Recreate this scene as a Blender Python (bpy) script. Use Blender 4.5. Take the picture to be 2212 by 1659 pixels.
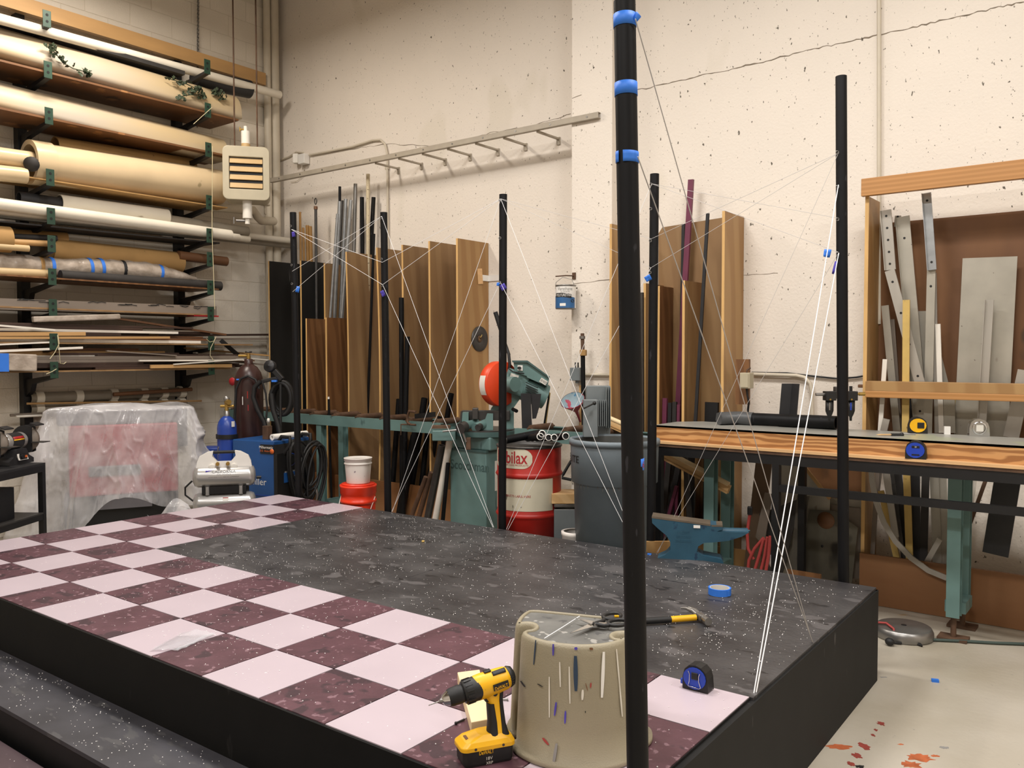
import bpy, bmesh, math, random
from mathutils import Vector, Matrix, Euler, noise
random.seed(7)
scn = bpy.context.scene
for o in list(bpy.data.objects): bpy.data.objects.remove(o)
COL = scn.collection
V = Vector

# ------------------------------------------------------------------ camera
F_PX, CAM = 1817.56, V((3.7206, -1.5135, 1.494))
YAW, PITCH, ROLL = math.radians(127.8467), math.radians(-2.0532), math.radians(0.0829)
_fw = V((math.cos(YAW)*math.cos(PITCH), math.sin(YAW)*math.cos(PITCH), math.sin(PITCH)))
_r0 = V((math.sin(YAW), -math.cos(YAW), 0)); _d0 = _fw.cross(_r0)
_r = math.cos(ROLL)*_r0 + math.sin(ROLL)*_d0
_d = -math.sin(ROLL)*_r0 + math.cos(ROLL)*_d0
cd = bpy.data.cameras.new('camera'); cam = bpy.data.objects.new('camera', cd); COL.objects.link(cam)
cd.sensor_fit = 'HORIZONTAL'; cd.sensor_width = 36; cd.lens = F_PX/2212*36; cd.clip_start = .05; cd.clip_end = 100
cam.matrix_world = Matrix(((_r.x, -_d.x, -_fw.x, CAM.x), (_r.y, -_d.y, -_fw.y, CAM.y), (_r.z, -_d.z, -_fw.z, CAM.z), (0, 0, 0, 1)))
scn.camera = cam
# survey helpers: where the sight line through a photo pixel meets a real plane of the room
def ray(x, y): return _r*((x-1106)/F_PX) + _d*((y-829.5)/F_PX) + _fw
def PZ(x, y, z): q = ray(x, y); return CAM + q*((z-CAM.z)/q.z)
def PY(x, y, Y): q = ray(x, y); return CAM + q*((Y-CAM.y)/q.y)
def PX(x, y, X): q = ray(x, y); return CAM + q*((X-CAM.x)/q.x)
def PD(x, y, d): return CAM + ray(x, y)*d
def depth(p): return (V(p)-CAM).dot(_fw)
TH = math.radians(1.2); PH = .43; TU = .3048
def pl(u, v, z=0): return V((math.cos(TH)*u*TU - math.sin(TH)*v*TU, math.sin(TH)*u*TU + math.cos(TH)*v*TU, PH+z))
def PU(x, y):  # onto the end face of the platform
    n = V((math.cos(TH), math.sin(TH), 0)); q = ray(x, y); return CAM + q*(n.dot(pl(9, 0)-CAM)/n.dot(q))

# ------------------------------------------------------------------ light
w = bpy.data.worlds.new('world'); scn.world = w; w.use_nodes = True
w.node_tree.nodes['Background'].inputs[0].default_value = (1, .93, .84, 1)
w.node_tree.nodes['Background'].inputs[1].default_value = .1
scn.view_settings.view_transform = 'Standard'; scn.view_settings.look = 'None'
scn.view_settings.exposure = -0.2; scn.view_settings.gamma = 1; scn.view_settings.use_curve_mapping = False
LIGHTS = [  # x, y, z, length, width, watts, turn, colour
    (-2.3, 1.5, 4.72, 1.2, .3, 105, 90, (1, .9, .79)),
    (.6, 1.0, 4.75, 1.2, .3, 120, 0, (1, .96, .92)),
    (3.1, 1.3, 4.75, 1.2, .3, 130, 0, (1, .96, .92)),
    (.4, -2.2, 4.75, 1.2, .3, 110, 0, (1, .96, .92)),
    (3.4, -2.2, 4.75, 1.2, .3, 130, 0, (1, .96, .92)),
    (6.2, .6, 4.75, 1.2, .3, 110, 0, (1, .96, .92)),
]
for k, (x, y, z, l, wd, p, a, c) in enumerate(LIGHTS):
    ld = bpy.data.lights.new('shop_lamp', 'AREA'); ld.shape = 'RECTANGLE'; ld.size = l; ld.size_y = wd; ld.energy = p; ld.color = c
    lo = bpy.data.objects.new('shop_lamp', ld); COL.objects.link(lo); lo.location = (x, y, z); lo.rotation_euler = (0, 0, math.radians(a))

# ------------------------------------------------------------------ mesh builder
class MB:
    def __init__(s): s.v = []; s.f = []; s.m = []; s.s = []
    def add(s, vs, fs, mi=0, sm=False):
        b = len(s.v); s.v += [V(p) for p in vs]
        for f in fs: s.f.append([b+i for i in f]); s.m.append(mi); s.s.append(sm)
        return s
    def box(s, c, size, rot=None, mi=0):
        h = V(size)/2; R = rot if rot is not None else Matrix.Identity(3)
        vs = [V(c) + R @ V((sx*h.x, sy*h.y, sz*h.z)) for sz in (-1, 1) for sx, sy in ((-1, -1), (1, -1), (1, 1), (-1, 1))]
        return s.add(vs, [(3, 2, 1, 0), (4, 5, 6, 7), (0, 1, 5, 4), (1, 2, 6, 5), (2, 3, 7, 6), (3, 0, 4, 7)], mi)
    def bb(s, a, b, mi=0):
        a, b = V(a), V(b); return s.box((a+b)/2, [abs(x) for x in (b-a)], None, mi)
    def beam(s, a, b, wd, ht, up=(0, 0, 1), mi=0):  # bar from a to b, wd sideways, ht along up
        a, b = V(a), V(b); d = (b-a); L = d.length; d.normalize(); up = V(up)
        sd = d.cross(up); sd.normalize(); u2 = sd.cross(d)
        return s.box((a+b)/2, (L, wd, ht), Matrix((d, sd, u2)).transposed(), mi)
    def prism(s, poly, o, ux, uy, dv, mi=0, sm=False):
        o, ux, uy, dv = V(o), V(ux), V(uy), V(dv); n = len(poly)
        if ux.cross(uy).dot(dv) < 0: poly = poly[::-1]
        a = [o + ux*p[0] + uy*p[1] for p in poly]; vs = a + [p+dv for p in a]
        s.add(vs, [list(range(n))[::-1], list(range(n, 2*n))], mi)
        return s.add(vs, [(i, (i+1) % n, n+(i+1) % n, n+i) for i in range(n)], mi, sm)
    def tube(s, pts, r, n=8, cap=True, mi=0, closed=False):
        pts = [V(p) for p in pts]; N = len(pts); rs = r if isinstance(r, (list, tuple)) else [r]*N
        vs = []; ref = None
        for i, p in enumerate(pts):
            t = (pts[(i+1) % N]-pts[i-1]) if closed else (pts[min(i+1, N-1)]-pts[max(i-1, 0)])
            if t.length < 1e-9: t = V((0, 0, 1))
            t.normalize()
            if ref is None: ref = t.orthogonal()
            ref = ref - t*ref.dot(t); ref.normalize(); bn = t.cross(ref)
            vs += [p + (ref*math.cos(2*math.pi*k/n) + bn*math.sin(2*math.pi*k/n))*rs[i] for k in range(n)]
        fs = [(i*n+k, i*n+(k+1) % n, ((i+1) % N)*n+(k+1) % n, ((i+1) % N)*n+k) for i in range(N if closed else N-1) for k in range(n)]
        s.add(vs, fs, mi, True)
        if cap and not closed:
            s.add(vs[:n], [list(range(n))[::-1]], mi); s.add(vs[-n:], [list(range(n))], mi)
        return s
    def lathe(s, prof, c, axis=(0, 0, 1), n=28, mi=0, sm=True, ref=None):  # prof: list of (radius, height)
        c, ax = V(c), V(axis).normalized(); u = V(ref) if ref else ax.orthogonal(); u = (u-ax*u.dot(ax)).normalized(); wv = ax.cross(u)
        vs = []; N = len(prof)
        for r, h in prof: vs += [c + ax*h + (u*math.cos(2*math.pi*k/n) + wv*math.sin(2*math.pi*k/n))*max(r, 1e-5) for k in range(n)]
        return s.add(vs, [(i*n+k, i*n+(k+1) % n, (i+1)*n+(k+1) % n, (i+1)*n+k) for i in range(N-1) for k in range(n)], mi, sm)
    def cyl(s, a, b, r, n=20, mi=0, r2=None):
        a, b = V(a), V(b); L = (b-a).length; r2 = r if r2 is None else r2
        s.lathe([(r, 0), (r2, L)], a, b-a, n, mi)
        s.lathe([(0, 0), (r, 0)], a, b-a, n, mi, False); return s.lathe([(r2, L), (0, L)], a, b-a, n, mi, False)
    def pipe(s, a, b, r, ri, n=20, mi=0):
        a, b = V(a), V(b); L = (b-a).length
        return (s.lathe([(r, 0), (r, L)], a, b-a, n, mi).lathe([(r, L), (ri, L)], a, b-a, n, mi, False)
                .lathe([(ri, L), (ri, 0)], a, b-a, n, mi).lathe([(ri, 0), (r, 0)], a, b-a, n, mi, False))
    def grid(s, fn, nu, nv, mi=0, sm=True, closed=False):
        vs = [fn(i/(nu-1), j/(nv-1)) for j in range(nv) for i in range(nu)]
        return s.add(vs, [(j*nu+i, j*nu+i+1, (j+1)*nu+i+1, (j+1)*nu+i) for j in range(nv-1) for i in range(nu-1)], mi, sm)
    def ball(s, c, r, n=12, mi=0, sc=(1, 1, 1)):
        c = V(c)
        def fn(a, b):
            th, ph = a*2*math.pi, (b-.5)*math.pi
            return c + V((math.cos(th)*math.cos(ph)*r*sc[0], math.sin(th)*math.cos(ph)*r*sc[1], math.sin(ph)*r*sc[2]))
        return s.grid(fn, n+1, n//2+1, mi)
    def build(s, name, mat, parent=None, bevel=0, solid=0, sub=0):
        if parent is not None: off = OFF[parent.name]
        else:
            lo = [min(p[i] for p in s.v) for i in range(3)]; hi = [max(p[i] for p in s.v) for i in range(3)]
            off = V(((lo[0]+hi[0])/2, (lo[1]+hi[1])/2, lo[2]))
        me = bpy.data.meshes.new(name); me.from_pydata([p-off for p in s.v], [], s.f)
        for mm in (mat if isinstance(mat, (list, tuple)) else [mat]): me.materials.append(mm)
        me.polygons.foreach_set('material_index', s.m); me.polygons.foreach_set('use_smooth', s.s); me.update()
        o = bpy.data.objects.new(name, me); COL.objects.link(o)
        if parent is not None: o.parent = parent
        else: o.location = off
        OFF[o.name] = off
        if solid: md = o.modifiers.new('solid', 'SOLIDIFY'); md.thickness = solid; md.offset = 0
        if bevel: md = o.modifiers.new('bevel', 'BEVEL'); md.width = bevel; md.segments = 2; md.limit_method = 'ANGLE'; md.angle_limit = math.radians(40)
        if sub: md = o.modifiers.new('sub', 'SUBSURF'); md.levels = sub; md.render_levels = sub
        return o
OFF = {}
def tag(o, label, cat, group=None, kind=None):
    o['label'] = label; o['category'] = cat
    if group: o['group'] = group
    if kind: o['kind'] = kind
    return o
def thing(name, label, cat, loc, group=None):
    o = bpy.data.objects.new(name, None); COL.objects.link(o); o.location = loc; o.empty_display_size = .05; OFF[o.name] = V(loc)
    return tag(o, label, cat, group)
def struct(o): o['kind'] = 'structure'; return o
def copy_thing(o, delta, label, group=None):
    c = o.copy(); COL.objects.link(c); c.location = V(o.location)+V(delta); c['label'] = label; OFF[c.name] = OFF[o.name]+V(delta)
    if group: c['group'] = group
    for ch in o.children:
        k = ch.copy(); COL.objects.link(k); k.parent = c; OFF[k.name] = OFF[c.name]
        for g in ch.children:
            q = g.copy(); COL.objects.link(q); q.parent = k; OFF[q.name] = OFF[c.name]
    return c
def part_label(o, t): o['label'] = t; return o
def text(s, fn, mat, parent, h=1.0, name='lettering', bold=0, wide=None):
    cu = bpy.data.curves.new('t', 'FONT'); cu.body = s; cu.align_x = 'CENTER'; cu.align_y = 'CENTER'; cu.offset = bold; cu.resolution_u = 3
    t = bpy.data.objects.new('t', cu); COL.objects.link(t)
    bpy.context.view_layer.update()
    me = bpy.data.meshes.new_from_object(t.evaluated_get(bpy.context.evaluated_depsgraph_get()))
    xs = [v.co.x for v in me.vertices] or [0, 1]; W = max(xs)-min(xs); cx = (max(xs)+min(xs))/2
    ys = [v.co.y for v in me.vertices] or [0, 1]; cy = (max(ys)+min(ys))/2; hh = max(ys)-min(ys)
    kx = h/hh if wide is None else wide/W
    mb = MB(); mb.add([fn((v.co.x-cx)*kx, (v.co.y-cy)*h/hh) for v in me.vertices], [list(p.vertices) for p in me.polygons])
    bpy.data.objects.remove(t); bpy.data.curves.remove(cu); bpy.data.meshes.remove(me)
    return mb.build(name, mat, parent)
def flat(o, ux, uy):
    o, ux, uy = V(o), V(ux).normalized(), V(uy).normalized()
    return lambda x, y: o + ux*x + uy*y
def rz(a): return Matrix.Rotation(math.radians(a), 3, 'Z')
def dirz(a): return V((math.cos(math.radians(a)), math.sin(math.radians(a)), 0))

# ------------------------------------------------------------------ materials
def lin(h):
    c = [int(h[i:i+2], 16)/255 for i in (0, 2, 4)]
    return tuple(x/12.92 if x <= .04045 else ((x+.055)/1.055)**2.4 for x in c)
def M(name, col, rough=.6, metal=0, var=.12, scale=8, stretch=(1, 1, 1), col2=None, bump=0, bscale=None, spots=(), grain=None, alpha=None, trans=0, spec=.5, dist=0, coat=0, detail=5, band='DIAGONAL'):
    m = bpy.data.materials.new(name); m.use_nodes = True; nt = m.node_tree; N = nt.nodes; L = nt.links; b = N['Principled BSDF']
    c = lin(col); c2 = lin(col2) if col2 else None
    tc = N.new('ShaderNodeTexCoord'); mp = N.new('ShaderNodeMapping'); mp.inputs['Scale'].default_value = stretch; L.new(tc.outputs['Object'], mp.inputs[0])
    nz = N.new('ShaderNodeTexNoise'); nz.inputs['Scale'].default_value = scale; nz.inputs['Detail'].default_value = detail; nz.inputs['Distortion'].default_value = dist; L.new(mp.outputs[0], nz.inputs['Vector'])
    cr = N.new('ShaderNodeValToRGB'); L.new(nz.outputs[0], cr.inputs[0])
    e = cr.color_ramp.elements; e[0].position = .3; e[1].position = .7
    e[0].color = (*[x*(1-var) for x in (c2 or c)], 1) if not c2 else (*c2, 1)
    e[1].color = (*[min(1, x*(1+var)) for x in c], 1) if not c2 else (*c, 1)
    out = cr.outputs[0]
    if grain:  # (colour, wave scale, distortion, strength, stretch)
        gc, gs, gd, gk, gst = grain
        mp2 = N.new('ShaderNodeMapping'); mp2.inputs['Scale'].default_value = gst; L.new(tc.outputs['Object'], mp2.inputs[0])
        wv = N.new('ShaderNodeTexWave'); (setattr(wv, 'bands_direction', band)); wv.inputs['Scale'].default_value = gs; wv.inputs['Distortion'].default_value = gd; wv.inputs['Detail'].default_value = 3; wv.inputs['Detail Scale'].default_value = .7; L.new(mp2.outputs[0], wv.inputs['Vector'])
        r2 = N.new('ShaderNodeValToRGB'); L.new(wv.outputs[1], r2.inputs[0]); r2.color_ramp.elements[0].position = .35; r2.color_ramp.elements[0].color = (gk, gk, gk, 1); r2.color_ramp.elements[1].position = .75; r2.color_ramp.elements[1].color = (0, 0, 0, 1)
        mx = N.new('ShaderNodeMixRGB'); L.new(r2.outputs[0], mx.inputs[0]); L.new(out, mx.inputs[1]); mx.inputs[2].default_value = (*lin(gc), 1); out = mx.outputs[0]
    for sc, ss, thr, sst in spots:  # colour, scale, threshold, stretch
        mp3 = N.new('ShaderNodeMapping'); mp3.inputs['Scale'].default_value = sst; mp3.inputs['Location'].default_value = (ss*.37, ss*.11, .3); L.new(tc.outputs['Object'], mp3.inputs[0])
        n3 = N.new('ShaderNodeTexNoise'); n3.inputs['Scale'].default_value = ss; n3.inputs['Detail'].default_value = 3; L.new(mp3.outputs[0], n3.inputs['Vector'])
        r3 = N.new('ShaderNodeValToRGB'); L.new(n3.outputs[0], r3.inputs[0]); r3.color_ramp.elements[0].position = thr; r3.color_ramp.elements[0].color = (0, 0, 0, 1); r3.color_ramp.elements[1].position = thr+.035; r3.color_ramp.elements[1].color = (1, 1, 1, 1)
        mx = N.new('ShaderNodeMixRGB'); L.new(r3.outputs[0], mx.inputs[0]); L.new(out, mx.inputs[1]); mx.inputs[2].default_value = (*lin(sc), 1); out = mx.outputs[0]
    L.new(out, b.inputs['Base Color'])
    b.inputs['Roughness'].default_value = rough; b.inputs['Metallic'].default_value = metal; b.inputs['Specular IOR Level'].default_value = spec
    if coat: b.inputs['Coat Weight'].default_value = coat
    if alpha is not None: b.inputs['Alpha'].default_value = alpha
    if trans: b.inputs['Transmission Weight'].default_value = trans
    if bump:
        bp = N.new('ShaderNodeBump'); bp.inputs['Strength'].default_value = bump; bp.inputs['Distance'].default_value = .01
        n4 = N.new('ShaderNodeTexNoise'); n4.inputs['Scale'].default_value = bscale or scale*6; n4.inputs['Detail'].default_value = 4; L.new(mp.outputs[0], n4.inputs['Vector'])
        L.new(n4.outputs[0], bp.inputs['Height']); L.new(bp.outputs[0], b.inputs['Normal'])
    return m
PIT = ('5d554a', 34, .70, (1, 1, .6))
m_wall = M('wall_paint', 'e4dbcf', .75, var=.03, scale=1.5, bump=.25, bscale=60, spots=[('dfd6c8', 1.3, .62, (1, 1, .5)), PIT, ('5d554a', 75, .70, (1, 1, .6))])
m_block = M('block_paint', 'dcd3c4', .7, var=.04, scale=3, bump=.35, bscale=70)
m_mortar = M('mortar_paint', 'cfc6b6', .8, var=.03)
m_ceil = M('ceiling_paint', '8f8778', .9, var=.05)
m_crack = M('crack_seam', '8a7f70', .9, var=.3, scale=40)  # darker tone of the wall's cracks and form seams
m_floor = M('floor_concrete', 'bdb6a9', .36, var=.10, scale=1.6, bump=.12, bscale=30, col2='a59c8a', spots=[('b79a70', 3.2, .70, (1, 1, 1)), ('8f8a80', 40, .73, (1, 1, 1))])
m_stain = M('paint_stain', 'b0603c', .4, var=.25, scale=30)
m_stain2 = M('red_paint_stain', '8e4038', .4, var=.25, scale=30)
m_tilew = M('tile_pale', 'bcaeb6', .33, var=.04, scale=3, spots=[('efe8ea', 60, .72, (1, 1, 1))])
m_tiled = M('tile_maroon', '563941', .4, var=.22, scale=7, spots=[('3f2d34', 9, .58, (1, 1, 1)), ('80636b', 34, .62, (1, 1, 1))], bump=.1)
m_deck = M('deck_black', '4b4a4b', .40, var=.2, scale=3.2, stretch=(1, 1.4, 1), col2='2d2c2e', spots=[('575556', 6, .60, (1, 1.6, 1)), ('242426', 9, .64, (1, 1.8, 1))], bump=.25, bscale=40)
m_skirt = M('skirt_black', '090909', .6, spec=.25, var=.3, scale=6, spots=[('232222', 12, .68, (1, 1, .3))])
m_skirtg = M('skirt_charcoal', '191919', .7, spec=.3, var=.2, scale=6, spots=[('454443', 14, .70, (1, 1, .3))])
m_step = M('step_charcoal', '3c3b40', .5, var=.25, scale=6, spots=[('4a494b', 9, .62, (1, 3, 1))])
m_low = M('lower_step_paint', '43353a', .5, var=.2, scale=6, spots=[('5c4b51', 30, .64, (1, 1, 1))])
m_bead = M('white_bead', 'f2efec', .3, var=.02)
m_pole = M('black_steel', '0d0d0f', .55, var=.4, scale=14, stretch=(1, 1, .3), spots=[('2c2c30', 50, .68, (1, 1, .25))], spec=.22)
m_black = M('black_paint', '0e0e10', .5, var=.3)
m_rubber = M('black_rubber', '131314', .6, var=.2)
m_char = M('charcoal_metal', '2b2b2d', .5, var=.2, metal=.3)
m_blue_tape = M('blue_tape', '2d73d6', .6, var=.06)
m_purple_tape = M('violet_tape', '4b3fa5', .6, var=.15)
m_wire = M('white_string', 'e9e9ea', .6, var=.03)
m_wire2 = M('grey_string', 'b9b6b4', .6, var=.05)
m_twine = M('twine', 'cfc5a0', .8, var=.1)
PLYG = ('7a4f24', 5, 5, .30, (1, 1, .16))
m_ply = M('plywood_tan', 'a08056', .55, var=.15, scale=2.2, stretch=(1, 1, .35), col2='846645', grain=('6d4b28', 4, 6, .28, (1, 1, .12)), spots=[('5c3b1c', 3, .72, (1, 1, .6))])
m_ply2 = M('plywood_honey', 'b08c5c', .5, var=.12, scale=2, stretch=(1, 1, .3), col2='9a774a', grain=('7d5022', 4, 7, .35, (1, 1, .12)))
m_ply3 = M('plywood_red', '8a6039', .55, var=.2, scale=2.5, stretch=(1, 1, .3), col2='6b4728', grain=('4c2c12', 7, 9, .45, (1, 1, .15)))
m_plyd = M('plywood_dark', '7f5733', .6, var=.2, scale=2.2, stretch=(1, 1, .3), col2='5e3c20', spots=[('47321f', 3.2, .62, (1, 1, .5)), ('96693f', 6, .66, (1, 1, .2))])
m_edge = M('plywood_edge', 'd0a76b', .6, var=.15, scale=20, stretch=(1, 1, .2))
m_fir = M('fir_plywood', 'c99a66', .45, var=.1, scale=3, col2='bd8a55', grain=('8c5c32', 2.3, 15, .85, (1.1, 1, 4.5)), band='Z')
m_kick = M('kick_ply', '946a46', .5, var=.2, scale=3, stretch=(.4, 1, 1.5), col2='845834', spots=[('a87a4c', 2.2, .66, (.4, 1, 1))])
m_fir_e = M('fir_edge', 'd6ad7c', .6, var=.12, scale=10, stretch=(.3, 1, 4))
m_pine = M('pine', 'dcb783', .55, var=.12, scale=5, stretch=(.4, .4, 3), grain=('b98c54', 6, 4, .4, (.2, 1, 1)))
m_pinelight = M('pine_pale', 'ead1a6', .55, var=.1, scale=6, stretch=(1, .3, 1))
m_rail = M('rail_wood', 'b98650', .5, var=.1, scale=5, stretch=(.25, 1, 2), grain=('94652f', 3, 4, .4, (.15, 1, 4)), band='Z', spots=[('5a4630', 5, .72, (.6, 1, 1))])
m_blackply = M('black_plywood', '151514', .5, var=.4, scale=8, stretch=(1, 1, .2), spots=[('4a4946', 18, .72, (1, 1, .12))])
m_teal = M('teal_machine', '64827f', .45, var=.1, scale=6, spots=[('4d6664', 8, .68, (1, 1, .4))], metal=.1)
m_teald = M('teal_dark', '3d5654', .5, var=.15, scale=6)
m_orange = M('orange_guard', 'd8431c', .4, var=.08)
m_steel = M('bare_steel', '8d8b88', .35, metal=.8, var=.15, scale=12, stretch=(1, 1, .3))
m_dsteel = M('dark_steel', '4c4a48', .45, metal=.6, var=.25, scale=12)
m_rust = M('rusty_steel', '5c4433', .7, var=.35, scale=14, metal=.2)
m_alu = M('aluminium', 'b2ada4', .42, metal=.55, var=.12, scale=8, stretch=(1, 1, .25), spots=[('8b8478', 10, .66, (1, 1, .4))])
m_alus = M('aluminium_sheet', 'a9a498', .45, metal=.45, var=.12, scale=5, spots=[('7f776a', 6, .64, (1, 1, .6)), ('6a6258', 40, .74, (1, 1, 1))])
m_strut = M('strut_paint', 'a69c8c', .5, var=.08)
m_elbow = M('grey_elbow', '4c4e50', .45, var=.15)
m_galv = M('galvanised', 'a9adb0', .35, metal=.7, var=.15, scale=15)
m_chrome = M('chrome', 'cfcfcf', .12, metal=1, var=.03)
m_red = M('drum_red', 'a3241d', .38, var=.15, scale=6, spots=[('5e1a15', 14, .70, (1, 1, 1))])
m_cream = M('drum_cream', 'c9c2ac', .5, var=.08, scale=5, spots=[('6e6757', 22, .67, (1, 1, .6))])
m_redtxt = M('red_lettering', 'a31f25', .5, var=.05)
m_white = M('white_paint', 'e6e3dd', .5, var=.04)
m_label = M('white_label', 'dcd8cf', .5, var=.05)
m_blackink = M('black_ink', '171717', .6, var=.05)
m_greyink = M('grey_ink', '8d8b88', .6, var=.1)
m_can = M('grey_bin_plastic', '6c777e', .5, var=.1, scale=5, spots=[('7d858a', 30, .74, (1, 1, .5))])
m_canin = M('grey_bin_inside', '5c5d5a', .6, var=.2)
m_orangepail = M('orange_pail', 'e2391d', .35, var=.05)
m_pailw = M('white_pail', 'd9d3cc', .45, var=.05, spots=[('8c7f86', 25, .66, (1, 1, .5)), ('4b3c3f', 40, .72, (1, 1, .5))])
m_cream_t = M('cream_tube', 'cdb793', .3, var=.08, scale=3, spots=[('a08e6c', 5, .68, (1, 1, 1))])
m_roll = M('tan_roll', 'bfa67c', .5, var=.07, scale=3, stretch=(1, .3, 1))
m_rolls = M('roll_shell', 'bca67f', .42, var=.1, scale=2.5, stretch=(1, .3, 1), col2='a6a096', spots=[('8f8f92', 4, .70, (1, .5, 1))])
m_card = M('cardboard', 'a5814f', .8, var=.1, scale=5, spots=[('6d5230', 14, .7, (1, 1, 1))])
m_pvc = M('white_pvc', 'ddd6c6', .35, var=.05, scale=5, spots=[('a89f8d', 10, .68, (1, .3, 1))])
m_pvcg = M('grey_pvc', '8d8577', .4, var=.1)
m_green = M('green_bracket', '1e3b2c', .5, var=.2)
m_greenh = M('hole_dark', '0b0f0d', .8, var=.1)
m_paper = M('paper_white', 'ece9e2', .6, var=.03)
m_wrap = M('poly_wrap', 'b8aca0', .18, var=.15, scale=12, bump=.5, bscale=25, col2='8f8376', coat=.5)
m_dark = M('dark_fabric', '2b2826', .7, var=.25, scale=10)
m_walnut = M('walnut_strip', '3b2a22', .55, var=.3, scale=6, stretch=(1, .2, 1))
m_brown = M('brown_strip', '6d4a30', .55, var=.25, scale=6, stretch=(1, .2, 1))
m_greystrip = M('weathered_strip', '7a6f64', .6, var=.2, scale=6, stretch=(1, .2, 1))
m_tanstrip = M('tan_strip', 'b58e5c', .55, var=.15, scale=6, stretch=(1, .2, 1))
m_whitestrip = M('white_strip', 'e0dacf', .5, var=.05)
m_heater = M('heater_beige', 'b3aa92', .45, var=.06)
m_louver = M('louver_tan', 'c0a273', .45, var=.06)
m_pipew = M('painted_pipe', 'c9bfac', .5, var=.06)
m_insul = M('white_insulation', 'e6e2d8', .6, var=.04)
m_ivy = M('ivy_leaf', '3d4a33', .6, var=.4, scale=30, col2='2a3524')
m_poly = None
m_redm = M('machine_red', 'a52a35', .5, var=.15, scale=4)
m_machg = M('machine_grey', '6f6d72', .5, var=.1)
m_blue = M('welder_blue', '1d4c86', .4, var=.1, scale=5)
m_cylb = M('cylinder_blue', '203f93', .35, var=.08)
m_cylr = M('cylinder_brown', '3a2421', .35, var=.12, scale=8, spots=[('5a4742', 14, .7, (1, 1, .4))])
m_brass = M('brass', 'a98a4a', .35, metal=.7, var=.15)
m_silver = M('silver_paint', 'b4b2b0', .28, metal=.55, var=.03)
m_yellow = M('tool_yellow', 'eab010', .4, var=.06, scale=10, spots=[('8a6a1c', 60, .71, (1, 1, 1))])
m_tblack = M('tool_black', '151516', .5, var=.15)
m_tblue = M('tape_blue', '1b3fae', .35, var=.08)
m_stool = M('stool_plastic', '928973', .5, var=.05, scale=4, bump=.15, bscale=250)
m_pad = M('stool_pad', '64635f', .7, var=.25, scale=14, spots=[('94918b', 26, .62, (1, 1, 1)), ('4b4a49', 30, .66, (1, 1, 1))])
m_dred = M('funnel_red', '9c2136', .4, var=.1)
m_funin = M('funnel_paint', '8fa3ab', .5, var=.1, scale=22, spots=[('b0485a', 16, .58, (1, 1, 1)), ('4f7fa0', 20, .62, (1, 1, 1))])
m_anvil = M('anvil_blue', '254c60', .5, var=.15, scale=9, spots=[('16324a', 12, .66, (1, 1, 1))])
m_anvtop = M('anvil_steel', '6d6255', .5, metal=.4, var=.2)
m_gbox = M('grey_box', '737a7c', .5, var=.08)
m_ruler = M('yellow_rule', 'c2a45e', .6, var=.1, scale=12, spots=[('6c5a30', 50, .69, (2, 1, .4))])
m_purple = M('purple_metal', '6b3249', .45, var=.12, metal=.1)
m_bamboo = M('bamboo', 'a97f45', .5, var=.15)
m_birch = M('birch_bark', 'c7b99b', .7, var=.15, scale=20, stretch=(1, 1, .3), spots=[('5c4d38', 30, .64, (1, 1, 3))])
m_redcord = M('red_cord', 'a03c38', .6, var=.1)
m_grncord = M('green_cord', '3c4a44', .6, var=.1)
m_topgrey = M('bench_top_grey', 'a3a39c', .35, metal=.2, var=.1, scale=3, spots=[('aab09a', 2, .6, (1, 1, 1))])
m_galvplate = M('mill_plate', '6b665c', .5, metal=.35, var=.2, scale=4, spots=[('3a3732', 3, .62, (1, 1, 1))])
m_platerust = M('oiled_plate', '6f6a5c', .5, metal=.2, var=.3, scale=3, col2='45423a', spots=[('8a8372', 5, .66, (1, 1, .5)), ('2e2b26', 3, .62, (1, 1, .6))])
m_oil = M('pale_drip', 'd8d2c6', .5, var=.04)
m_bluepaint = M('navy_drip', '22384f', .45, var=.1)
m_orangeplain = M('switch_orange', 'd4672a', .4, var=.05)  # plain orange of the grinder switch and the welder's badge and print
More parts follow.
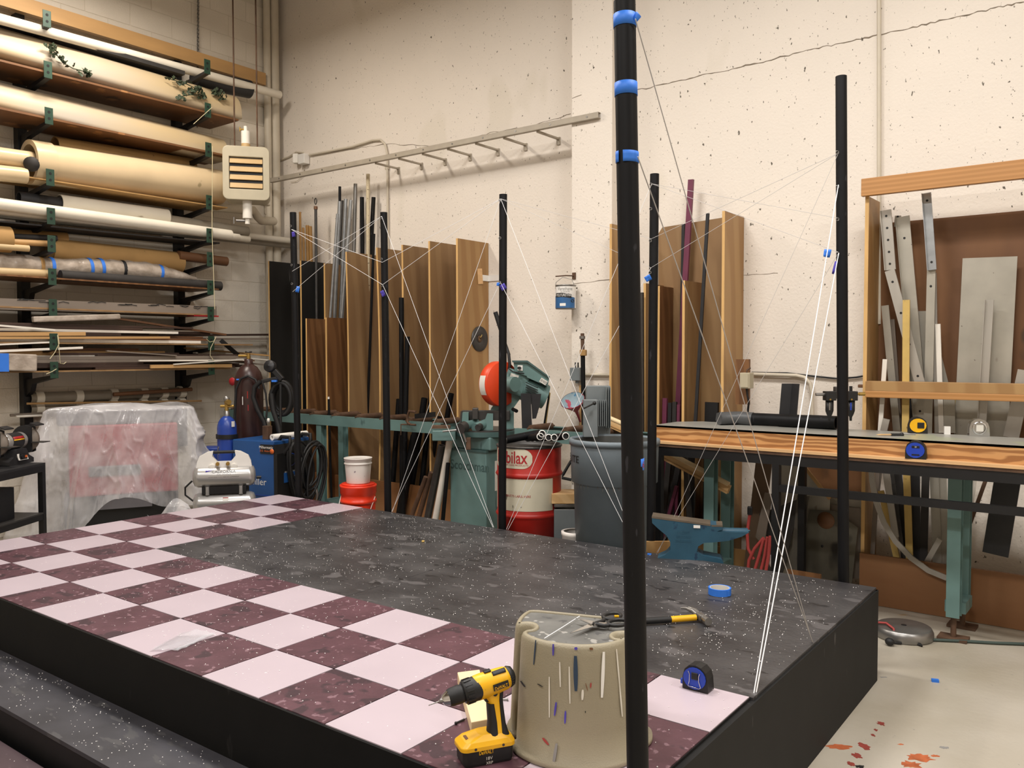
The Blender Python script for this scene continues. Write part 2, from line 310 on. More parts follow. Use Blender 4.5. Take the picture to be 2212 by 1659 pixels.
def poly_mat():
    m = bpy.data.materials.new('poly_sheeting'); m.use_nodes = True; nt = m.node_tree; N, L = nt.nodes, nt.links
    for n in list(N): N.remove(n)
    out = N.new('ShaderNodeOutputMaterial'); mx = N.new('ShaderNodeMixShader'); tr = N.new('ShaderNodeBsdfTransparent'); p = N.new('ShaderNodeBsdfPrincipled')
    p.inputs['Base Color'].default_value = (.86, .85, .87, 1); p.inputs['Roughness'].default_value = .16; p.inputs['Coat Weight'].default_value = .6
    tc = N.new('ShaderNodeTexCoord'); nz = N.new('ShaderNodeTexNoise'); nz.inputs['Scale'].default_value = 5; nz.inputs['Detail'].default_value = 5; L.new(tc.outputs['Object'], nz.inputs['Vector'])
    mr = N.new('ShaderNodeMapRange'); mr.inputs[1].default_value = .3; mr.inputs[2].default_value = .75; mr.inputs[3].default_value = .2; mr.inputs[4].default_value = .52; L.new(nz.outputs[0], mr.inputs[0])
    n2 = N.new('ShaderNodeTexNoise'); n2.inputs['Scale'].default_value = 6; n2.inputs['Detail'].default_value = 2; n2.inputs['Distortion'].default_value = .6; mpz = N.new('ShaderNodeMapping'); mpz.inputs['Scale'].default_value = (1, 1, .3); L.new(tc.outputs['Object'], mpz.inputs[0]); L.new(mpz.outputs[0], n2.inputs['Vector'])
    bp = N.new('ShaderNodeBump'); bp.inputs['Strength'].default_value = .55; bp.inputs['Distance'].default_value = .05; L.new(n2.outputs[0], bp.inputs['Height']); L.new(bp.outputs[0], p.inputs['Normal'])
    lw = N.new('ShaderNodeLayerWeight'); lw.inputs[0].default_value = .35; L.new(bp.outputs[0], lw.inputs['Normal']); ad = N.new('ShaderNodeMath'); ad.operation = 'ADD'; ad.use_clamp = True; ml = N.new('ShaderNodeMath'); ml.operation = 'MULTIPLY'; ml.inputs[1].default_value = .55; L.new(lw.outputs['Facing'], ml.inputs[0]); L.new(mr.outputs[0], ad.inputs[0]); L.new(ml.outputs[0], ad.inputs[1]); L.new(ad.outputs[0], mx.inputs[0]); L.new(tr.outputs[0], mx.inputs[1]); L.new(p.outputs[0], mx.inputs[2]); L.new(mx.outputs[0], out.inputs[0])
    return m
m_poly = poly_mat()
# ------------------------------------------------------------------ room shell
XL, YB, YP, YR, ZC = -3.75, 4.10, 3.82, 4.02, 5.3
px0, px1 = PY(1234.5, 300, YP).x, PY(1322, 300, YP).x
floor = struct(MB().bb((-4.2, -6.2, -.12), (8.2, 4.5, 0)).build('floor', m_floor))
struct(MB().bb((-4.2, -6.2, ZC), (8.2, 4.5, ZC+.15)).build('ceiling', m_ceil))
wb = struct(MB().bb((-4.1, YB, 0), (px0+.03, YB+.25, ZC)).build('wall_back', m_wall))
MB().bb((px0, YP, 0), (px1, YB+.25, ZC)).build('pilaster', m_wall, wb, bevel=.006)
MB().bb((px1-.001, YR, 0), (8.1, YB+.25, ZC)).build('wall_section', m_wall, wb)
def crack(pts, Y, wd, amp, seed):
    rnd = random.Random(seed); mb = MB(); P = []
    for (x0, y0), (x1, y1) in zip(pts[:-1], pts[1:]):
        n = max(2, int(abs(x1-x0)/9))
        for i in range(n): P.append(PY(x0+(x1-x0)*i/n, y0+(y1-y0)*i/n, Y) + V((0, -.0015, rnd.uniform(-amp, amp))))
    P.append(PY(*pts[-1], Y)+V((0, -.0015, 0)))
    return mb.tube(P, [wd*rnd.uniform(.35, 1.3) for _ in P], 5).build('crack', m_crack, wb)
crack([(690, 332), (835, 311), (958, 316), (1060, 287), (1150, 272), (1233, 246)], YB, .0022, .006, 1)
crack([(1377, 195), (1500, 167), (1620, 140), (1760, 106), (1895, 77), (2020, 48), (2250, -6), (2600, -85)], YR, .0034, .006, 2)
crack([(1236, 212), (1256, 205)], YP, .002, .003, 3)
crack([(1238, 612), (1322, 604)], YP, .002, .004, 4)
crack([(1500, 600), (1680, 590)], YR, .0012, .003, 5)
# block wall
wl = struct(MB().bb((XL-.25, -6.2, 0), (XL-.004, YB+.01, ZC)).build('wall_left', m_mortar))
bh, bl = .2032, .4064
hm = None
for k in range(25):
    y = YB - (bl/2 if k % 2 else 0)
    ys = [(y-bl/2*1, YB)] if False else []
    edges = [YB] + ([YB-bl/2] if k % 2 else [])
    e = edges[-1]
    while e > .75: e -= bl; edges.append(e)
    for a, b in zip(edges[1:], edges[:-1]):
        key = 'full' if b-a > .3 else 'half'
        if hm is None: hm = {}
        if key not in hm:
            q = MB().bb((XL-.03, a+.003, k*bh+.003), (XL, b-.003, (k+1)*bh-.003)).build('block', m_block, None, bevel=.0025)
            hm[key] = q; q.location = q.location - OFF[wl.name]; q.parent = wl; OFF[q.name] = OFF[wl.name]; first = q
            base = V((XL-.015, (a+b)/2, k*bh+.003)) - OFF[wl.name]; q.location = base; continue
        q = hm[key].copy(); COL.objects.link(q); q.parent = wl; q.location = V((XL-.015, (a+b)/2, k*bh+.003)) - OFF[wl.name]
struct(MB().bb((8.0, -6.2, 0), (8.2, 4.4, ZC)).build('wall_right', m_wall))
struct(MB().bb((-4.1, -6.3, 0), (8.2, -6.1, ZC)).build('wall_front', m_wall))
def blob(c, rx, ry, rot, seed, mat):
    rnd = random.Random(seed); n = 22; pts = []
    for i in range(n):
        a = 2*math.pi*i/n; k = rnd.uniform(.6, 1.15); pts.append((rx*k*math.cos(a), ry*k*math.sin(a)))
    R = rz(rot); MB().prism(pts, V(c)+V((0, 0, -.001)), R @ V((1, 0, 0)), R @ V((0, 1, 0)), (0, 0, .0016)).build('paint_stain', mat, floor)
for i, (x, y, rx, ry, mt) in enumerate([(1812, 1613, .05, .022, m_stain), (1903, 1563, .017, .02, m_stain2), (1892, 1577, .008, .011, m_stain2), (1886, 1588, .008, .014, m_stain2), (1867, 1612, .024, .03, m_stain2), (1851, 1633, .018, .024, m_stain2), (1838, 1650, .013, .02, m_stain2),
        (1985, 1636, .055, .035, m_stain), (1968, 1652, .04, .03, m_stain), (2020, 1633, .018, .01, m_stain), (1946, 1608, .012, .006, m_stain), (1857, 1656, .02, .012, m_blackink), (2040, 1615, .02, .012, m_greyink), (1908, 1463, .018, .008, m_greyink)]):
    blob(PZ(x, y, 0), rx, ry, 38, i, mt)
tag(MB().box(PZ(2020, 1470, .006), (.03, .018, .012), rz(20)).build('paint_chip', m_blue_tape), 'small scrap of blue painter tape on the bare floor right of the stage', 'scrap')

# ------------------------------------------------------------------ stage platform
RT = Matrix.Rotation(TH, 3, 'Z')
stage = thing('stage_platform', 'low black stage platform with checkered pale and maroon tiles along two sides', 'stage', pl(2, 4, -PH))
def pbox(u0, u1, v0, v1, z0, z1, mb=None): # box in platform axes
    mb = mb or MB(); a, b = pl(u0, v0, z0), pl(u1, v1, z1); c = (pl(u0, v0, z0)+pl(u1, v1, z1))/2
    return mb.box(c, ((u1-u0)*TU, (v1-v0)*TU, z1-z0), RT)
pbox(-5, 9, 0, 8, -.016, -.0035).build('subdeck', m_black, stage)
pbox(-5, 9.05, -.02, .05, -PH, -.004).build('front_skirt', m_skirt, stage)
pbox(8.96, 9.06, -.02, 8.03, -PH, -.012).build('end_skirt', m_skirtg, stage)
pbox(-5, 9.05, 7.96, 8.03, -PH, -.012).build('back_skirt', m_skirtg, stage)
pbox(-5.04, -4.96, -.02, 8.03, -PH, -.004).build('end_skirt', m_skirtg, stage)
pbox(-2, 3-.004, 3, 8.02, -.012, -.0015).build('deck_panel', m_deck, stage)
pbox(3+.004, 9.03, 3, 8.02, -.012, -.0015).build('deck_panel', m_deck, stage)
g = .0075
for u in range(-5, 9):
    for v in range(0, 8):
        if v >= 3 and u >= -2: continue
        ov = .04 if v == 7 else 0
        pbox(u+g, u+1-g, v+g, v+1-g+ov, -.012, -.0004).build('tile', m_tilew if (u+v) % 2 == 0 else m_tiled, stage)
stp = thing('platform_step', 'long low charcoal step along the front of the checkered stage', 'step', pl(2, -.5, -PH))
pbox(-6, 9, -.86, -.022, -PH, -PH+.185).build('riser_box', m_black, stp)
pbox(-6, 9, -.87, -.022, -PH+.185, -PH+.2).build('tread', m_step, stp)
st2 = thing('lower_step', 'maroon topped bottom step below the charcoal step at lower left', 'step', pl(2, -2, -PH))
pbox(-6, 9, -2.6, -.93, -PH, -PH+.085).build('riser_box', m_black, st2)
pbox(-1.2, 9, -2.6, -.97, -PH+.085, -PH+.1).build('tread', m_low, st2)
# spilled white beads over the stage
rnd = random.Random(3); mb = MB(); mbs = MB()
def bead(b, p, s):
    b.add([p+V((s, 0, 0)), p+V((0, s, 0)), p+V((-s, 0, 0)), p+V((0, -s, 0)), p+V((0, 0, s)), p-V((0, 0, s*.6))], [(0, 1, 4), (1, 2, 4), (2, 3, 4), (3, 0, 4), (1, 0, 5), (2, 1, 5), (3, 2, 5), (0, 3, 5)])
n = 0
while n < 2700:
    u, v = rnd.uniform(-3, 8.95), rnd.uniform(.2, 7.95)
    d = noise.noise(V((u*.7, v*.7, 3.1))) + .5*noise.noise(V((u*2.3, v*2.3, 7.7)))
    dens = .16 + .9*max(0, d) + (.15 if v > 3 and u > -1 else 0)
    if u < -.5 and v < 2.5: dens *= .35
    if u < -1 : dens *= .5
    if rnd.random() > dens: continue
    s = rnd.choice([.0011, .0014, .0014, .0018, .0018, .0024]); bead(mb, pl(u, v, s*.6), s); n += 1
tag(mb.build('bead_spill', m_bead), 'white plastic beads scattered over the black and checkered stage deck', 'beads', kind='stuff')
for i in range(420):
    u, v = rnd.uniform(-1.5, 6), rnd.uniform(-.84, -.06); s = rnd.choice([.0013, .0018, .0024]); bead(mbs, pl(u, v, -PH+.2+s*.6), s)
for i in range(200):
    u, v = rnd.uniform(-1, 5), rnd.uniform(-2.2, -1); s = rnd.choice([.0013, .0018, .002]); bead(mbs, pl(u, v, -PH+.1+s*.6), s)
tag(mbs.build('bead_spill', m_bead), 'white plastic beads scattered over the front steps', 'beads', kind='stuff')

# ------------------------------------------------------------------ upright poles round the stage
POLES = {}
def pole(key, x, y, top, bot, r, label, eyes, bands=()):
    # top and bottom pixels give the lean; the pole stands outside the stage skirt at depth of (x, y)
    Pt, Pb = top, bot
    t = thing('upright_pole', label, 'pole', V((Pb.x, Pb.y, 0)), 'black poles standing round the stage')
    d = (Pt-Pb)/(Pt.z-Pb.z); A = Pb - d*Pb.z
    at = lambda z: A + d*z
    mb = MB(); mb.pipe(at(0), at(Pt.z), r, r-.004, 24); mb.cyl(at(.0), at(Pt.z-.03), r-.0045, 16); mb.build('pipe', m_pole, t)
    for z in eyes:
        c = at(z); side = V((_r.x, _r.y, 0)).normalized(); f = V((CAM.x-c.x, CAM.y-c.y, 0)).normalized()
        e = MB(); q = c - side*(r*.55) + f*(r*.85)
        e.tube([q, q+f*.012-side*.004], .0016, 6); e.tube([q+f*.018-side*.006+V((math.cos(a)*.007*side.x, math.cos(a)*.007*side.y, math.sin(a)*.007)) for a in [i*math.pi/5 for i in range(10)]], .0015, 5, closed=True)
        e.build('eye_screw', m_steel, t)
    POLES[key] = (at, r); return t
pole('a', 0, 0, PY(633, 459, 2.50), PY(645, 1070, 2.50), .0245, 'farthest left black pole behind the back left corner of the stage', [2.45, 2.16, 2.02])
pole('b', 0, 0, PY(829, 459, 2.53), PY(838, 1100, 2.53), .0245, 'second black pole from the left along the back edge of the stage', [2.42, 2.14, 1.96])
pole('c', 0, 0, PY(1087, 420, 2.56), PY(1085, 1135, 2.56), .0245, 'middle black pole in front of the red drum behind the stage', [2.43, 2.2, 1.93])
pole('d', 0, 0, PY(1414, 376, 2.575), PY(1406, 1190, 2.575), .0245, 'black pole at the left end of the wooden bench, behind the front pole', [2.4, 2.27, 2.1, 1.93])
pole('e', 0, 0, PY(1817, 165, 2.59), PY(1822, 1250, 2.59), .0255, 'tall black pole at the far right corner of the stage', [2.43, 2.27, 2.12, 1.96])
fp = pole('f', 0, 0, PD(1349, 3, 1.885), PD(1377.5, 1650, 1.885), .0245, 'nearest and tallest black pole, with three blue tape bands near its top', [])
at, r = POLES['f']
def zpix(key, y):  # height on a pole seen at photo row y
    at, r = POLES[key]; lo, hi = .0, 3.2
    for _ in range(40):
        m = (lo+hi)/2; q = at(m)-CAM; yy = 829.5 + F_PX*q.dot(_d)/q.dot(_fw)
        if yy > y: lo = m
        else: hi = m
    return lo
for y0, y1 in ((32, 60), (180, 208)):
    a, b = at(zpix('f', y1)), at(zpix('f', y0)); MB().lathe([(r+.0004, 0), (r+.0012, 0), (r+.0012, (b-a).length), (r+.0004, (b-a).length)], a, b-a, 28).build('tape_band', m_blue_tape, fp)
# torn third band: two pieces with a gap facing the camera
a, b = at(zpix('f', 353)), at(zpix('f', 329)); ax = (b-a).normalized(); L = (b-a).length
fdir = V((CAM.x-a.x, CAM.y-a.y, 0)).normalized(); sdir = V((_r.x, _r.y, 0)).normalized()
for t0, t1 in ((-95, -48), (-22, 95)):
    def fn(i, j, t0=t0, t1=t1):
        th = math.radians(t0+(t1-t0)*i); jj = j
        sk = 0
        if t0 == -22 and i == 0: sk = .004*(1-j)
        return a + ax*(L*jj) + (fdir*math.cos(th+sk) + sdir*math.sin(th+sk))*(r+.0012)
    MB().grid(fn, 14, 4).build('tape_band', m_blue_tape, fp, solid=.0012)
p = at(zpix('f', 45)) + (fdir*.55+sdir*.85).normalized()*(r+.004)
MB().tube([p+V((0, 0, .012)), p+V((.004, 0, .003)), p+V((-.004, 0, -.008))], [.003, .008, .004], 6).build('tape_tail', m_blue_tape, fp)
p = at(zpix('f', 1002)); q = sdir*.98 + fdir*.25
MB().grid(lambda i, j: p + V((0, 0, (j-.5)*.026)) + (fdir*math.cos(math.radians(45+55*i)) + sdir*math.sin(math.radians(45+55*i)))*(r+.0012), 8, 3).build('tape_label', m_blue_tape, fp, solid=.0012)
text('6', lambda x, y: p + V((0, 0, y)) + (fdir*math.cos(math.radians(68)+x/r) + sdir*math.sin(math.radians(68)+x/r))*(r+.0022), m_redtxt, fp, h=.015)

# ------------------------------------------------------------------ bracing strings
def pp(key, y, off=0):  # point on the face of a pole at photo row y
    at, r = POLES[key]; c = at(zpix(key, y)); f = V((CAM.x-c.x, CAM.y-c.y, 0)).normalized(); s = V((_r.x, _r.y, 0)).normalized()
    return c + f*(r*.8+.018) - s*(r*.6) if off == 0 else c + f*(r*.8+.01) + s*(r*off)
def edge_back(x): # foot of a string on the back edge of the stage at photo column x
    best = min((pl(u/50, 8.03, .002) for u in range(-250, 452)), key=lambda P: abs(1106+F_PX*(P-CAM).dot(_r)/(P-CAM).dot(_fw)-x)); return best
E1 = PU(1760, 1402)+V((0, 0, -.008)); E2 = PU(1625, 1512)+V((0, 0, -.01))
def string(a, b, rr, lab, mat=m_wire, sag=0):
    pts = [a.lerp(b, i/8)-V((0, 0, sag*math.sin(math.pi*i/8))) for i in range(9)]
    return tag(MB().tube(pts, rr, 6).build('bracing_string', mat), lab, 'string', 'strings braced between the poles and the stage')
T = [
 (pp('a', 497), pp('b', 568), 'upper white string from the far left pole top to the middle of the second pole'),
 (pp('a', 497), pp('b', 616), "lower white string from the far left pole top down to the second pole"),
 (pp('b', 469), pp('a', 587), 'upper string from the second pole top down left to the far left pole'),
 (pp('b', 469), pp('a', 631), "lower string from the second pole top to the blue flag of the far left pole"),
 (pp('b', 568), pp('c', 432), 'upper string from the second pole up to the top of the middle pole'),
 (pp('b', 616), pp('c', 432), 'lower string from the tagged eye of the second pole up to the middle pole top'),
 (pp('b', 469), edge_back(1066), 'steeper string from the second pole top down to the stage edge beside the red drum'),
 (pp('b', 616), edge_back(1064), "string from the violet flag of the second pole to the stage edge by the drum"),
 (pp('c', 432), edge_back(848), "string from the middle pole top to the stage edge before the leaning pipes"),
 (pp('c', 610), edge_back(846), "string from the middle pole's flags to the stage edge before the leaning pipes"),
 (pp('c', 432), pp('d', 518), 'faint upper string from the middle pole top to the pole beside the bench'),
 (pp('c', 432), pp('d', 580), "faint lower string from the middle pole top to the pole beside the bench"),
 (pp('c', 432), edge_back(1376), "string from the middle pole top across the trash can, right of its pair"),
 (pp('c', 612), edge_back(1374), "string from the middle pole's flags across the trash can, left of its pair"),
 (pp('d', 400), edge_back(1094), 'string from the top of the pole beside the bench down left across the red drum'),
 (pp('d', 580), edge_back(1097), "string from the blue flag of the bench pole down left across the drum"),
 (pp('d', 400), pp('e', 474), 'faint upper string from the pole beside the bench to the tall right pole'),
 (pp('d', 400), pp('e', 547), 'faint lower string from the pole beside the bench to the tall right pole'),
 (pp('d', 518), pp('e', 335), 'upper string rising from the pole beside the bench to near the tall right pole top'),
 (pp('d', 580), pp('e', 335), "lower string rising from the flagged eye of the bench pole to the right pole"),
 (pp('e', 335), edge_back(1421), 'upper string from the tall right pole down left to the stage edge by the anvil'),
 (pp('e', 548), edge_back(1419), "lower string from the flagged eye of the right pole down to the anvil"),
]
for a, b, lab in T:
    faint = 'faint' in lab
    thin = faint or 'right pole' in lab
    string(a, b, .0010 if thin else .0013, lab, m_wire2 if thin else m_wire)
string(pp('f', 52, .95), E1, .0014, "grey string from the front pole's topmost tape to the stage end edge", m_wire2)
string(pp('f', 345, .95), E1+V((.003, .004, 0)), .0014, "grey string from the front pole's torn tape to the stage end edge", m_wire2)
string(pp('e', 403), E2, .0022, "bright white string from high on the right pole, left of its pair")
string(pp('e', 549), E2+V((.004, .006, 0)), .0022, "bright white string from the flagged eye of the right pole, right of its pair")
for E, nm in ((E1, 'grey'), (E2, 'yellow')):
    mb = MB(); mb.tube([E, E+V((.006, 0, -.02)), E+V((.01, .008, -.035))], .0016, 5); mb.tube([E, E+V((.006, .004, -.02)), E+V((.01, -.004, -.032))], .0014, 5)
    tag(mb.build('string_knot', m_twine if nm == 'yellow' else m_wire2), 'knotted %s string end hanging on the stage end face' % nm, 'knot')
def flag(key, y, x, mat, lab, w=.028, h=.04, rot=0):
    at, r = POLES[key]; d = depth(at(zpix(key, y)))-.045; c = PD(x, y, d); s = V((_r.x, _r.y, 0)); R = Matrix.Rotation(math.radians(rot), 3, _fw)
    mb = MB(); mb.grid(lambda i, j: c + R @ (s*((i-.5)*w) + V((0, 0, (j-.5)*h))) + _fw*(.006*math.sin(3*i+2*j)), 4, 4)
    tag(mb.build('tape_flag', mat, solid=.001), lab, 'tape flag', 'tape flags on the strings')
flag('a', 506, 634, m_purple_tape, 'violet tape flag near the top of the far left pole', .026, .036, -8)
flag('a', 625, 643, m_blue_tape, 'light blue tape flag halfway up the far left pole, against black plywood', .028, .045, 15)
flag('b', 634, 827, m_purple_tape, 'violet tape flag on the second pole below the eye', .027, .04, -25)
flag('c', 620, 1087, m_purple_tape, 'violet blue tape flag on the right face of the middle pole', .034, .036, -30)
flag('c', 614, 1076, m_blue_tape, 'small blue tape flag left of the middle pole', .018, .02, 10)
flag('d', 601, 1400, m_blue_tape, 'light blue tape flag on the pole beside the bench', .032, .03, -30)
flag('e', 547, 1787, m_blue_tape, 'deep blue tape flag on the bright string left of the tall right pole', .03, .036, 10)
flag('e', 578, 1803, m_purple_tape, 'narrow violet tape flag hanging beside the tall right pole', .01, .06, 15)
tag(MB().box(PZ(1403, 1197, PH+.003), (.02, .012, .006), rz(20)).build('paint_chip', m_blue_tape), 'blue tape scrap on the stage back edge beside the anvil', 'scrap')
tag(MB().box(PZ(914, 1169, PH+.004), (.015, .02, .006), rz(40)).build('paper_chip', m_ruler), 'tiny yellow scrap lying in the middle of the black deck', 'scrap')
# ------------------------------------------------------------------ cantilever rack on the left wall
UP_Y = [PX(48, 700, XL).y, PX(383, 700, XL).y]
TIPX = -3.19
LV = [4.10, 3.71, 3.355, 2.88, 2.58, 2.365, 2.108, 1.868, 1.60, 1.377]
for k, uy in enumerate(UP_Y):
    far = k == 1
    t = thing('cantilever_rack_post', 'ten armed dark steel rack post on the block wall, ' + ('nearer the room corner' if far else 'nearer the left picture edge'), 'rack', V((XL+.04, uy, .55)), 'cantilever rack posts')
    mb = MB(); mb.bb((XL+.002, uy-.035, .62 if far else .55), (XL+.012, uy+.035, 4.25)); mb.bb((XL+.012, uy-.035, .62 if far else .55), (XL+.085, uy-.028, 4.25)); mb.bb((XL+.012, uy+.028, .62 if far else .55), (XL+.085, uy+.035, 4.25)); mb.bb((XL+.078, uy-.028, .62 if far else .55), (XL+.085, uy+.028, 4.25))
    mb.build('post', m_black, t)
    for z in LV:
        zz = z-.05
        arm = MB(); arm.prism([(0, 0), (.48, .045), (.48, .02), (.12, -.03), (.09, -.09), (0, -.14)], V((XL+.085, uy-.02, zz-.04)), (1, 0, 0), (0, 0, 1), (0, .04, 0))
        a = arm.build('arm', m_black, t)
        p = MB(); p.bb((TIPX, uy-.031, zz-.02), (TIPX+.006, uy+.031, zz+.11))
        p.build('end_stop', m_green, a, bevel=.002)
        h = MB()
        for dz in (.075, .025): h.cyl(V((TIPX+.0062, uy, zz+dz)), V((TIPX+.0072, uy, zz+dz)), .011, 12)
        h.build('bolt_hole', m_greenh, a)
def board(z, y0, y1, x0, x1, th, mat, label, name='shelf_board'):
    return tag(MB().bb((x0, y0, z-th), (x1, y1, z)).build(name, mat), label, 'board', 'boards lying on the rack arms')
board(3.700, .2, 3.22, -3.68, -3.205, .016, m_plyd, 'second highest rack board, plywood with tattered end under the ivy topped tube')
board(3.345, .2, 3.16, -3.68, -3.205, .016, m_plyd, 'third rack board from the top, plywood with a red painted corner')
board(2.870, 1.2, 3.12, -3.66, -3.25, .010, m_card, 'thin tan board under the big cream tube')
board(2.100, .2, 2.99, -3.68, -3.21, .012, m_ply3, 'sagging orange brown plywood under the plastic wrapped bundle')
board(1.860, .2, 2.93, -3.68, -3.21, .012, m_ply, 'plywood shelf board under the grey inked beam')
board(1.590, .2, 3.35, -3.68, -3.21, .012, m_ply, 'plywood shelf board under the upper heap of trim strips')
board(1.367, .2, 3.10, -3.68, -3.21, .012, m_ply, 'lowest plywood shelf board, under the lower heap of trim strips')
tag(MB().box(V((-3.27, 2.86, 3.338)), (.12, .25, .012)).build('painted_board', m_red), 'red painted board end under the third tube near the rack corner', 'board')
tag(MB().box(V((-3.27, 2.86, 1.845)), (.12, .25, .012)).build('painted_board', m_redtxt), 'red painted board end below the grey inked beam', 'board')
def tubepx(name, a, b, X, thick, mat, label, cat='tube', group=None, hollow=0, X2=None, n=24, half=False):
    A, B = PX(*a, X), PX(*b, X if X2 is None else X2); r = thick/2*depth(B)/F_PX
    if a[0] < -30: A = A + (A-B).normalized()*1.1
    mb = MB()
    if half:
        d = (B-A); L = d.length; d.normalize(); u = V((1, 0, 0)); u = (u-d*u.dot(d)).normalized(); wv = d.cross(u)
        if wv.z < 0: wv = -wv
        pts = [(r*1.25*math.cos(math.radians(t)), -r+2*r*math.sin(math.radians(t))**.9 if 0 < t < 180 else -r) for t in range(0, 181, 9)]
        mb.prism(pts, A, u, wv, d*L, 0, True)
    elif hollow: mb.pipe(A, B, r, r*hollow, n)
    else: mb.cyl(A, B, r, n)
    return tag(mb.build(name, mat), label, cat, group)
# level 0: white pipe, tan planks and dark half round gutter
tubepx('plastic_pipe', (-70, 22), (604, 205), -3.22, 17, m_pvc, 'long cream pipe along the highest rack arms, running to the room corner', 'pipe', X2=-3.50)
A = PX(-60, -22, -3.6); B = PX(571, 172, -3.66); A = A+(A-B).normalized()*1.0; tag(MB().beam(A, B, .05, .12).build('timber_plank', m_tanstrip), 'tan plank on edge against the wall above the highest rack arms', 'plank')
A = PX(-60, 40, -3.45); B = PX(380, 165, -3.45); A = A+(A-B).normalized()*1.0; tag(MB().beam(A, B, .3, .035).build('shelf_board', m_dark), 'dark board lying on the highest rack arms under the cream pipe', 'board')
tubepx('gutter_tube', (420, 168), (538, 193), -3.52, 38, m_char, 'dark grey half round duct end under the highest pipe near the corner', 'duct')
# big half shells
r1 = tubepx('tube_shell', (-80, 72), (503, 236), -3.42, 54, m_rolls, 'tan half round shell on the second rack board, ivy lying on it', half=True)
r2 = tubepx('tube_shell', (-80, 190), (476, 326), -3.42, 50, m_rolls, 'tan half round shell on the third rack board with grey lower edge', half=True)
tubepx('cardboard_tube', (118, 318), (415, 362), -3.55, 40, m_card, 'brown cardboard tube behind the big cream tube, open dark left end', hollow=.9)
# the big cream tube with coupling
t = thing('pipe_assembly', 'thick glossy cream plastic pipe with a coupling on the fourth rack level', 'pipe', PX(270, 380, -3.38)-V((0, 0, .16)))
A, B = PX(75, 352, -3.38), PX(474, 405, -3.38); r = 74/2*depth(B)/F_PX
MB().pipe(A, B, r, r*.93, 32).build('pipe', m_cream_t, t)
d = (B-A).normalized(); C0 = PX(62, 350, -3.38)
MB().pipe(C0, C0+d*.15, r*1.08, r*.85, 32).build('coupling', m_cream_t, t)
MB().lathe([(.001, 0), (r*.35, 0), (r*.35, .02), (.001, .02)], C0+d*.07-V((0, 0, 0))+(V((.78, -.6, -.25)).normalized())*r*1.06, V((.78, -.6, -.25)), 18).build('side_port', m_dark, t)
MB().cyl(PX(-90, 332, -3.36)+V((0, -.7, 0)), PX(70, 347, -3.36), .068, 22).build('inner_pipe', m_cream_t, t)
tubepx('pipe_offcut', (-20, 372), (56, 380), -3.3, 34, m_cream_t, 'short cream pipe end lying below the coupling at the left edge', 'pipe')
# level 4 pipes
tubepx('plastic_pipe', (-70, 432), (498, 508), -3.24, 22, m_pvc, 'white plastic pipe in front on the fifth rack level, running the whole length', 'pipe')
tubepx('plastic_pipe', (40, 428), (137, 442), -3.42, 28, m_char, 'short black pipe sticking into the wide white tube', 'pipe', hollow=.85)
tubepx('cardboard_tube', (128, 440), (360, 470), -3.42, 36, m_pvc, 'wide white tube with an open dark left end, fifth rack level', hollow=.9)
tubepx('plastic_pipe', (362, 476), (534, 501), -3.42, 22, m_pvcg, 'grey pipe running out of the wide white tube', 'pipe')
for i, (y0, x1, y1, X, th) in enumerate([(447, 516, 513, -3.30, 15), (452, 538, 517, -3.36, 13), (440, 628, 520, -3.50, 12), (458, 628, 531, -3.58, 12)]):
    tubepx('plastic_pipe', (-60, y0), (x1, y1), X, th, m_pvc if i < 3 else m_pvcg, ['thin white pipe just behind the front white pipe', 'thinnest short white pipe behind the front pair', 'long thin white pipe reaching past the black plywood, upper one', 'long thin greyish pipe reaching past the black plywood, lower one'][i], 'pipe')
tag(MB().beam(PX(-60, 478, -3.45), PX(455, 528, -3.45), .3, .012).build('shelf_board', m_dark), 'dark board edge under the white pipes', 'board')
# level 5 : cardboard and dark tubes
tubepx('cardboard_tube', (-60, 512), (20, 518), -3.34, 56, m_card, 'fat brown tube end wrapped in brown tape at the left picture edge')
tubepx('cardboard_tube', (-60, 503), (143, 515), -3.52, 26, m_card, 'brown tube behind the dark bar at the left end of the sixth level')
tubepx('fabric_roll', (-60, 508), (122, 515), -3.42, 13, m_dark, 'dark thin roll above a tan stick at left, sixth rack level', 'roll')
tubepx('cardboard_tube', (-60, 518), (118, 527), -3.30, 13, m_tanstrip, 'thin tan tube at left, sixth rack level')
tubepx('cardboard_tube', (-60, 528), (62, 537), -3.27, 14, m_roll, 'short pale tube below the thin tan one')
tubepx('cardboard_tube', (108, 540), (389, 568), -3.52, 46, m_card, 'long brown cardboard roll with markings behind the wrapped bundle')
tubepx('cardboard_tube', (385, 552), (489, 565), -3.45, 20, m_brown, 'thin brown tube sticking out right of the cardboard roll')
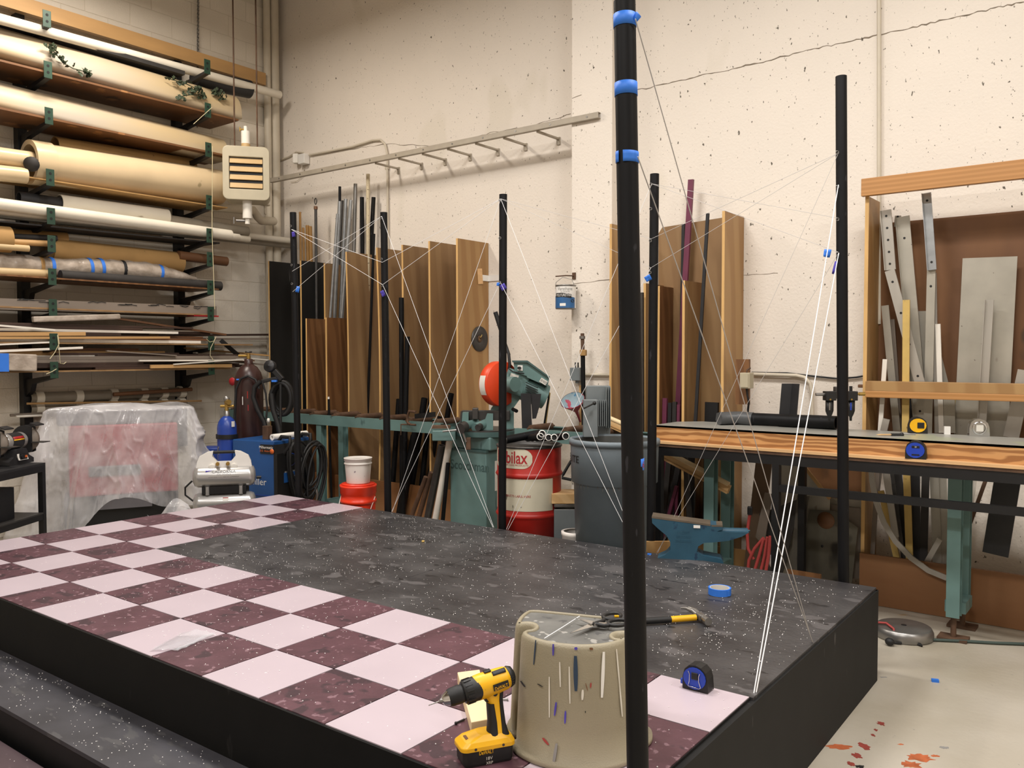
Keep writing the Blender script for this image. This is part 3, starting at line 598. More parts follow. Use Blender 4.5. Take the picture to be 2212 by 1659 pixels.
# wrapped bundle
t = thing('wrapped_bundle', 'long plastic wrapped bundle with blue tape bands on the plywood shelf', 'bundle', PX(200, 590, -3.4)-V((0, 0, .1)))
P = [(-60, 566), (0, 572), (60, 574), (120, 578), (190, 580), (250, 582), (310, 586), (350, 592), (400, 600), (428, 604)]; W = [22, 26, 24, 22, 24, 25, 24, 22, 12, 5]
pts = [PX(*p, -3.40) for p in P]; rs = [w*depth(pts[0])/F_PX for w in W]
fine = []; fr = []
rr = random.Random(5)
for i in range(len(pts)-1):
    for j in range(5):
        fine.append(pts[i].lerp(pts[i+1], j/5)); fr.append((rs[i]+(rs[i+1]-rs[i])*j/5)*rr.uniform(.93, 1.06))
MB().tube(fine, fr, 18).build('wrapping', m_wrap, t)
for x, mm in ((104, m_blue_tape), (194, m_blue_tape), (220, m_blue_tape), (341, m_blue_tape), (258, m_char), (85, m_card)):
    f = min(range(len(fine)), key=lambda i: abs(1106+F_PX*(fine[i]-CAM).dot(_r)/(fine[i]-CAM).dot(_fw)-x)); f = min(max(f, 1), len(fine)-2)
    ax = (fine[f+1]-fine[f-1]).normalized(); MB().lathe([(fr[f]*1.03, -.014), (fr[f]*1.05, 0), (fr[f]*1.03, .014)], fine[f], ax, 20).build('tape_band', mm, t)
tubepx('cardboard_tube', (-60, 585), (114, 592), -3.27, 18, m_roll, 'tan tube in front of the wrapped bundle, left end')
tubepx('fabric_roll', (130, 595), (476, 618), -3.27, 20, m_dark, 'dark fabric roll lying in front of the wrapped bundle', 'roll')
# level 7 grey beam with ink scribbles
A, B = PX(-60, 655, -3.26), PX(462, 672, -3.26); A = A+(A-B).normalized()*1.0; t = thing('grey_beam', 'grey painted beam with black ink scribbles along its face', 'beam', (A+B)/2-V((0, 0, .06)))
bm_ = MB().beam(A, B, .09, .085).build('beam', m_greystrip, t)
rr = random.Random(2); d = (B-A)
for i in range(26):
    c = A + d*rr.uniform(.33, .95) + V((.0465, 0, .03+rr.uniform(-.008, .008))); MB().tube([c, c+d.normalized()*rr.uniform(.02, .05)+V((0, 0, rr.uniform(-.01, .01))), c+d.normalized()*rr.uniform(.06, .09)], .0028, 5).build('ink_mark', m_blackink, t)
# heaps of strips on the two lowest levels
mats = [m_walnut, m_walnut, m_walnut, m_walnut, m_brown, m_greystrip, m_tanstrip, m_whitestrip, m_walnut, m_brown]
nm = {m_walnut.name: 'dark brown', m_brown.name: 'mid brown', m_greystrip.name: 'weathered grey', m_tanstrip.name: 'tan', m_whitestrip.name: 'white'}
rr = random.Random(11)
def strip(A, B, w, h, mat, lab, grp): tag(MB().beam(A, B, w, h).build('trim_strip', mat), lab, 'strip', grp)
for lev, zb, npl, grp, ya, yb in ((8, 1.592, 42, 'trim strips heaped on the upper of two lowest shelves', 2.0, 2.95), (9, 1.369, 50, 'trim strips heaped on the lowest shelf', 1.9, 3.5)):
    rows = {}
    cols = [-3.26-.052*i for i in range(8)]; ht = [zb]*8
    for i in range(npl):
        c = i % 8 if i < 16 else rr.randrange(8)
        mat = rr.choice(mats); h = rr.uniform(.012, .026); w = .047
        y1 = rr.uniform(ya, yb); y0 = rr.uniform(-.6, .8)
        if rr.random() < .25: y0 = rr.uniform(1.2, 1.9)
        z = ht[c]+h/2+.0006
        if ht[c] - zb > (.21 if lev == 8 else .17): continue
        lab = '%s trim strip among the heaped strips on the %s' % (nm[mat.name], 'second lowest rack shelf' if lev == 8 else 'lowest rack shelf')
        tl = rr.uniform(-.006, .006)
        strip(V((cols[c], y0, z)), V((cols[c], y1, z)), w, h, mat, lab, grp + ', ' + nm[mat.name]); ht[c] += h+.0012
# signature strips on top
def sp(a, b, X, w, h, mat, lab, X2=None): tag(MB().beam(PX(*a, X)+((PX(*a, X)-PX(*b, X if X2 is None else X2)).normalized()*.9 if a[0] < 0 else V()), PX(*b, X if X2 is None else X2), w, h).build('trim_strip', mat), lab, 'strip')
sp((-40, 700), (118, 713), -3.20, .02, .014, m_whitestrip, 'bright white strip in front of the upper strip heap, at left')
sp((-40, 722), (184, 721), -3.20, .02, .03, m_tanstrip, 'wide tan strip in front of the upper heap, left end')
sp((-40, 730), (366, 729), -3.195, .02, .018, m_tanstrip, 'long tan strip along the front of the upper heap')
sp((230, 685), (486, 723), -3.30, .05, .016, m_brown, 'long bowed brown strip sloping down towards the corner', X2=-3.28)
sp((320, 725), (578, 723), -3.60, .03, .02, m_walnut, 'dark strip poking past the rack to the corner, upper')
sp((320, 733), (578, 732), -3.56, .03, .02, m_greystrip, 'greyish strip poking past the rack to the corner, lower')
sp((-40, 746), (114, 739), -3.20, .02, .012, m_whitestrip, 'pale strip tilting up at left on the lowest shelf')
sp((-40, 760), (178, 751), -3.20, .02, .018, m_whitestrip, 'white strip with chamfered end on the lowest shelf')
sp((230, 758), (380, 768), -3.22, .03, .01, m_greystrip, 'grey strip sloping down right on the lowest shelf')
sp((300, 779), (527, 778), -3.20, .02, .012, m_whitestrip, 'white strip in front at the right of the lowest shelf')
sp((375, 787), (525, 776), -3.17, .02, .010, m_whitestrip, 'white strip tilting up towards the brown gas cylinder')
sp((325, 792), (500, 790), -3.185, .02, .03, m_tanstrip, 'tan board end in front at the right of the lowest shelf')
sp((400, 752), (578, 768), -3.45, .05, .014, m_tanstrip, 'tan strip poking past the lowest shelf to the corner')
sp((420, 762), (578, 778), -3.40, .05, .012, m_whitestrip, 'white strip poking past the lowest shelf to the corner')
sp((440, 774), (572, 788), -3.36, .05, .014, m_greystrip, 'grey strip poking past the lowest shelf to the corner')
sp((130, 790), (255, 800), -3.40, .04, .008, m_brown, 'brown strip hanging below the lowest shelf')
t = thing('plastic_bundle', 'dark strips in clear wrap with a wide blue tape band at the left edge', 'bundle', PX(30, 782, -3.2)-V((0, 0, .08)))
MB().beam(PX(-50, 780, -3.17), PX(78, 784, -3.17), .05, .13).build('wrapping', m_wrap, t, bevel=.01)
MB().beam(PX(-4, 783, -3.168), PX(16, 783, -3.168), .056, .137).build('tape_band', m_blue_tape, t)
tag(MB().beam(PX(70, 690, -3.20), PX(258, 684, -3.20), .05, .045).build('wrapped_strips', m_wrap, bevel=.01), 'clear wrapped strip bundle with a blue tape patch, upper heap', 'bundle')
# dark bracket beyond the rack
tag(MB().beam(PX(477, 735, -3.5), PX(515, 768, -3.4), .05, .04).build('angle_brace', m_black), 'short black diagonal brace right of the rack', 'brace')
# strings and twine on the rack
tag(MB().tube([PX(459, 316, -3.16), PX(458, 500, -3.16), PX(464, 668, -3.16)], .003, 6).build('dangling_string', m_twine), 'thin cream cord hanging down the corner end of the rack', 'cord')
for k, pts in enumerate([[(125, 722), (128, 742), (118, 762), (108, 775)], [(124, 724), (127, 748), (130, 785), (138, 786), (143, 782)], [(122, 797), (112, 803), (100, 808)], [(467, 727), (462, 737), (453, 739), (446, 732)], [(466, 730), (455, 752), (454, 768), (464, 782)]]):
    tag(MB().tube([PX(x, y, -3.165) for x, y in pts], .0028, 6).build('twine', m_twine), ['twine loop hanging from the upper left end stop', 'twine tying the two lowest end stops at left', 'loose twine tail below the lowest left end stop', 'twine tail on the right end stop of the upper heap', 'twine tying the two lowest end stops at right'][k], 'twine')
tag(MB().tube([PX(458, 232, -3.17), PX(418, 268, -3.17)], .0028, 6).build('twine', m_twine), 'slanting twine under the ivy end of the second rack board', 'twine')
# chain on the wall
mb = MB(); z0, z1 = PX(430, 0, -3.70), PX(428, 270, -3.70)
for i in range(70):
    c = z1.lerp(z0, i/64); c = V((-3.715, c.y, c.z)); a = V((0, 1, 0)) if i % 2 else V((1, 0, 0))
    mb.tube([c + a*(.010*math.cos(q)) + V((0, 0, .021*math.sin(q))) for q in [j*math.pi/4 for j in range(8)]], .0035, 5, closed=True)
tag(mb.build('hanging_chain', m_steel), 'steel chain hanging down the block wall behind the rack', 'chain')
# ivy garlands on the top shell
def ivy(path, X, n, seed, label):
    rr = random.Random(seed); pts = [PX(*p, X) for p in path]; t = thing('ivy_garland', label, 'garland', min(pts, key=lambda p: p.z)-V((0, 0, .03)))
    MB().tube(pts, .004, 5).build('stem', m_ivy, t)
    lf = MB()
    for i in range(n):
        k = rr.random()*(len(pts)-1); a = pts[int(k)].lerp(pts[min(int(k)+1, len(pts)-1)], k % 1) + V((rr.uniform(-.02, .03), rr.uniform(-.035, .035), rr.uniform(-.03, .03)))
        R = Euler((rr.uniform(0, 6), rr.uniform(0, 6), rr.uniform(0, 6))).to_matrix(); s = rr.uniform(.016, .028)
        lf.add([a + R @ V((x*s, y*s, z*s)) for x, y, z in ((0, -1, 0), (.8, -.3, .2), (.4, .2, 0), (.6, .7, .2), (0, 1.1, 0), (-.6, .7, .2), (-.4, .2, 0), (-.8, -.3, .2), (0, 0, .15))], [(8, i, (i+1) % 8) for i in range(8)])
    lf.build('leaf', m_ivy, t, solid=.001)['kind'] = 'stuff'
ivy([(104, 98), (118, 112), (135, 135), (158, 148), (185, 155), (200, 160)], -3.23, 34, 1, 'sprig of ivy trailing over the second rack tube near the left')
ivy([(365, 170), (400, 180), (425, 192), (440, 205), (410, 205), (380, 210)], -3.24, 60, 2, 'ivy looped over the corner end of the second rack tube')
ivy([(455, 195), (470, 200), (482, 212)], -3.26, 22, 3, 'small tuft of ivy at the very end of the second rack tube')
# clear tubes held on the wall under the rack
for k, (y0, y1, lab) in enumerate([(860, 846, 'upper row of pale wall tubes held in ring clips above the covered machine'), (884, 872, 'lower row of pale wall tubes half hidden by the covered machine')]):
    t = thing('wall_tube_holder', lab, 'tube holder', PX(230, y0, XL+.08)-V((0, 0, .06)))
    A, B = PX(64, y0, XL+.08), PX(400, y1, XL+.08); MB().pipe(A, B, .045, .04, 20).build('tube', m_pvcg, t); d = (B-A).normalized()
    for s in (0.05, .28, .5, .70, .84, .97): q = A+(B-A)*s; MB().pipe(q-d*.03, q+d*.03, .056, .046, 20).build('ring_clip', m_pvc, t)
    MB().bb((XL+.004, A.y, A.z-.02), (XL+.035, B.y, A.z+.02)).build('back_rail', m_pvc, t)
tubepx('wooden_dowel', (245, 852), (414, 841), XL+.16, 8, m_brown, 'brown rod stuck through the upper row of wall tubes', 'rod')
tubepx('wooden_dowel', (58, 872), (435, 866), XL+.17, 4, m_tanstrip, 'thin tan rod lying along the wall tubes', 'rod')
tubepx('wooden_dowel', (22, 897), (100, 893), XL+.16, 6, m_greystrip, 'grey stick poking left below the wall tubes', 'rod')
tubepx('wooden_dowel', (35, 900), (100, 897), XL+.2, 5, m_whitestrip, 'pale stick poking left below the wall tubes', 'rod')
# ------------------------------------------------------------------ corner pipes, heater
for k, (x, wd, lab) in enumerate([(579, 15, 'thinner vertical cream pipe in the room corner, left of the pair'), (595, 19, 'thicker vertical cream pipe in the room corner, right of the pair')]):
    y = PX(x, 300, -3.69).y; q = PX(x, 300, -3.69); rr_ = wd/2*depth(q)/F_PX
    tag(MB().tube([V((-3.69, y, .0)), V((-3.69, y, ZC-.01))], rr_, 18).build('wall_pipe', m_pipew), lab, 'pipe', 'corner pipes')
t = thing('condensate_pipe', 'painted horizontal pipe with a wheel valve below the heater by the corner', 'pipe', PX(570, 475, -3.45)-V((0, 0, .05)))
A, B = PX(470, 448, -3.45), PX(548, 455, -3.45); C1 = PX(565, 477, -3.5); D1 = PX(592, 478, -3.56)
MB().tube([PX(440, 446, -3.45), A, B, PX(556, 468, -3.47), C1, D1], .042, 16).build('pipe', m_pipew, t)
v0 = PX(573, 463, -3.5); MB().cyl(v0+V((0, 0, .0)), v0+V((0, 0, .09)), .013).build('valve_stem', m_pipew, t)
MB().lathe([(.045, 0), (.05, .006), (.045, .012), (.005, .012), (.005, 0), (.045, 0)], v0+V((0, 0, .088)), (0, 0, 1), 18).build('valve_wheel', m_pipew, t)
HD = 7.75; hc = PD(533, 378, HD); hx = V((_r.x, _r.y, 0)).normalized(); hx = (Matrix.Rotation(math.radians(14), 3, 'Z') @ hx); hy = V((-hx.y, hx.x, 0)); R = Matrix((hx, hy, V((0, 0, 1)))).transposed()
t = thing('unit_heater', 'beige unit heater with four tan louvers hanging on rods in the corner', 'heater', hc-V((0, 0, .3)))
s = HD/F_PX
fr = MB()
def rrect(w_, h_, r_, n=5):
    p = []
    for cx, cy, a0 in ((w_/2-r_, h_/2-r_, 0), (-w_/2+r_, h_/2-r_, 90), (-w_/2+r_, -h_/2+r_, 180), (w_/2-r_, -h_/2+r_, 270)):
        p += [(cx+r_*math.cos(math.radians(a0+90*i/n)), cy+r_*math.sin(math.radians(a0+90*i/n))) for i in range(n+1)]
    return p
def ring(mb, out, inn, o, ux, uy, dv):  # frame with hole : out & inn loops same count
    n = len(out); o, ux, uy, dv = V(o), V(ux), V(uy), V(dv)
    P = [o+ux*a+uy*b for a, b in out]; Q = [o+ux*a+uy*b for a, b in inn]
    mb.add(P+Q+[p+dv for p in P]+[q+dv for q in Q], [x for i in range(n) for j in [(i+1) % n] for x in ((i, j, n+j, n+i), (2*n+i, 3*n+i, 3*n+j, 2*n+j), (i, 2*n+i, 2*n+j, j), (n+i, n+j, 3*n+j, 3*n+i))])
    return mb
fc = hc - hy*.06
ring(fr, rrect(96*s, 114*s, .05), rrect(69*s, 68*s, .004), fc, hx, V((0, 0, 1)), -hy*.03); fr.build('front_frame', m_heater, t, bevel=.006)
MB().prism(rrect(94*s, 112*s, .06), fc, hx, V((0, 0, 1)), hy*.26, 0, True).build('casing', m_heater, t)
for i in range(4):
    c = fc - hy*.016 + V((0, 0, (26-17.4*i)*s)); MB().box(c, (67*s, .008, 13*s), R @ Matrix.Rotation(math.radians(-28), 3, 'X')).build('louver', m_louver, t, bevel=.002)
MB().box(fc-hy*.004, (68*s, .006, 67*s), R).build('grille_back', m_black, t)
for x in (507, 556):
    top = PD(x, -60, HD+.05); bot = PD(x, 322, HD+.05); top = V((bot.x, bot.y, ZC)); MB().cyl(bot, top, .007, 8).build('hanger_rod', m_rust, t)
p = PD(531, 322, HD+.06); MB().cyl(p-V((0, 0, .02)), p+V((0, 0, 38*s)), 9.5*s).build('upper_pipe', m_insul, t); MB().cyl(p+V((0, 0, 38*s)), p+V((0, 0, 49*s)), 4*s).build('vent_nipple', m_insul, t)
MB().cyl(p-V((0, 0, .02)), p+V((0, 0, 11*s)), 9.7*s).build('pipe_collar', m_louver, t)
q = p+V((0, 0, 42*s)); MB().tube([q, q-hx*.05], .008, 8).tube([q-hx*.05-V((0, 0, .02)), q-hx*.05+V((0, 0, .02))], .006, 6).build('vent_cock', m_brass, t)
p = PD(534, 434, HD+.02); MB().cyl(p-V((0, 0, 38*s)), p+V((0, 0, .02)), 10*s).build('lower_pipe', m_insul, t); MB().cyl(p-V((0, 0, 50*s)), p-V((0, 0, 37*s)), 5*s).build('drain_nipple', m_insul, t)
q = p-V((0, 0, 43*s)); MB().tube([q, q-hx*.10], .012, 8).tube([q-hx*.12-V((0, 0, .03)), q-hx*.12+V((0, 0, .03))], .007, 6).build('drain_valve', m_steel, t)
# ------------------------------------------------------------------ strut, its arms, conduit and box on the back wall
SY = YP-.03
A, B = PY(583, 390, SY), PY(1293, 248, SY)
t = thing('strut_channel', 'long grey steel strut channel rising along the upper back wall', 'strut', (A+B)/2)
d = (B-A).normalized(); up = V((0, 0, 1))-d*d.z; mb = MB()
mb.beam(A-V((0, .004, 0)), B-V((0, .004, 0)), .004, .042); mb.beam(A+V((0, .012, .02)), B+V((0, .012, .02)), .036, .003); mb.beam(A+V((0, .012, -.02)), B+V((0, .012, -.02)), .036, .003)
mb.build('channel', m_strut, t)
for i in range(12): q = A.lerp(B, .04+i*.085)-V((0, .0065, 0)); MB().cyl(q+V((0, .002, 0)), q-V((0, .002, 0)), .008, 10).build('bolt', m_steel, t)
for x, y in [(861, 353), (911, 344), (962, 332), (1016, 321), (1076, 310), (1136, 296), (1207, 281)]:
    e = PY(x, y, YB-.002); k = (e.x-A.x)/(B.x-A.x); zz = A.z+(B.z-A.z)*k
    m2 = MB(); m2.bb((e.x-.012, SY+.02, zz-.035), (e.x+.012, YB-.002, zz-.022)); m2.bb((e.x-.016, YB-.012, zz-.075), (e.x+.016, YB-.001, zz-.015)); m2.build('arm', m_strut, t)
t = thing('electrical_conduit', 'painted conduit running from a wall box then bending down beside the boards', 'conduit', PY(700, 340, YB-.03)-V((0, 0, .3)))
pts = [PY(*p, YB-.022) for p in [(668, 335), (700, 329), (760, 317), (805, 303), (822, 302), (832, 312), (836, 330), (837, 400), (838, 560)]]
MB().tube(pts, .010, 10).build('pipe', m_pipew, t)
MB().tube([PY(*p, YB-.02) for p in [(582, 346), (600, 348), (625, 338), (640, 328), (656, 330)]], .008, 8).build('feed_cable', m_pipew, t)
c = PY(656, 344, YB-.045); MB().box(c, (.10, .07, .10)).build('junction_box', m_white, t, bevel=.004)
c = PY(640, 343, YB-.06); MB().box(c, (.06, .06, .10), rz(30)).build('spot_lamp', m_insul, t, bevel=.01)
MB().tube([PY(*p, YB-.015) for p in [(657, 357), (655, 380), (640, 392), (628, 393)]], .003, 6).build('loose_wire', m_pipew, t)
c = PY(836, 362, YB-.02); MB().box(c, (.04, .02, .03)).build('conduit_clip', m_pipew, t)
tag(MB().tube([PY(1899, -80, YR-.02), PY(1899, 700, YR-.02)], .012, 10).build('wall_conduit', m_pipew), 'thin vertical cream conduit on the back wall above the plywood metal rack', 'conduit')
# ------------------------------------------------------------------ covered machine at the left wall
ML, MR = V((-3.12, 1.46, 0)), V((-2.70, 2.33, 0)); mx = (MR-ML).normalized(); my = V((-mx.y, mx.x, 0)); MW = (MR-ML).length; MD = .36
t = thing('covered_machine', 'red and grey shop machine standing under clear plastic sheeting', 'machine', (ML+MR)/2+my*MD/2)
RM = Matrix((mx, my, V((0, 0, 1)))).transposed()
def mbox(a0, a1, b0, b1, z0, z1): c = ML+mx*(a0+a1)/2+my*(b0+b1)/2+V((0, 0, (z0+z1)/2)); return MB().box(c, (a1-a0, b1-b0, z1-z0), RM)
mbox(.02, MW-.02, .03, MD, .93, 1.06).build('top_housing', m_machg, t, bevel=.02)
mbox(.10, MW-.06, .02, MD, .36, .93).build('red_panel', m_redm, t, bevel=.015)
mbox(.24, .62, .0, .03, .52, .60).build('handle_recess', m_machg, t, bevel=.01)
mbox(.06, MW-.06, .06, MD, .0, .36).build('base', m_black, t, bevel=.01)
mbox(.30, .70, .01, .06, .25, .36).build('lower_tray', m_machg, t)
# plastic sheeting
per = [ML+my*(MD+.02)-mx*.04, ML-mx*.05-my*.03, MR+mx*.05-my*.03, MR+mx*.05+my*(MD+.02)]
seg = [(per[i+1]-per[i]).length for i in range(3)]; tot = sum(seg)
def along(s):
    d = s*tot
    for i in range(3):
        if d <= seg[i] or i == 2: return per[i].lerp(per[i+1], min(1, d/seg[i])), i
        d -= seg[i]
ctr = (per[0]+per[2])/2
def drape(a, b):
    P, i = along(a); out = [(-mx), (-my), (mx)][i]
    if b < .12:  # top sheet
        k = b/.12; q = ctr.lerp(P, k); q = ctr + (P-ctr)*k
        return V((q.x, q.y, 1.085 + .012*math.sin(9*a+6*k) - (.03*k**6)))
    k = (b-.12)/.88
    hem = .16 + .12*math.sin(a*17) + (.22*math.exp(-((a-.62)/.14)**2)) - .14*math.exp(-((a-.18)/.12)**2)
    z = 1.055 - k*(1.055-max(.015, hem))
    corner = math.exp(-((a*tot-seg[0])/.16)**2) + math.exp(-((a*tot-seg[0]-seg[1])/.16)**2)
    n1 = noise.noise(V((a*8, k*1.6, 1.5))); n2 = noise.noise(V((a*24+k*3, k*3.0, 9.5)))
    off = .008 + k*.07 + corner*(.24 if a < .5 else .16)*k**1.1 + .07*n1*k**.5 + .03*n2*k**.4 + .045*math.sin(a*34+3*k+4*n1)*k**.7 + .04*(1-abs(math.sin(a*23+1.2*k+3*n1)))**4*k**.3 + .018*(1-abs(math.sin(a*51-2*k+4*n2)))**4
    o2 = (P-ctr); o2.z = 0; o2.normalize()
    q = P + (out*.6+o2*.4)*max(.004, off)
    q.x = max(q.x, XL+.02); return V((q.x, q.y, z))
tag(MB().grid(drape, 240, 70).build('plastic_sheeting', m_poly), 'wrinkled clear plastic sheeting draped over the red machine', 'plastic sheet')
tag(MB().grid(lambda i, j: PD(318+88*i+16*j, 1112-32*i+14*math.sin(7*i)+26*j, 6.50-.10*j+.04*math.sin(9*i+4*j)) , 12, 8).build('plastic_sheeting', m_poly), 'loose end of plastic sheeting bunched on the floor beside the compressor', 'plastic sheet')
# ------------------------------------------------------------------ grinder table
d0 = 5.8; TR = PD(98, 1000, d0); TL = PD(-40, 1030, 5.16); TL.z = TR.z = .75; tx = (TL-TR).normalized(); ty = V((tx.y, -tx.x, 0)); ty = ty if ty.dot(V((-1, 1, 0))) > 0 else -ty
t = thing('work_table', 'black welded steel work table with a lower shelf at the left edge', 'table', V(((TL.x+TR.x)/2, (TL.y+TR.y)/2, 0))+ty*.2)
TW, TD = .95, .42
def tp(a, b, z): return TR+tx*a+ty*b+V((0, 0, z-.75))
RTB = Matrix((tx, ty, V((0, 0, 1)) if tx.cross(ty).z > 0 else V((0, 0, -1)))).transposed()
def tbx(mb, a0, a1, b0, b1, z0, z1): return mb.box(tp((a0+a1)/2, (b0+b1)/2, (z0+z1)/2), (a1-a0, b1-b0, z1-z0), RTB)
tbx(MB(), 0, TW, 0, TD, .735, .75).build('table_top', m_char, t)
m2 = MB(); tbx(m2, 0, TW, 0, .03, .69, .735); tbx(m2, 0, TW, TD-.03, TD, .69, .735); tbx(m2, 0, .03, .03, TD-.03, .69, .735); m2.build('apron', m_black, t)
for a in (0, TW-.035):
    for b in (0, TD-.035): tbx(MB(), a, a+.035, b, b+.035, 0, .69).build('leg', m_black, t)
tbx(MB(), .035, TW-.035, 0, TD, .40, .41).build('lower_shelf', m_dsteel, t)
m2 = MB(); tbx(m2, .035, TW-.035, .002, .03, .36, .40); tbx(m2, .002, .03, .035, TD-.035, .36, .40); m2.build('shelf_rail', m_black, t)
tbx(MB(), .25, .75, .06, TD-.05, .412, .62).build('dark_bin', m_black, None); o = bpy.data.objects['dark_bin']; tag(o, 'dark box stored on the lower shelf of the grinder table', 'box')
# bench grinder
G = PD(25, 957, 5.72); gx = -tx; gz = V((0, 0, 1)); gy = -ty; base = V((G.x, G.y, .75))
t = thing('bench_grinder', 'silver and black bench grinder with a red and yellow motor label', 'grinder', base)
G = base + V((0, 0, .155))
MB().lathe([(.0, -.10), (.052, -.10), (.056, -.09), (.056, .09), (.052, .10), (0, .10)], G, gx, 24).build('motor', m_silver, t)
MB().lathe([(.0565, -.06), (.0568, -.055), (.0568, .055), (.0565, .06)], G, gx, 24).build('label_band', m_char, t)
for h0, h1, mm in ((.018, .034, m_redtxt), (.008, .016, m_yellow)):
    def fn(i, j, h0=h0, h1=h1):
        a = math.asin(min(1, (h0+(h1-h0)*j)/.0572)); return G + gx*(-.055+.11*i) + gy*(.0572*math.cos(a)) + gz*(.0572*math.sin(a))
    MB().grid(fn, 4, 4).build('label_stripe', mm, t, solid=.0006)
MB().prism([(-.13, 0), (.13, 0), (.13, .03), (.08, .055), (.05, .105), (-.05, .105), (-.08, .055), (-.13, .03)], base+gy*.07, gx, gz, -gy*.14).build('pedestal', m_char, t, bevel=.006)
pl_ = MB(); pl_.prism([(-.05, 0), (.05, 0), (.05, .055), (-.05, .055)], base+gy*.085+gz*.03, gx, (gz-gy*.35).normalized(), -gy*.006); pl_.build('switch_plate', m_white, t, bevel=.004)
MB().box(base+gy*.082+gz*.055+gx*.0, (.075, .008, .042), Matrix((gx, gy, gz)).transposed()).build('switch_panel', m_tblack, t)
MB().cyl(base+gy*.084+gz*.055-gx*.02, base+gy*.094+gz*.055-gx*.02, .014, 14).build('dial', m_tblack, t)
MB().box(base+gy*.087+gz*.052+gx*.02, (.018, .008, .014), Matrix((gx, gy, gz)).transposed()).build('switch_button', m_orangeplain, t)
for sgn in (1, -1):
    c = G+gx*sgn*.165
    MB().lathe([(.0, -.014), (.085, -.014), (.085, .014), (0, .014)], c, gx, 28).build('wheel', m_greystrip, t)
    gd = MB(); pts = [(.098*math.cos(math.radians(a)), .098*math.sin(math.radians(a))) for a in range(60, 301, 15)]
    gd.prism([(math.cos(math.radians(a))*.03, math.sin(math.radians(a))*.03) for a in range(0, 360, 20)], c-gx*sgn*.05, gy, gz, gx*sgn*.03)
    gd.prism(pts, c-gx*sgn*.024, gy, gz, gx*sgn*.008); gd.prism(pts, c+gx*sgn*.02, gy, gz, gx*sgn*.006); gd.build('wheel_guard', m_char, t)
    MB().box(c+gy*.10-gz*.02, (.075, .09, .006), Matrix((gx, gy, gz)).transposed()).build('tool_rest', m_dsteel, t)
    MB().box(c+gy*.075+gz*.105, (.09, .05, .008), Matrix((gx, gy, gz)).transposed() @ Matrix.Rotation(-.3, 3, 'X')).build('eye_shield', m_char, t)
tag(MB().tube([tp(.25, .35, .82), tp(.1, .38, .93), tp(.6, .36, .95)], .012, 8).tube([tp(.2, .38, .752), tp(.2, .38, .94)], .01, 8).build('tool_stand', m_black), 'dark bar stand behind the bench grinder', 'stand')
# ------------------------------------------------------------------ gas cylinders
def gas(name, c, r, h, mat, label):
    t = thing(name, label, 'gas cylinder', V((c.x, c.y, 0)))
    b = V((c.x, c.y, 0)); MB().lathe([(0, 0), (r*.9, 0), (r, .02), (r, h-r*1.35), (r*.97, h-r*1.0), (r*.85, h-r*.6), (r*.6, h-r*.22), (r*.3, h), (0, h)], b, (0, 0, 1), 36).build('tank', mat, t)
    MB().lathe([(r*.30, 0), (r*.30, .05), (r*.2, .055), (0, .055)], b+V((0, 0, h-.01)), n=18).build('neck_ring', mat if r > .1 else m_steel, t)
    return t, b+V((0, 0, h+.04))
c = PD(538, 860, 7.25); t, top = gas('gas_cylinder', c, .119, 1.41, m_cylr, 'tall dark brown gas cylinder with a brass valve behind the blue welder')
MB().cyl(top, top+V((0, 0, .05)), .016).cyl(top+V((0, 0, .03))-mx*.0, top+V((0, 0, .03))+V((-.07, -.05, .0)), .012).build('valve', m_brass, t)
MB().lathe([(.004, 0), (.026, 0), (.03, .008), (.026, .016), (.004, .016)], top+V((0, 0, .055)), n=14).build('hand_wheel', m_dsteel, t)
sx = V((_r.x, _r.y, 0)).normalized(); sf = V((-_fw.x, -_fw.y, 0)).normalized()
c0 = V((c.x, c.y, 0))
for dx, z, col, h in ((-.052, 1.10, m_white, .07), (-.012, 1.15, m_red, .06), (-.008, 1.04, m_redtxt, .05)):
    vdir = (V((CAM.x, CAM.y, 0))-c0).normalized(); a0 = math.asin(dx/.119); sd = V((-vdir.y, vdir.x, 0)); sd = sd if sd.dot(sx) > 0 else -sd
    MB().grid(lambda i, j, a0=a0, z=z, h=h: c0 + (vdir*math.cos(a0+.06*(i-.5)) + sd*math.sin(a0+.06*(i-.5)))*.1202 + V((0, 0, z+h*(j-.5))), 3, 2).build('paint_mark', col, t)
MB().box(top+sx*(-.055)+V((0, 0, -.17))+sf*.10, (.035, .02, .012), rz(45)).build('tape_scrap', m_blue_tape, t)
tag(MB().lathe([(0, 0), (.035, 0), (.037, .006), (.035, .012), (0, .012)], PD(503, 824, 7.3), (sf*.9+sx*-.4), 8).build('red_knob_tag', m_redtxt), 'red octagonal tag hanging beside the brown gas cylinder', 'tag')
hs = PD(506, 850, 7.14); tag(MB().tube([PD(x, y, 7.1) for x, y in [(508, 970), (507, 900), (510, 840), (520, 818), (536, 812), (552, 820), (560, 840)]], .011, 8).build('gas_hose', m_rubber), 'black hose looped over the front of the brown gas cylinder', 'hose')
c = PD(490, 905, 6.95); t, top = gas('gas_cylinder', c, .078, .985, m_cylb, 'short blue gas cylinder with a brass regulator, left of the blue welder')
MB().cyl(top, top+V((0, 0, .09)), .016).cyl(top+V((0, 0, .04))-sx*.05, top+V((0, 0, .04))+sx*.06, .012).cyl(top+V((0, 0, .075)), top+V((0, 0, .075))+sx*.03+sf*.03, .022, 14).build('regulator', m_brass, t)
MB().lathe([(.0, 0), (.024, 0), (.024, .022), (0, .022)], top+V((0, 0, .10)), (sf+sx*.3), 14).build('gauge', m_steel, t)
vd = (V((CAM.x, CAM.y, 0))-V((c.x, c.y, 0))).normalized(); sd = sx
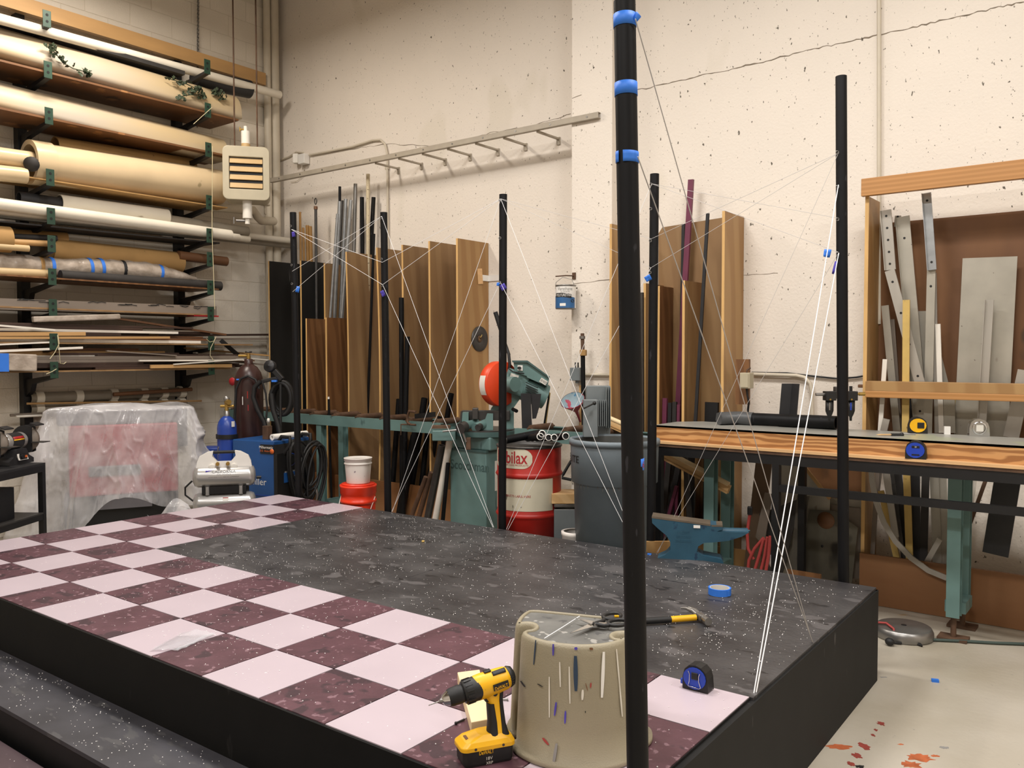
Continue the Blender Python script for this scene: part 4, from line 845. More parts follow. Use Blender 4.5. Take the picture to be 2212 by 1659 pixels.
MB().grid(lambda i, j: V((c.x, c.y, .90+.045*j)) + (vd*math.cos(.5+.45*i)+sd*math.sin(.5+.45*i))*.0785, 5, 2).build('label', m_label, t)
MB().pipe(V((c.x, c.y, .80)), V((c.x, c.y, .835)), .088, .079, 24).build('holder_ring', m_black, t)
cc = PD(480, 985, 7.25); tag(MB().box(V((cc.x, cc.y, .35)), (.3, .18, .70), rz(45)).build('tool_cabinet', m_cylb, bevel=.01), 'low dark blue metal cabinet behind the compressor', 'cabinet')
MBk = MB(); MBk.tube([PD(x, y, 6.9) for x, y in [(472, 965), (478, 975), (476, 985), (470, 978), (472, 965)]], .004, 6); tag(MBk.build('spring_clip', m_steel), 'small steel spring clip hanging by the blue cabinet', 'clip')
# ------------------------------------------------------------------ welder
wc = PD(598, 950, 6.68); WX = dirz(193); WY = dirz(103); wc = V((wc.x, wc.y, 0)); WH = .80; WL, WF = .46, .44
t = thing('welding_machine', 'blue welding machine with black front and coiled cables behind the checkered stage', 'welder', wc+WX*WL/2+WY*WF/2)
RW = Matrix((-WX, WY, V((0, 0, 1)))).transposed()
def wp(a, b, z): return wc+WX*a+WY*b+V((0, 0, z))
MB().box(wp(WL/2+.015, WF/2, (.08+WH)/2), (WL-.03, WF, WH-.08), RW).build('case', m_blue, t, bevel=.008)
MB().prism([(0, .08), (0, WH-.10), (.04, WH-.005), (.05, WH-.005), (.05, .08)], wp(0, .001, 0), WX, (0, 0, 1), WY*(WF-.002)).build('front_panel', m_tblack, t, bevel=.006)
MB().box(wp(WL/2, -.002, .36), (WL-.04, .004, .006), RW).build('case_seam', m_cylb, t)
for b in (.09, WF-.09):
    m2 = MB(); m2.tube([wp(.01, b, WH-.11), wp(-.06, b, WH-.03), wp(-.055, b, WH+.03), wp(.03, b, WH+.03), wp(.06, b, WH-.01)], .015, 10); m2.build('handle', m_rubber, t)
MB().lathe([(0, 0), (.045, 0), (.045, .006), (.03, .01), (0, .01)], wp(-.001, .17, .64), -WX, 24).build('dial', m_greenh, t)
MB().lathe([(.040, 0), (.052, 0), (.052, .004), (.040, .004)], wp(-.003, .17, .64), -WX, 24).build('dial_ring', m_cylb, t)
MB().box(wp(-.002, WF/2, .54), (.006, .26, .02), RW).build('trim_bar', m_silver, t)
MB().box(wp(-.003, .20, .50), (.006, .24, .08), RW).build('badge_plate', m_blue, t)
text('Miller', flat(wp(-.0075, .24, .50), WY, (0, 0, 1)), m_white, t, h=.035)
MB().lathe([(0, 0), (.022, 0), (.022, .003), (0, .003)], wp(-.0065, .15, .50), -WX, 18).build('badge', m_white, t)
for k in range(9):
    MB().box(wp(-.002, WF/2, .14+.022*k), (.008, .30, .010), RW).build('vent_slat', m_char, t)
MB().box(wp(.10, -.004, .735), (.13, .003, .075), RW).build('name_plate', m_tblack, t)
text('Millermatic', flat(wp(.105, -.0062, .75), -WX, (0, 0, 1)), m_white, t, h=.022)
text('212  Auto-Set', flat(wp(.105, -.0062, .722), -WX, (0, 0, 1)), m_orangeplain, t, h=.016)
MB().lathe([(.0, 0), (.02, 0), (.02, .002), (0, .002)], wp(.045, -.0055, .72), -WY, 16).build('sun_badge', m_orangeplain, t)
text('Miller', flat(wp(.20, -.001, .47), -WX, (0, 0, 1)), m_white, t, h=.055)
m2 = MB()
for a in (.06, WL-.06):
    for b in (.04, WF-.04): m2.cyl(wp(a, b-.02, .04), wp(a, b+.02, .04), .04, 16)
m2.build('caster', m_rubber, t)
# cables hung on the handles
rr = random.Random(4)
tcb = thing('cable_coil', 'black welding cable looped many times over the front handles of the welder', 'cable', wp(-.1, .22, .3))
for k in range(11):
    b0 = .02+.012*k if k < 5 else .26+.01*k; w_ = rr.uniform(.10, .20); zt = WH+.005-.006*k; zb = rr.uniform(.22, .44); cb = .13+rr.uniform(-.04, .07) if k < 5 else .33+rr.uniform(-.04, .04)
    pts = []
    for j in range(22):
        a = 2*math.pi*j/22; lean = .10*(1 if k < 5 else -1)*(1-math.sin(a))/2
        pts.append(wp(-.045-.010*k-.02*math.cos(a), cb+w_*.62*math.cos(a)+lean, (zt+zb)/2+(zt-zb)/2*math.sin(a)))
    MB().tube(pts, .0095, 7, closed=True).build('loop', m_rubber, tcb)
p0 = wp(-.14, .30, .40); MB().tube([p0, p0+V((.02, 0, -.05)), p0+V((.01, .0, -.10))], [.014, .012, .008], 8).build('torch_nozzle', m_steel, tcb)
MB().tube([p0+V((.01, 0, -.10)), p0+V((.0, 0, -.15))], .01, 8).build('torch_tip', m_brass, tcb)
A, B = wp(.10, .06, WH+.025), wp(.06, .44, WH+.025); t = thing('paper_roll', 'white paper roll lying on top of the welder', 'paper roll', (A+B)/2-V((0, 0, .025)))
MB().pipe(A, B, .025, .012, 20).build('paper', m_paper, t)
tag(MB().box(wp(.20, .12, WH+.055), (.06, .05, .11), RW).build('metal_block', m_rust, bevel=.003), 'small upright rusty grey block on top of the welder', 'block')
# fume arm and helmet hoses
t = thing('fume_extractor', 'black extraction arm with a round head and hanging hoses above the welder', 'extractor', PD(585, 930, 7.02))
hd = PD(583, 791, 7.0); ax = (sf*.9 - sx*.25 + V((0, 0, .25))).normalized()
MB().lathe([(0, 0), (.045, 0), (.05, .01), (.05, .045), (.046, .05), (.008, .052), (.008, .056), (0, .056)], hd-ax*.03, ax, 26).build('head', m_char, t)
MB().beam(PD(592, 800, 7.0), PD(610, 820, 7.0), .04, .045).beam(PD(608, 815, 7.0), PD(565, 824, 7.0), .03, .03).build('bracket', m_tblack, t, bevel=.006)
MB().box(PD(593, 823, 6.97), (.04, .04, .015), rz(40)).build('blue_clip', m_blue_tape, t)
m2 = MB()
c = PD(606, 862, 7.02); vdir = (V((CAM.x, CAM.y, c.z))-c).normalized()
for k, (rx, rz_) in enumerate([(.085, .135), (.075, .125), (.092, .12), (.07, .115), (.08, .14)]):
    q = c - vdir*(.03*k) + sx*(.006*k)
    m2.tube([q + sx*rx*math.cos(a) + V((0, 0, rz_*math.sin(a))) for a in [j*math.pi/12 for j in range(24)]], .017, 8, closed=True)
m2.build('hose_coil', m_rubber, t)
MB().tube([PD(x, y, 6.98) for x, y in [(563, 824), (550, 836), (547, 858), (556, 884), (570, 910), (576, 934)]], .02, 10).build('hose', m_rubber, t)
MB().tube([PD(x, y, 6.99) for x, y in [(586, 850), (590, 885), (600, 915), (604, 935)]], .022, 10).tube([PD(x, y, 7.0) for x, y in [(606, 830), (606, 930)]], .012, 8).build('hose', m_rubber, t)
MB().tube([PD(x, y, 6.97) for x, y in [(567, 826), (574, 850), (577, 880), (575, 905)]], .008, 8).build('thin_cable', m_rubber, t)
MB().lathe([(0, 0), (.011, 0), (.011, .03), (0, .034)], PD(580, 912, 6.95), (0, 0, 1), 10).build('white_fitting', m_white, t)
# ------------------------------------------------------------------ air compressor
cc = PD(485, 1030, 6.42); cxd = dirz(53); cyd = dirz(-37); cb = V((cc.x, cc.y, 0))
t = thing('air_compressor', 'silver twin tank air compressor with a white top panel behind the checkered stage', 'compressor', cb)
s = 6.42/F_PX
def zrow(y, d=6.42): return PD(485, y, d).z
for y, nm_ in ((1028, 'upper_tank'), (1086, 'lower_tank')):
    z = zrow(y); r = 23*s; L = 65*s; prof = [(0, -L), (r*.5, -L+.004), (r*.85, -L+.016), (r*.985, -L+.04), (r, -L+.05), (r, L-.05), (r*.985, L-.04), (r*.85, L-.016), (r*.5, L-.004), (0, L)]
    MB().lathe(prof, cb+V((0, 0, z)), cxd, 36).build(nm_, m_silver, t)
zt = zrow(1028)
outer = [(-57*s, 0), (57*s, 0), (50*s, 24*s), (34*s, 33*s), (20*s, 35*s), (-20*s, 35*s), (-34*s, 33*s), (-50*s, 24*s)]
m2 = MB(); o0 = cb+V((0, 0, zt+20*s))+cyd*.03
L_ = [(-57*s, 0), (57*s, 0), (55*s, 12*s), (-55*s, 12*s)]
m2.prism(L_, o0, cxd, (0, 0, 1), -cyd*.05); m2.prism([(-55*s, 12*s), (-14*s, 12*s), (-24*s, 24*s), (-22*s, 35*s), (-34*s, 33*s), (-50*s, 24*s)], o0, cxd, (0, 0, 1), -cyd*.05); m2.prism([(14*s, 12*s), (55*s, 12*s), (50*s, 24*s), (34*s, 33*s), (22*s, 35*s), (24*s, 24*s)], o0, cxd, (0, 0, 1), -cyd*.05)
m2.build('top_panel', m_white, t, bevel=.004)
MB().cyl(o0+cxd*-22*s+V((0, 0, 32*s))-cyd*.025, o0+cxd*22*s+V((0, 0, 32*s))-cyd*.025, 3.4*s, 14).build('handle_grip', m_rubber, t)
for dx in (-13, 8):
    q = o0+cxd*dx*s+V((0, 0, 8*s)); MB().cyl(q, q+cyd*.03, .014, 12).cyl(q+cyd*.03, q+cyd*.045, .010, 12).build('coupler', m_brass, t)
for dx in (-24, 20):
    q = o0+cxd*dx*s+V((0, 0, 1*s)); MB().lathe([(0, 0), (.026, 0), (.026, .014), (.02, .016), (0, .016)], q, cyd, 20).build('gauge', m_label, t)
def tk(z, r):
    def fn(x, y): a = math.asin(max(-.99, min(.99, y/r))); a0 = .55; return cb + V((0, 0, z)) + cxd*x + (cyd*math.cos(a0+y/r) + V((0, 0, 1))*math.sin(a0+y/r))*(r+.001)
    return fn
text('CALIFORNIA', tk(zt, 23*s), m_blackink, t, h=.020, wide=.17); 
def dn(f, dy): return lambda x, y: f(x, y+dy)
text('AIR TOOLS', dn(tk(zt, 23*s), -.022), m_greyink, t, h=.011, wide=.10)
text('ULTRA QUIET & OIL-FREE AIR COMPRESSOR', dn(tk(zt, 23*s), -.042), m_blackink, t, h=.006, wide=.22)
MB().grid(lambda i, j: tk(zt, 23*s)(-.13+.05*i, .012-.014*j*(1-i)), 6, 3).build('swoosh', m_purple_tape, t, solid=.0008)
MB().box(cb+V((0, 0, (zrow(1050)+zrow(1064))/2+.003)), (90*s, .12, 16*s), rz(53)).build('pump_motor', m_black, t)
for dx in (-34, 34): MB().cyl(cb+cxd*dx*s+cyd*.05+V((0, 0, zrow(1066))), cb+cxd*dx*s+cyd*.05+V((0, 0, zrow(1048))), .016, 12).build('stand_tube', m_silver, t)
for dx in (-44, 46): MB().cyl(cb+cxd*dx*s-cyd*.06+V((0, 0, zrow(1066))), cb+cxd*dx*s-cyd*.06+V((0, 0, zrow(1046))), .014, 12).build('stand_tube', m_dsteel, t)
MB().grid(lambda i, j: (lambda a: cb+V((0, 0, zrow(1086)))+cxd*(-.01+.04*i)+(cyd*math.cos(a)+V((0, 0, 1))*math.sin(a))*(23*s+.001))(.35+.3*j), 3, 4).build('warning_label', m_label, t)
MB().grid(lambda i, j: (lambda a: cb+V((0, 0, zrow(1086)))+cxd*(-.01+.04*i)+(cyd*math.cos(a)+V((0, 0, 1))*math.sin(a))*(23*s+.0015))(.58+.08*j), 3, 2).build('warning_stripe', m_redtxt, t)
MB().tube([cb+cxd*-66*s+V((0, 0, zt-.03)), cb+cxd*-80*s+V((0, 0, zrow(1050))), cb+cxd*-80*s+V((0, 0, zrow(1066))), cb+cxd*-64*s+V((0, 0, zrow(1080)))], .007, 8).build('air_line', m_rubber, t)
MB().cyl(cb+cxd*66*s+V((0, 0, zt-.02)), cb+cxd*76*s+V((0, 0, zt-.02)), .012, 10).build('drain_valve', m_black, t)
for dx in (-40, 40): MB().box(cb+cxd*dx*s+V((0, 0, .06)), (.03, .16, .14), rz(53)).build('foot', m_black, t)
# ------------------------------------------------------------------ sheet rack with plywood dividers, left
RF = 3.70
t = thing('sheet_rack', 'rack of tall plywood dividers standing out from the back wall, left of the saw', 'rack', V((-2.2, 3.9, 0)))
def divider(px, py, mat, parent, depth_=.385, th=.019, front=RF, curve=0, ztop=None, back=None):
    q = PY(px, py, front); z = q.z if ztop is None else ztop; mb = MB(); yb = (YB-.004) if back is None else back
    n = 14
    def xoff(k): return curve*math.sin(k*math.pi)
    vs = []
    for k in range(n+1):
        zz = z*k/n; dx = xoff(k/n)
        vs += [V((q.x+dx, front+.0, zz)), V((q.x+th+dx, front+.0, zz)), V((q.x+th+dx*.3, yb, zz)), V((q.x+dx*.3, yb, zz))]
    fs = []; mi = []
    for k in range(n):
        for e in range(4): fs.append((k*4+e, k*4+(e+1) % 4, k*4+4+(e+1) % 4, k*4+4+e)); mi.append(1 if e == 0 else 0)
    b = len(mb.v); mb.v += vs
    for f, m_ in zip(fs, mi): mb.f.append([b+i for i in f]); mb.m.append(m_); mb.s.append(False)
    mb.f.append([b+3, b+2, b+1, b]); mb.m.append(0); mb.s.append(False); mb.f.append([b+n*4, b+n*4+1, b+n*4+2, b+n*4+3]); mb.m.append(1); mb.s.append(False)
    return mb.build('divider', [mat, m_edge], parent), q
for px, py, m_, cv in [(985, 515, m_ply2, 0), (925, 521, m_ply, .004), (867, 529, m_ply, .006), (812, 535, m_ply, .03), (746, 544, m_ply, .02)]: divider(px, py, m_, t, curve=cv)
for px, py in [(579, 564), (648, 563)]:
    o, q = divider(px, py, m_blackply, t); part_label(o, 'black painted plywood divider')
divider(699, 569, m_ply, t, front=3.82)
for px, py in [(660, 688), (703, 686)]:
    o, q = divider(px, py, m_ply3, t, front=3.60, back=3.98); part_label(o, 'shorter reddish fir divider')
MB().bb((-2.75, RF-.022, .0), (PY(1000, 1000, RF).x, RF-.003, .36)).build('kick_board', m_kick, t)
for x, y in ((920, 605), (978, 605)):
    q = PY(x, y, YB-.05); m2 = MB(); m2.bb((q.x, YB-.09, q.z-.03), (q.x+.004, YB-.003, q.z+.03)); m2.bb((q.x, YB-.007, q.z-.03), (q.x+.09, YB-.003, q.z+.03)); m2.cyl(V((q.x+.004, YB-.06, q.z)), V((q.x+.008, YB-.06, q.z)), .008, 8, 0); m2.build('angle_bracket', m_white, t)
q0 = PY(985, 515, RF); xf = q0.x+.0195
c1 = PX(1040, 600, xf); c2 = PX(1078, 604, xf)
m2 = MB(); m2.box(V((xf+.003, (c1.y+4.09)/2, c1.z)), (.005, 4.09-c1.y, .05)); m2.box(V((xf+.06, 4.093, c1.z)), (.12, .008, .05)); m2.build('angle_bracket', m_white, t)
c = PX(1036, 597, xf); MB().box(V((xf+.003+.0025, c.y, c.z)), (.005, .06, .13), Matrix.Rotation(math.radians(6), 3, 'X')).build('wood_patch', m_fir_e, t)
# saw blade on the last divider
c = PX(1036, 732, xf+.004); t2 = thing('saw_blade', 'round grey cold saw blade hanging on the last plywood divider', 'saw blade', c-V((0, 0, .11)))
MB().lathe([(.014, 0), (.107, 0), (.107, .003), (.014, .003), (.014, 0)], c, (1, 0, 0), 60).build('disc', m_dsteel, t2)
MB().lathe([(.016, .0032), (.03, .0036), (.03, .0032)], c, (1, 0, 0), 24).build('hub_ring', m_rust, t2)
MB().tube([c+V((.004, 0, .012)), c+V((.02, 0, .02)), c+V((.022, .005, .035))], .004, 6).build('hook', m_ruler, t2)
# ------------------------------------------------------------------ tall stock standing in the left rack
def lean(name, top, bot, Y, wpx, mat, label, cat='pipe', group=None, Y2=None, flatk=None, ztop=None, kind='pipe'):
    """bar from the seen top to a foot on the floor along the seen line"""
    A = PY(*top, Y); B = PY(*bot, Y if Y2 is None else Y2); d = (B-A); k = (A.z-.003)/(A.z-B.z); F = A+d*k; r = wpx/2*depth(A)/F_PX
    if F.y > YB-.03: F.y = YB-.03
    if kind == 'pipe': mb = MB().pipe(F, A, r, r*.8, 14)
    elif kind == 'bar': mb = MB().cyl(F, A, r, 14)
    else: mb = MB().beam(F, A, r*2, flatk or .006, up=(0, -1, 0))
    return tag(mb.build(name, mat), label, cat, group)
for i, (tp_, bp, Y, w_, mt, lab) in enumerate([
    ((734, 435), (722, 690), 3.93, 8, m_galv, 'galvanised pipe with a black taped top end, left of the tall bundle'),
    ((729, 462), (713, 690), 3.86, 6, m_galv, 'thin galvanised pipe, leftmost of the tall metal bundle'),
    ((747, 430), (735, 690), 3.99, 8, m_galv, 'galvanised pipe with bright rim in the middle of the tall bundle'),
    ((758, 432), (738, 690), 3.90, 8, m_galv, 'galvanised pipe leaning furthest left at its foot'),
    ((768, 397), (764, 560), 4.02, 8, m_steel, 'tallest bare steel pipe of the bundle'),
    ((782, 426), (783, 560), 4.04, 9, m_pole, 'black pipe right of the bare steel pipes'),
    ((807, 426), (800, 560), 4.02, 9, m_pole, 'black pipe behind the birch pole'),
    ((808, 505), (806, 560), 3.94, 6, m_pole, 'short black pipe end right of the birch pole'),
    ((740, 433), (728, 690), 4.03, 5, m_dsteel, 'thin dark pipe at the back of the tall bundle')]):
    lean('stock_pipe', tp_, bp, Y, w_, mt, lab, group='stock pipes in the left rack')
A = PY(734, 403, 3.945); B = PY(734, 436, 3.945); tag(MB().cyl(B, A, .0135, 12).build('pipe_sleeve', m_pole), 'black sleeve on the top end of the leftmost tall galvanised pipe', 'sleeve')
lean('birch_pole', (795, 376), (795, 560), 3.97, 8, m_birch, 'white birch branch pole standing in the tall bundle', 'pole', kind='bar')
for i, (x, y0, lab) in enumerate([(648, 458, 'tallest thin bamboo stick left of the eye rod'), (655, 492, 'short thin bamboo stick left of the eye rod'), (664, 487, 'thick bamboo cane left of the eye rod, left one'), (670, 489, 'thick bamboo cane left of the eye rod, right one')]):
    lean('bamboo_cane', (x, y0), (x+2, 570), 3.93, 5 if i < 2 else 8, m_bamboo, lab, 'cane', kind='bar')
t = thing('eye_rod', 'dark rod with a ring at its top and a rope collar standing by the bamboo', 'rod', PY(681, 570, 3.88)*1.0)
A = PY(682, 448, 3.88); F = V((A.x-.01, A.y, 0.0)); MB().cyl(F, A, .014, 12).build('rod', m_dsteel, t); MB().cyl(A-V((0, 0, .02)), A+V((0, 0, .01)), .019, 12).build('collar', m_brown, t)
rc = A+V((0, 0, .06)); MB().tube([rc+V((.016*math.cos(a), 0, .03*math.sin(a))) for a in [j*math.pi/6 for j in range(12)]], .005, 6, closed=True).build('ring', m_dsteel, t)
for i, (tp_, bp, Y, w_, lab) in enumerate([((867, 643), (868, 935), 3.64, 11, 'tall black pipe in front of the plywood dividers, left of two'), ((880, 727), (875, 935), 3.60, 11, 'shorter black pipe in front of the plywood dividers, right of two')]): lean('stock_pipe', tp_, bp, Y, w_, m_pole, lab)
LOWL = ['dark pipe under the conveyor, left of the two tall black pipes', 'dark pipe leaning far left from high beside the saw side divider', 'leftmost dark pipe leaning under the conveyor, behind the second pole', 'dark pipe leaning furthest back, nearest the last divider', 'thickest dark pipe under the conveyor, in front of the others', 'thin dark pipe in front, leaning towards the second pole', 'thin dark pipe right of the thickest one, under the clamp']
low = [((917, 860), (880, 1110), 3.72, 14, m_pole), ((935, 830), (905, 1100), 3.78, 12, m_pole), ((862, 862), (845, 1090), 3.76, 12, m_pole), ((975, 850), (935, 1080), 3.85, 12, m_pole), ((900, 920), (870, 1090), 3.62, 16, m_pole), ((892, 940), (862, 1100), 3.66, 10, m_pole), ((950, 900), (915, 1100), 3.74, 10, m_pole)]
for i, (tp_, bp, Y, w_, mt) in enumerate(low): lean('stock_pipe', tp_, bp, Y, w_, mt, LOWL[i], group='dark stock leaning under the conveyor')
lean('stock_pipe', (932, 1020), (904, 1120), 3.18, 11, m_rust, 'short brown pipe leaning left under the saw', kind='bar')
lean('stock_pipe', (920, 1030), (888, 1118), 3.16, 10, m_rust, 'shortest rusty pipe, leftmost under the saw', kind='bar')
lean('stock_pipe', (955, 962), (924, 1118), 3.14, 16, m_dsteel, 'grey pipe leaning under the saw, left of the white one')
lean('stock_pipe', (973, 945), (941, 1118), 3.12, 14, m_whitestrip, 'white painted pipe leaning against the saw cabinet')
lean('stock_pipe', (968, 1000), (957, 1118), 3.10, 9, m_pole, 'thin black pipe between white pipe and saw cabinet')
lean('stock_pipe', (710, 862), (716, 1080), 3.48, 5, m_pole, 'thin black rod with a white tip by the conveyor legs', kind='bar')
c = PY(710, 862, 3.48); tag(MB().cyl(c, c+V((0, 0, .02)), .009, 10).build('rod_cap', m_white), 'white cap on the thin rod by the conveyor legs', 'cap')
# ------------------------------------------------------------------ roller conveyors
CZ = .955
def conveyor(x0, x1, label, legs, rollers, yf=3.30, yb=3.62):
    t = thing('roller_conveyor', label, 'conveyor', V(((x0+x1)/2, (yf+yb)/2, 0)), 'teal roller conveyors either side of the saw')
    for y, nm_ in ((yf, 'front_rail'), (yb, 'back_rail')):
        sg = 1 if y == yf else -1
        m2 = MB(); m2.bb((x0, y-.003, CZ-.085), (x1, y+.003, CZ)); m2.bb((x0, y, CZ-.006), (x1, y+sg*.035, CZ)); m2.bb((x0, y, CZ-.085), (x1, y+sg*.035, CZ-.079)); m2.build(nm_, m_teal, t)
    x = x0+.12
    while x < x1-.05:
        if rollers(x): MB().cyl(V((x, yf+.03, CZ+.004)), V((x, yb-.03, CZ+.004)), .024, 14).cyl(V((x, yf-.006, CZ+.004)), V((x, yb+.006, CZ+.004)), .007, 8).build('roller', m_rust, t)
        x += .30
    for x in legs:
        for y in (yf+.035, yb-.035):
            m2 = MB(); m2.bb((x-.032, y-.032, .12), (x+.032, y-.027, CZ-.085)); m2.bb((x-.032, y+.027, .12), (x+.032, y+.032, CZ-.085)); m2.bb((x-.003, y-.03, .12), (x+.003, y+.03, CZ-.085)); m2.build('leg', m_teal, t)
        MB().bb((x-.05, yf+.07, .13), (x+.05, yb-.07, .19)).build('foot_rail', m_teal, t)
        for y in (yf+.035, yb-.035): MB().cyl(V((x, y, .012)), V((x, y, .13)), .014, 10).bb((x-.07, y-.05, 0), (x+.07, y+.05, .014)).build('levelling_foot', m_rust, t)
    return t
xs = PY(952, 930, 3.30).x
conveyor(-3.62, xs, 'long teal roller conveyor left of the saw in front of the dividers', [PY(694, 1000, 3.33).x], lambda x: True)
xr0 = PY(1112, 930, 3.30).x
conveyor(xr0, 4.6, 'teal roller conveyor right of the saw running under the wooden bench', [PY(1535, 1050, 3.33).x, PY(2062, 1200, 3.33).x], lambda x: x < .95)
c = PY(1112/1112*900, 893, 3.28); t = thing('c_clamp', 'dark rusty C clamp gripping the left conveyor rail', 'clamp', PY(880, 925, 3.27)-V((0, 0, .1)))
f_ = lambda x, y: PY(x, y, 3.27)
MB().tube([f_(898, 890), f_(884, 888), f_(880, 900), f_(880, 912), f_(886, 917)], .011, 8).tube([f_(886, 917), f_(898, 918)], .008, 8).build('frame', m_rust, t)
MB().tube([f_(868, 917), f_(886, 917)], .006, 8).tube([f_(866, 916), f_(866, 940)], .004, 6).build('screw', m_rust, t)
tag(MB().prism([(-.11, -.03), (.11, -.005), (.11, .035), (-.11, .01)], PY(917, 898, 3.34), (1, 0, 0), (0, 0, 1), (0, .012, 0)).build('stop_plate', m_black), 'black plate standing on the end of the left conveyor', 'plate')
# ------------------------------------------------------------------ cold saw
x0, x1 = PY(972, 1000, 3.15).x, PY(1050, 1000, 3.15).x
t = thing('cold_saw', 'teal cold saw on a cabinet with an orange blade guard and grey motor shield', 'saw', V(((x0+x1)/2, 3.33, 0)))
cyf = 3.15; cyb = 3.55; zc = PY(972, 968, cyf).z
MB().bb((x0, cyf, 0), (x1, cyb, zc)).build('cabinet', m_teal, t, bevel=.008)
MB().bb((x0-.005, cyf-.006, zc-.012), (x1+.005, cyb+.005, zc+.004)).build('cabinet_seam', m_teald, t)
MB().bb((x0+.01, cyf+.01, zc+.004), (x1+.03, cyb-.01, zc+.10)).build('base_casting', m_teal, t, bevel=.01)
cx_ = (x0+x1)/2
text('Scotchman', flat(PY(1014, 1006, cyf-.0015), (1, 0, 0), (0, 0, 1)), m_teald, t, h=.07, wide=.37, bold=.01)
MB().bb((x1+.0005, cyf+.10, zc-.30), (x1+.002, cyf+.22, zc-.08)).build('instruction_plate', m_whitestrip, t)
MB().cyl(V((cx_+.02, 3.33, zc+.10)), V((cx_+.02, 3.33, zc+.135)), .24, 36).build('turntable', m_teald, t); MB().cyl(V((cx_+.02, 3.33, zc+.135)), V((cx_+.02, 3.33, zc+.145)), .22, 36).build('scale_ring', m_dsteel, t)
SX, SU = V((_r.x, _r.y, 0)).normalized(), V((0, 0, 1)); SFv = V((-_fw.x, -_fw.y, 0)).normalized()
DS = depth(V((cx_, 3.15, 1.0)))
def S(x, y, d=0): return PD(x, y, DS+d)
sc = DS/F_PX; RS = Matrix((SX, -SFv, SU)).transposed()
# vise
MB().box(S(1050, 897, .10), (105*sc, .05, 22*sc), RS).build('vise_jaw', m_dsteel, t, bevel=.004)
MB().box(S(1027, 893, .02), (12*sc, .10, 24*sc), RS).build('vise_jaw', m_dsteel, t, bevel=.004)
for x, y in ((1002, 905), (1055, 908)):
    m2 = MB(); m2.prism([(-16*sc, -24*sc), (10*sc, -24*sc), (10*sc, 14*sc), (-3*sc, 14*sc)], S(x, y, .0), SX, SU, -SFv*.06); m2.build('vise_bracket', m_teal, t, bevel=.006)
MB().cyl(S(992, 922, -.12), S(1030, 914, .06), 9*sc, 18).build('screw_housing', m_teal, t)
MB().cyl(S(1026, 924, -.06), S(1052, 914, .06), 10*sc, 18).build('screw_housing', m_teal, t)
MB().cyl(S(1032, 924, -.09), S(1038, 921, -.05), 7*sc, 16).build('screw_end', m_dsteel, t)
MB().cyl(S(994, 926, -.17), S(1004, 921, -.12), 11.5*sc, 22).build('hand_wheel', m_dsteel, t)
for a, b in (((994, 922), (997, 888)), ((986, 929), (956, 932)), ((1000, 935), (1007, 955))): 
    MB().cyl(S(*a, -.15), S(*b, -.15), 2.6*sc, 10, r2=2*sc).build('handle', m_dsteel if b[1] < 900 else m_steel, t)
MB().box(S(960, 940, -.02), (50*sc, .10, 22*sc), RS).build('coolant_tray', m_teal, t, bevel=.006)
MB().box(S(953, 922, .03), (40*sc, .08, 6*sc), RS).build('slide', m_rust, t)
MB().box(S(1012, 958, -.12), (10*sc, .05, 26*sc), RS).build('lock_lever', m_rust, t, bevel=.004)
# column and head
m2 = MB(); m2.prism([(1094, 950), (1110, 950), (1110, 875), (1128, 845), (1096, 832), (1075, 880), (1094, 895)][::-1], V((0, 0, 0)), (0, 0, 0), (0, 0, 0), (0, 0, 0)) if False else None
def pxprism(pts, d, th, name, mat, bev=.006, parent=None): # plate facing the camera side, thickness th going back
    c = S(*pts[0], d); P = [S(x, y, d) for x, y in pts]; poly = [((p-c).dot(SX), (p-c).z) for p in P]
    return MB().prism(poly, c, SX, SU, -SFv*th).build(name, mat, parent or t, bevel=bev)
pxprism([(1093, 945), (1110, 945), (1110, 880), (1126, 858), (1120, 838), (1092, 838), (1060, 884), (1060, 892), (1093, 892)], .10, .16, 'column', m_teal)
ax = dirz(-9); gc = S(1081, 829, .05)
MB().lathe([(0, -.055), (48*sc, -.055), (49*sc, -.05), (49*sc, .025), (47.5*sc, .03), (0, .03)], gc, ax, 48).build('blade_guard', m_orange, t)
MB().grid(lambda i, j: gc + ax*(-.045+.06*i) + (Matrix.Rotation(math.radians(-50*j+28), 3, ax) @ ((-SX) - ax*(-SX).dot(ax)).normalized())*(49.6*sc), 4, 8).build('warning_label', m_label, t)
MB().cyl(gc+ax*.03, gc+ax*.11, .042, 20).build('blade_hub', m_rust, t)
MB().cyl(gc+ax*.09, gc+ax*.16, .055, 20).build('gear_neck', m_teal, t)
hx_ = (SX*.93 - SFv*.15 + SU*-.33).normalized(); hu = (SU - hx_*hx_.z).normalized(); hf = hx_.cross(hu); RH = Matrix((hx_, -hf if hf.dot(SFv) > 0 else hf, hu)).transposed()
MB().box(S(1112, 826, .10), (52*sc, .13, 52*sc), RH).build('gearbox', m_teal, t, bevel=.014)
MB().cyl(S(1128, 838, .12), S(1172, 856, .14), 26*sc, 28).build('motor', m_teal, t)
MB().cyl(S(1168, 854, .14), S(1178, 858, .145), 27*sc, 28).build('motor_cap', m_teal, t)
for k in range(6):
    MB().beam(S(1136, 826+5.2*k, .02-.002*k), S(1162, 838+5.2*k, .02), .01, .006).build('cooling_fin', m_black, t)
MB().box(S(1110, 816, .03), (18*sc, .004, 16*sc), RH).build('data_label', m_label, t)
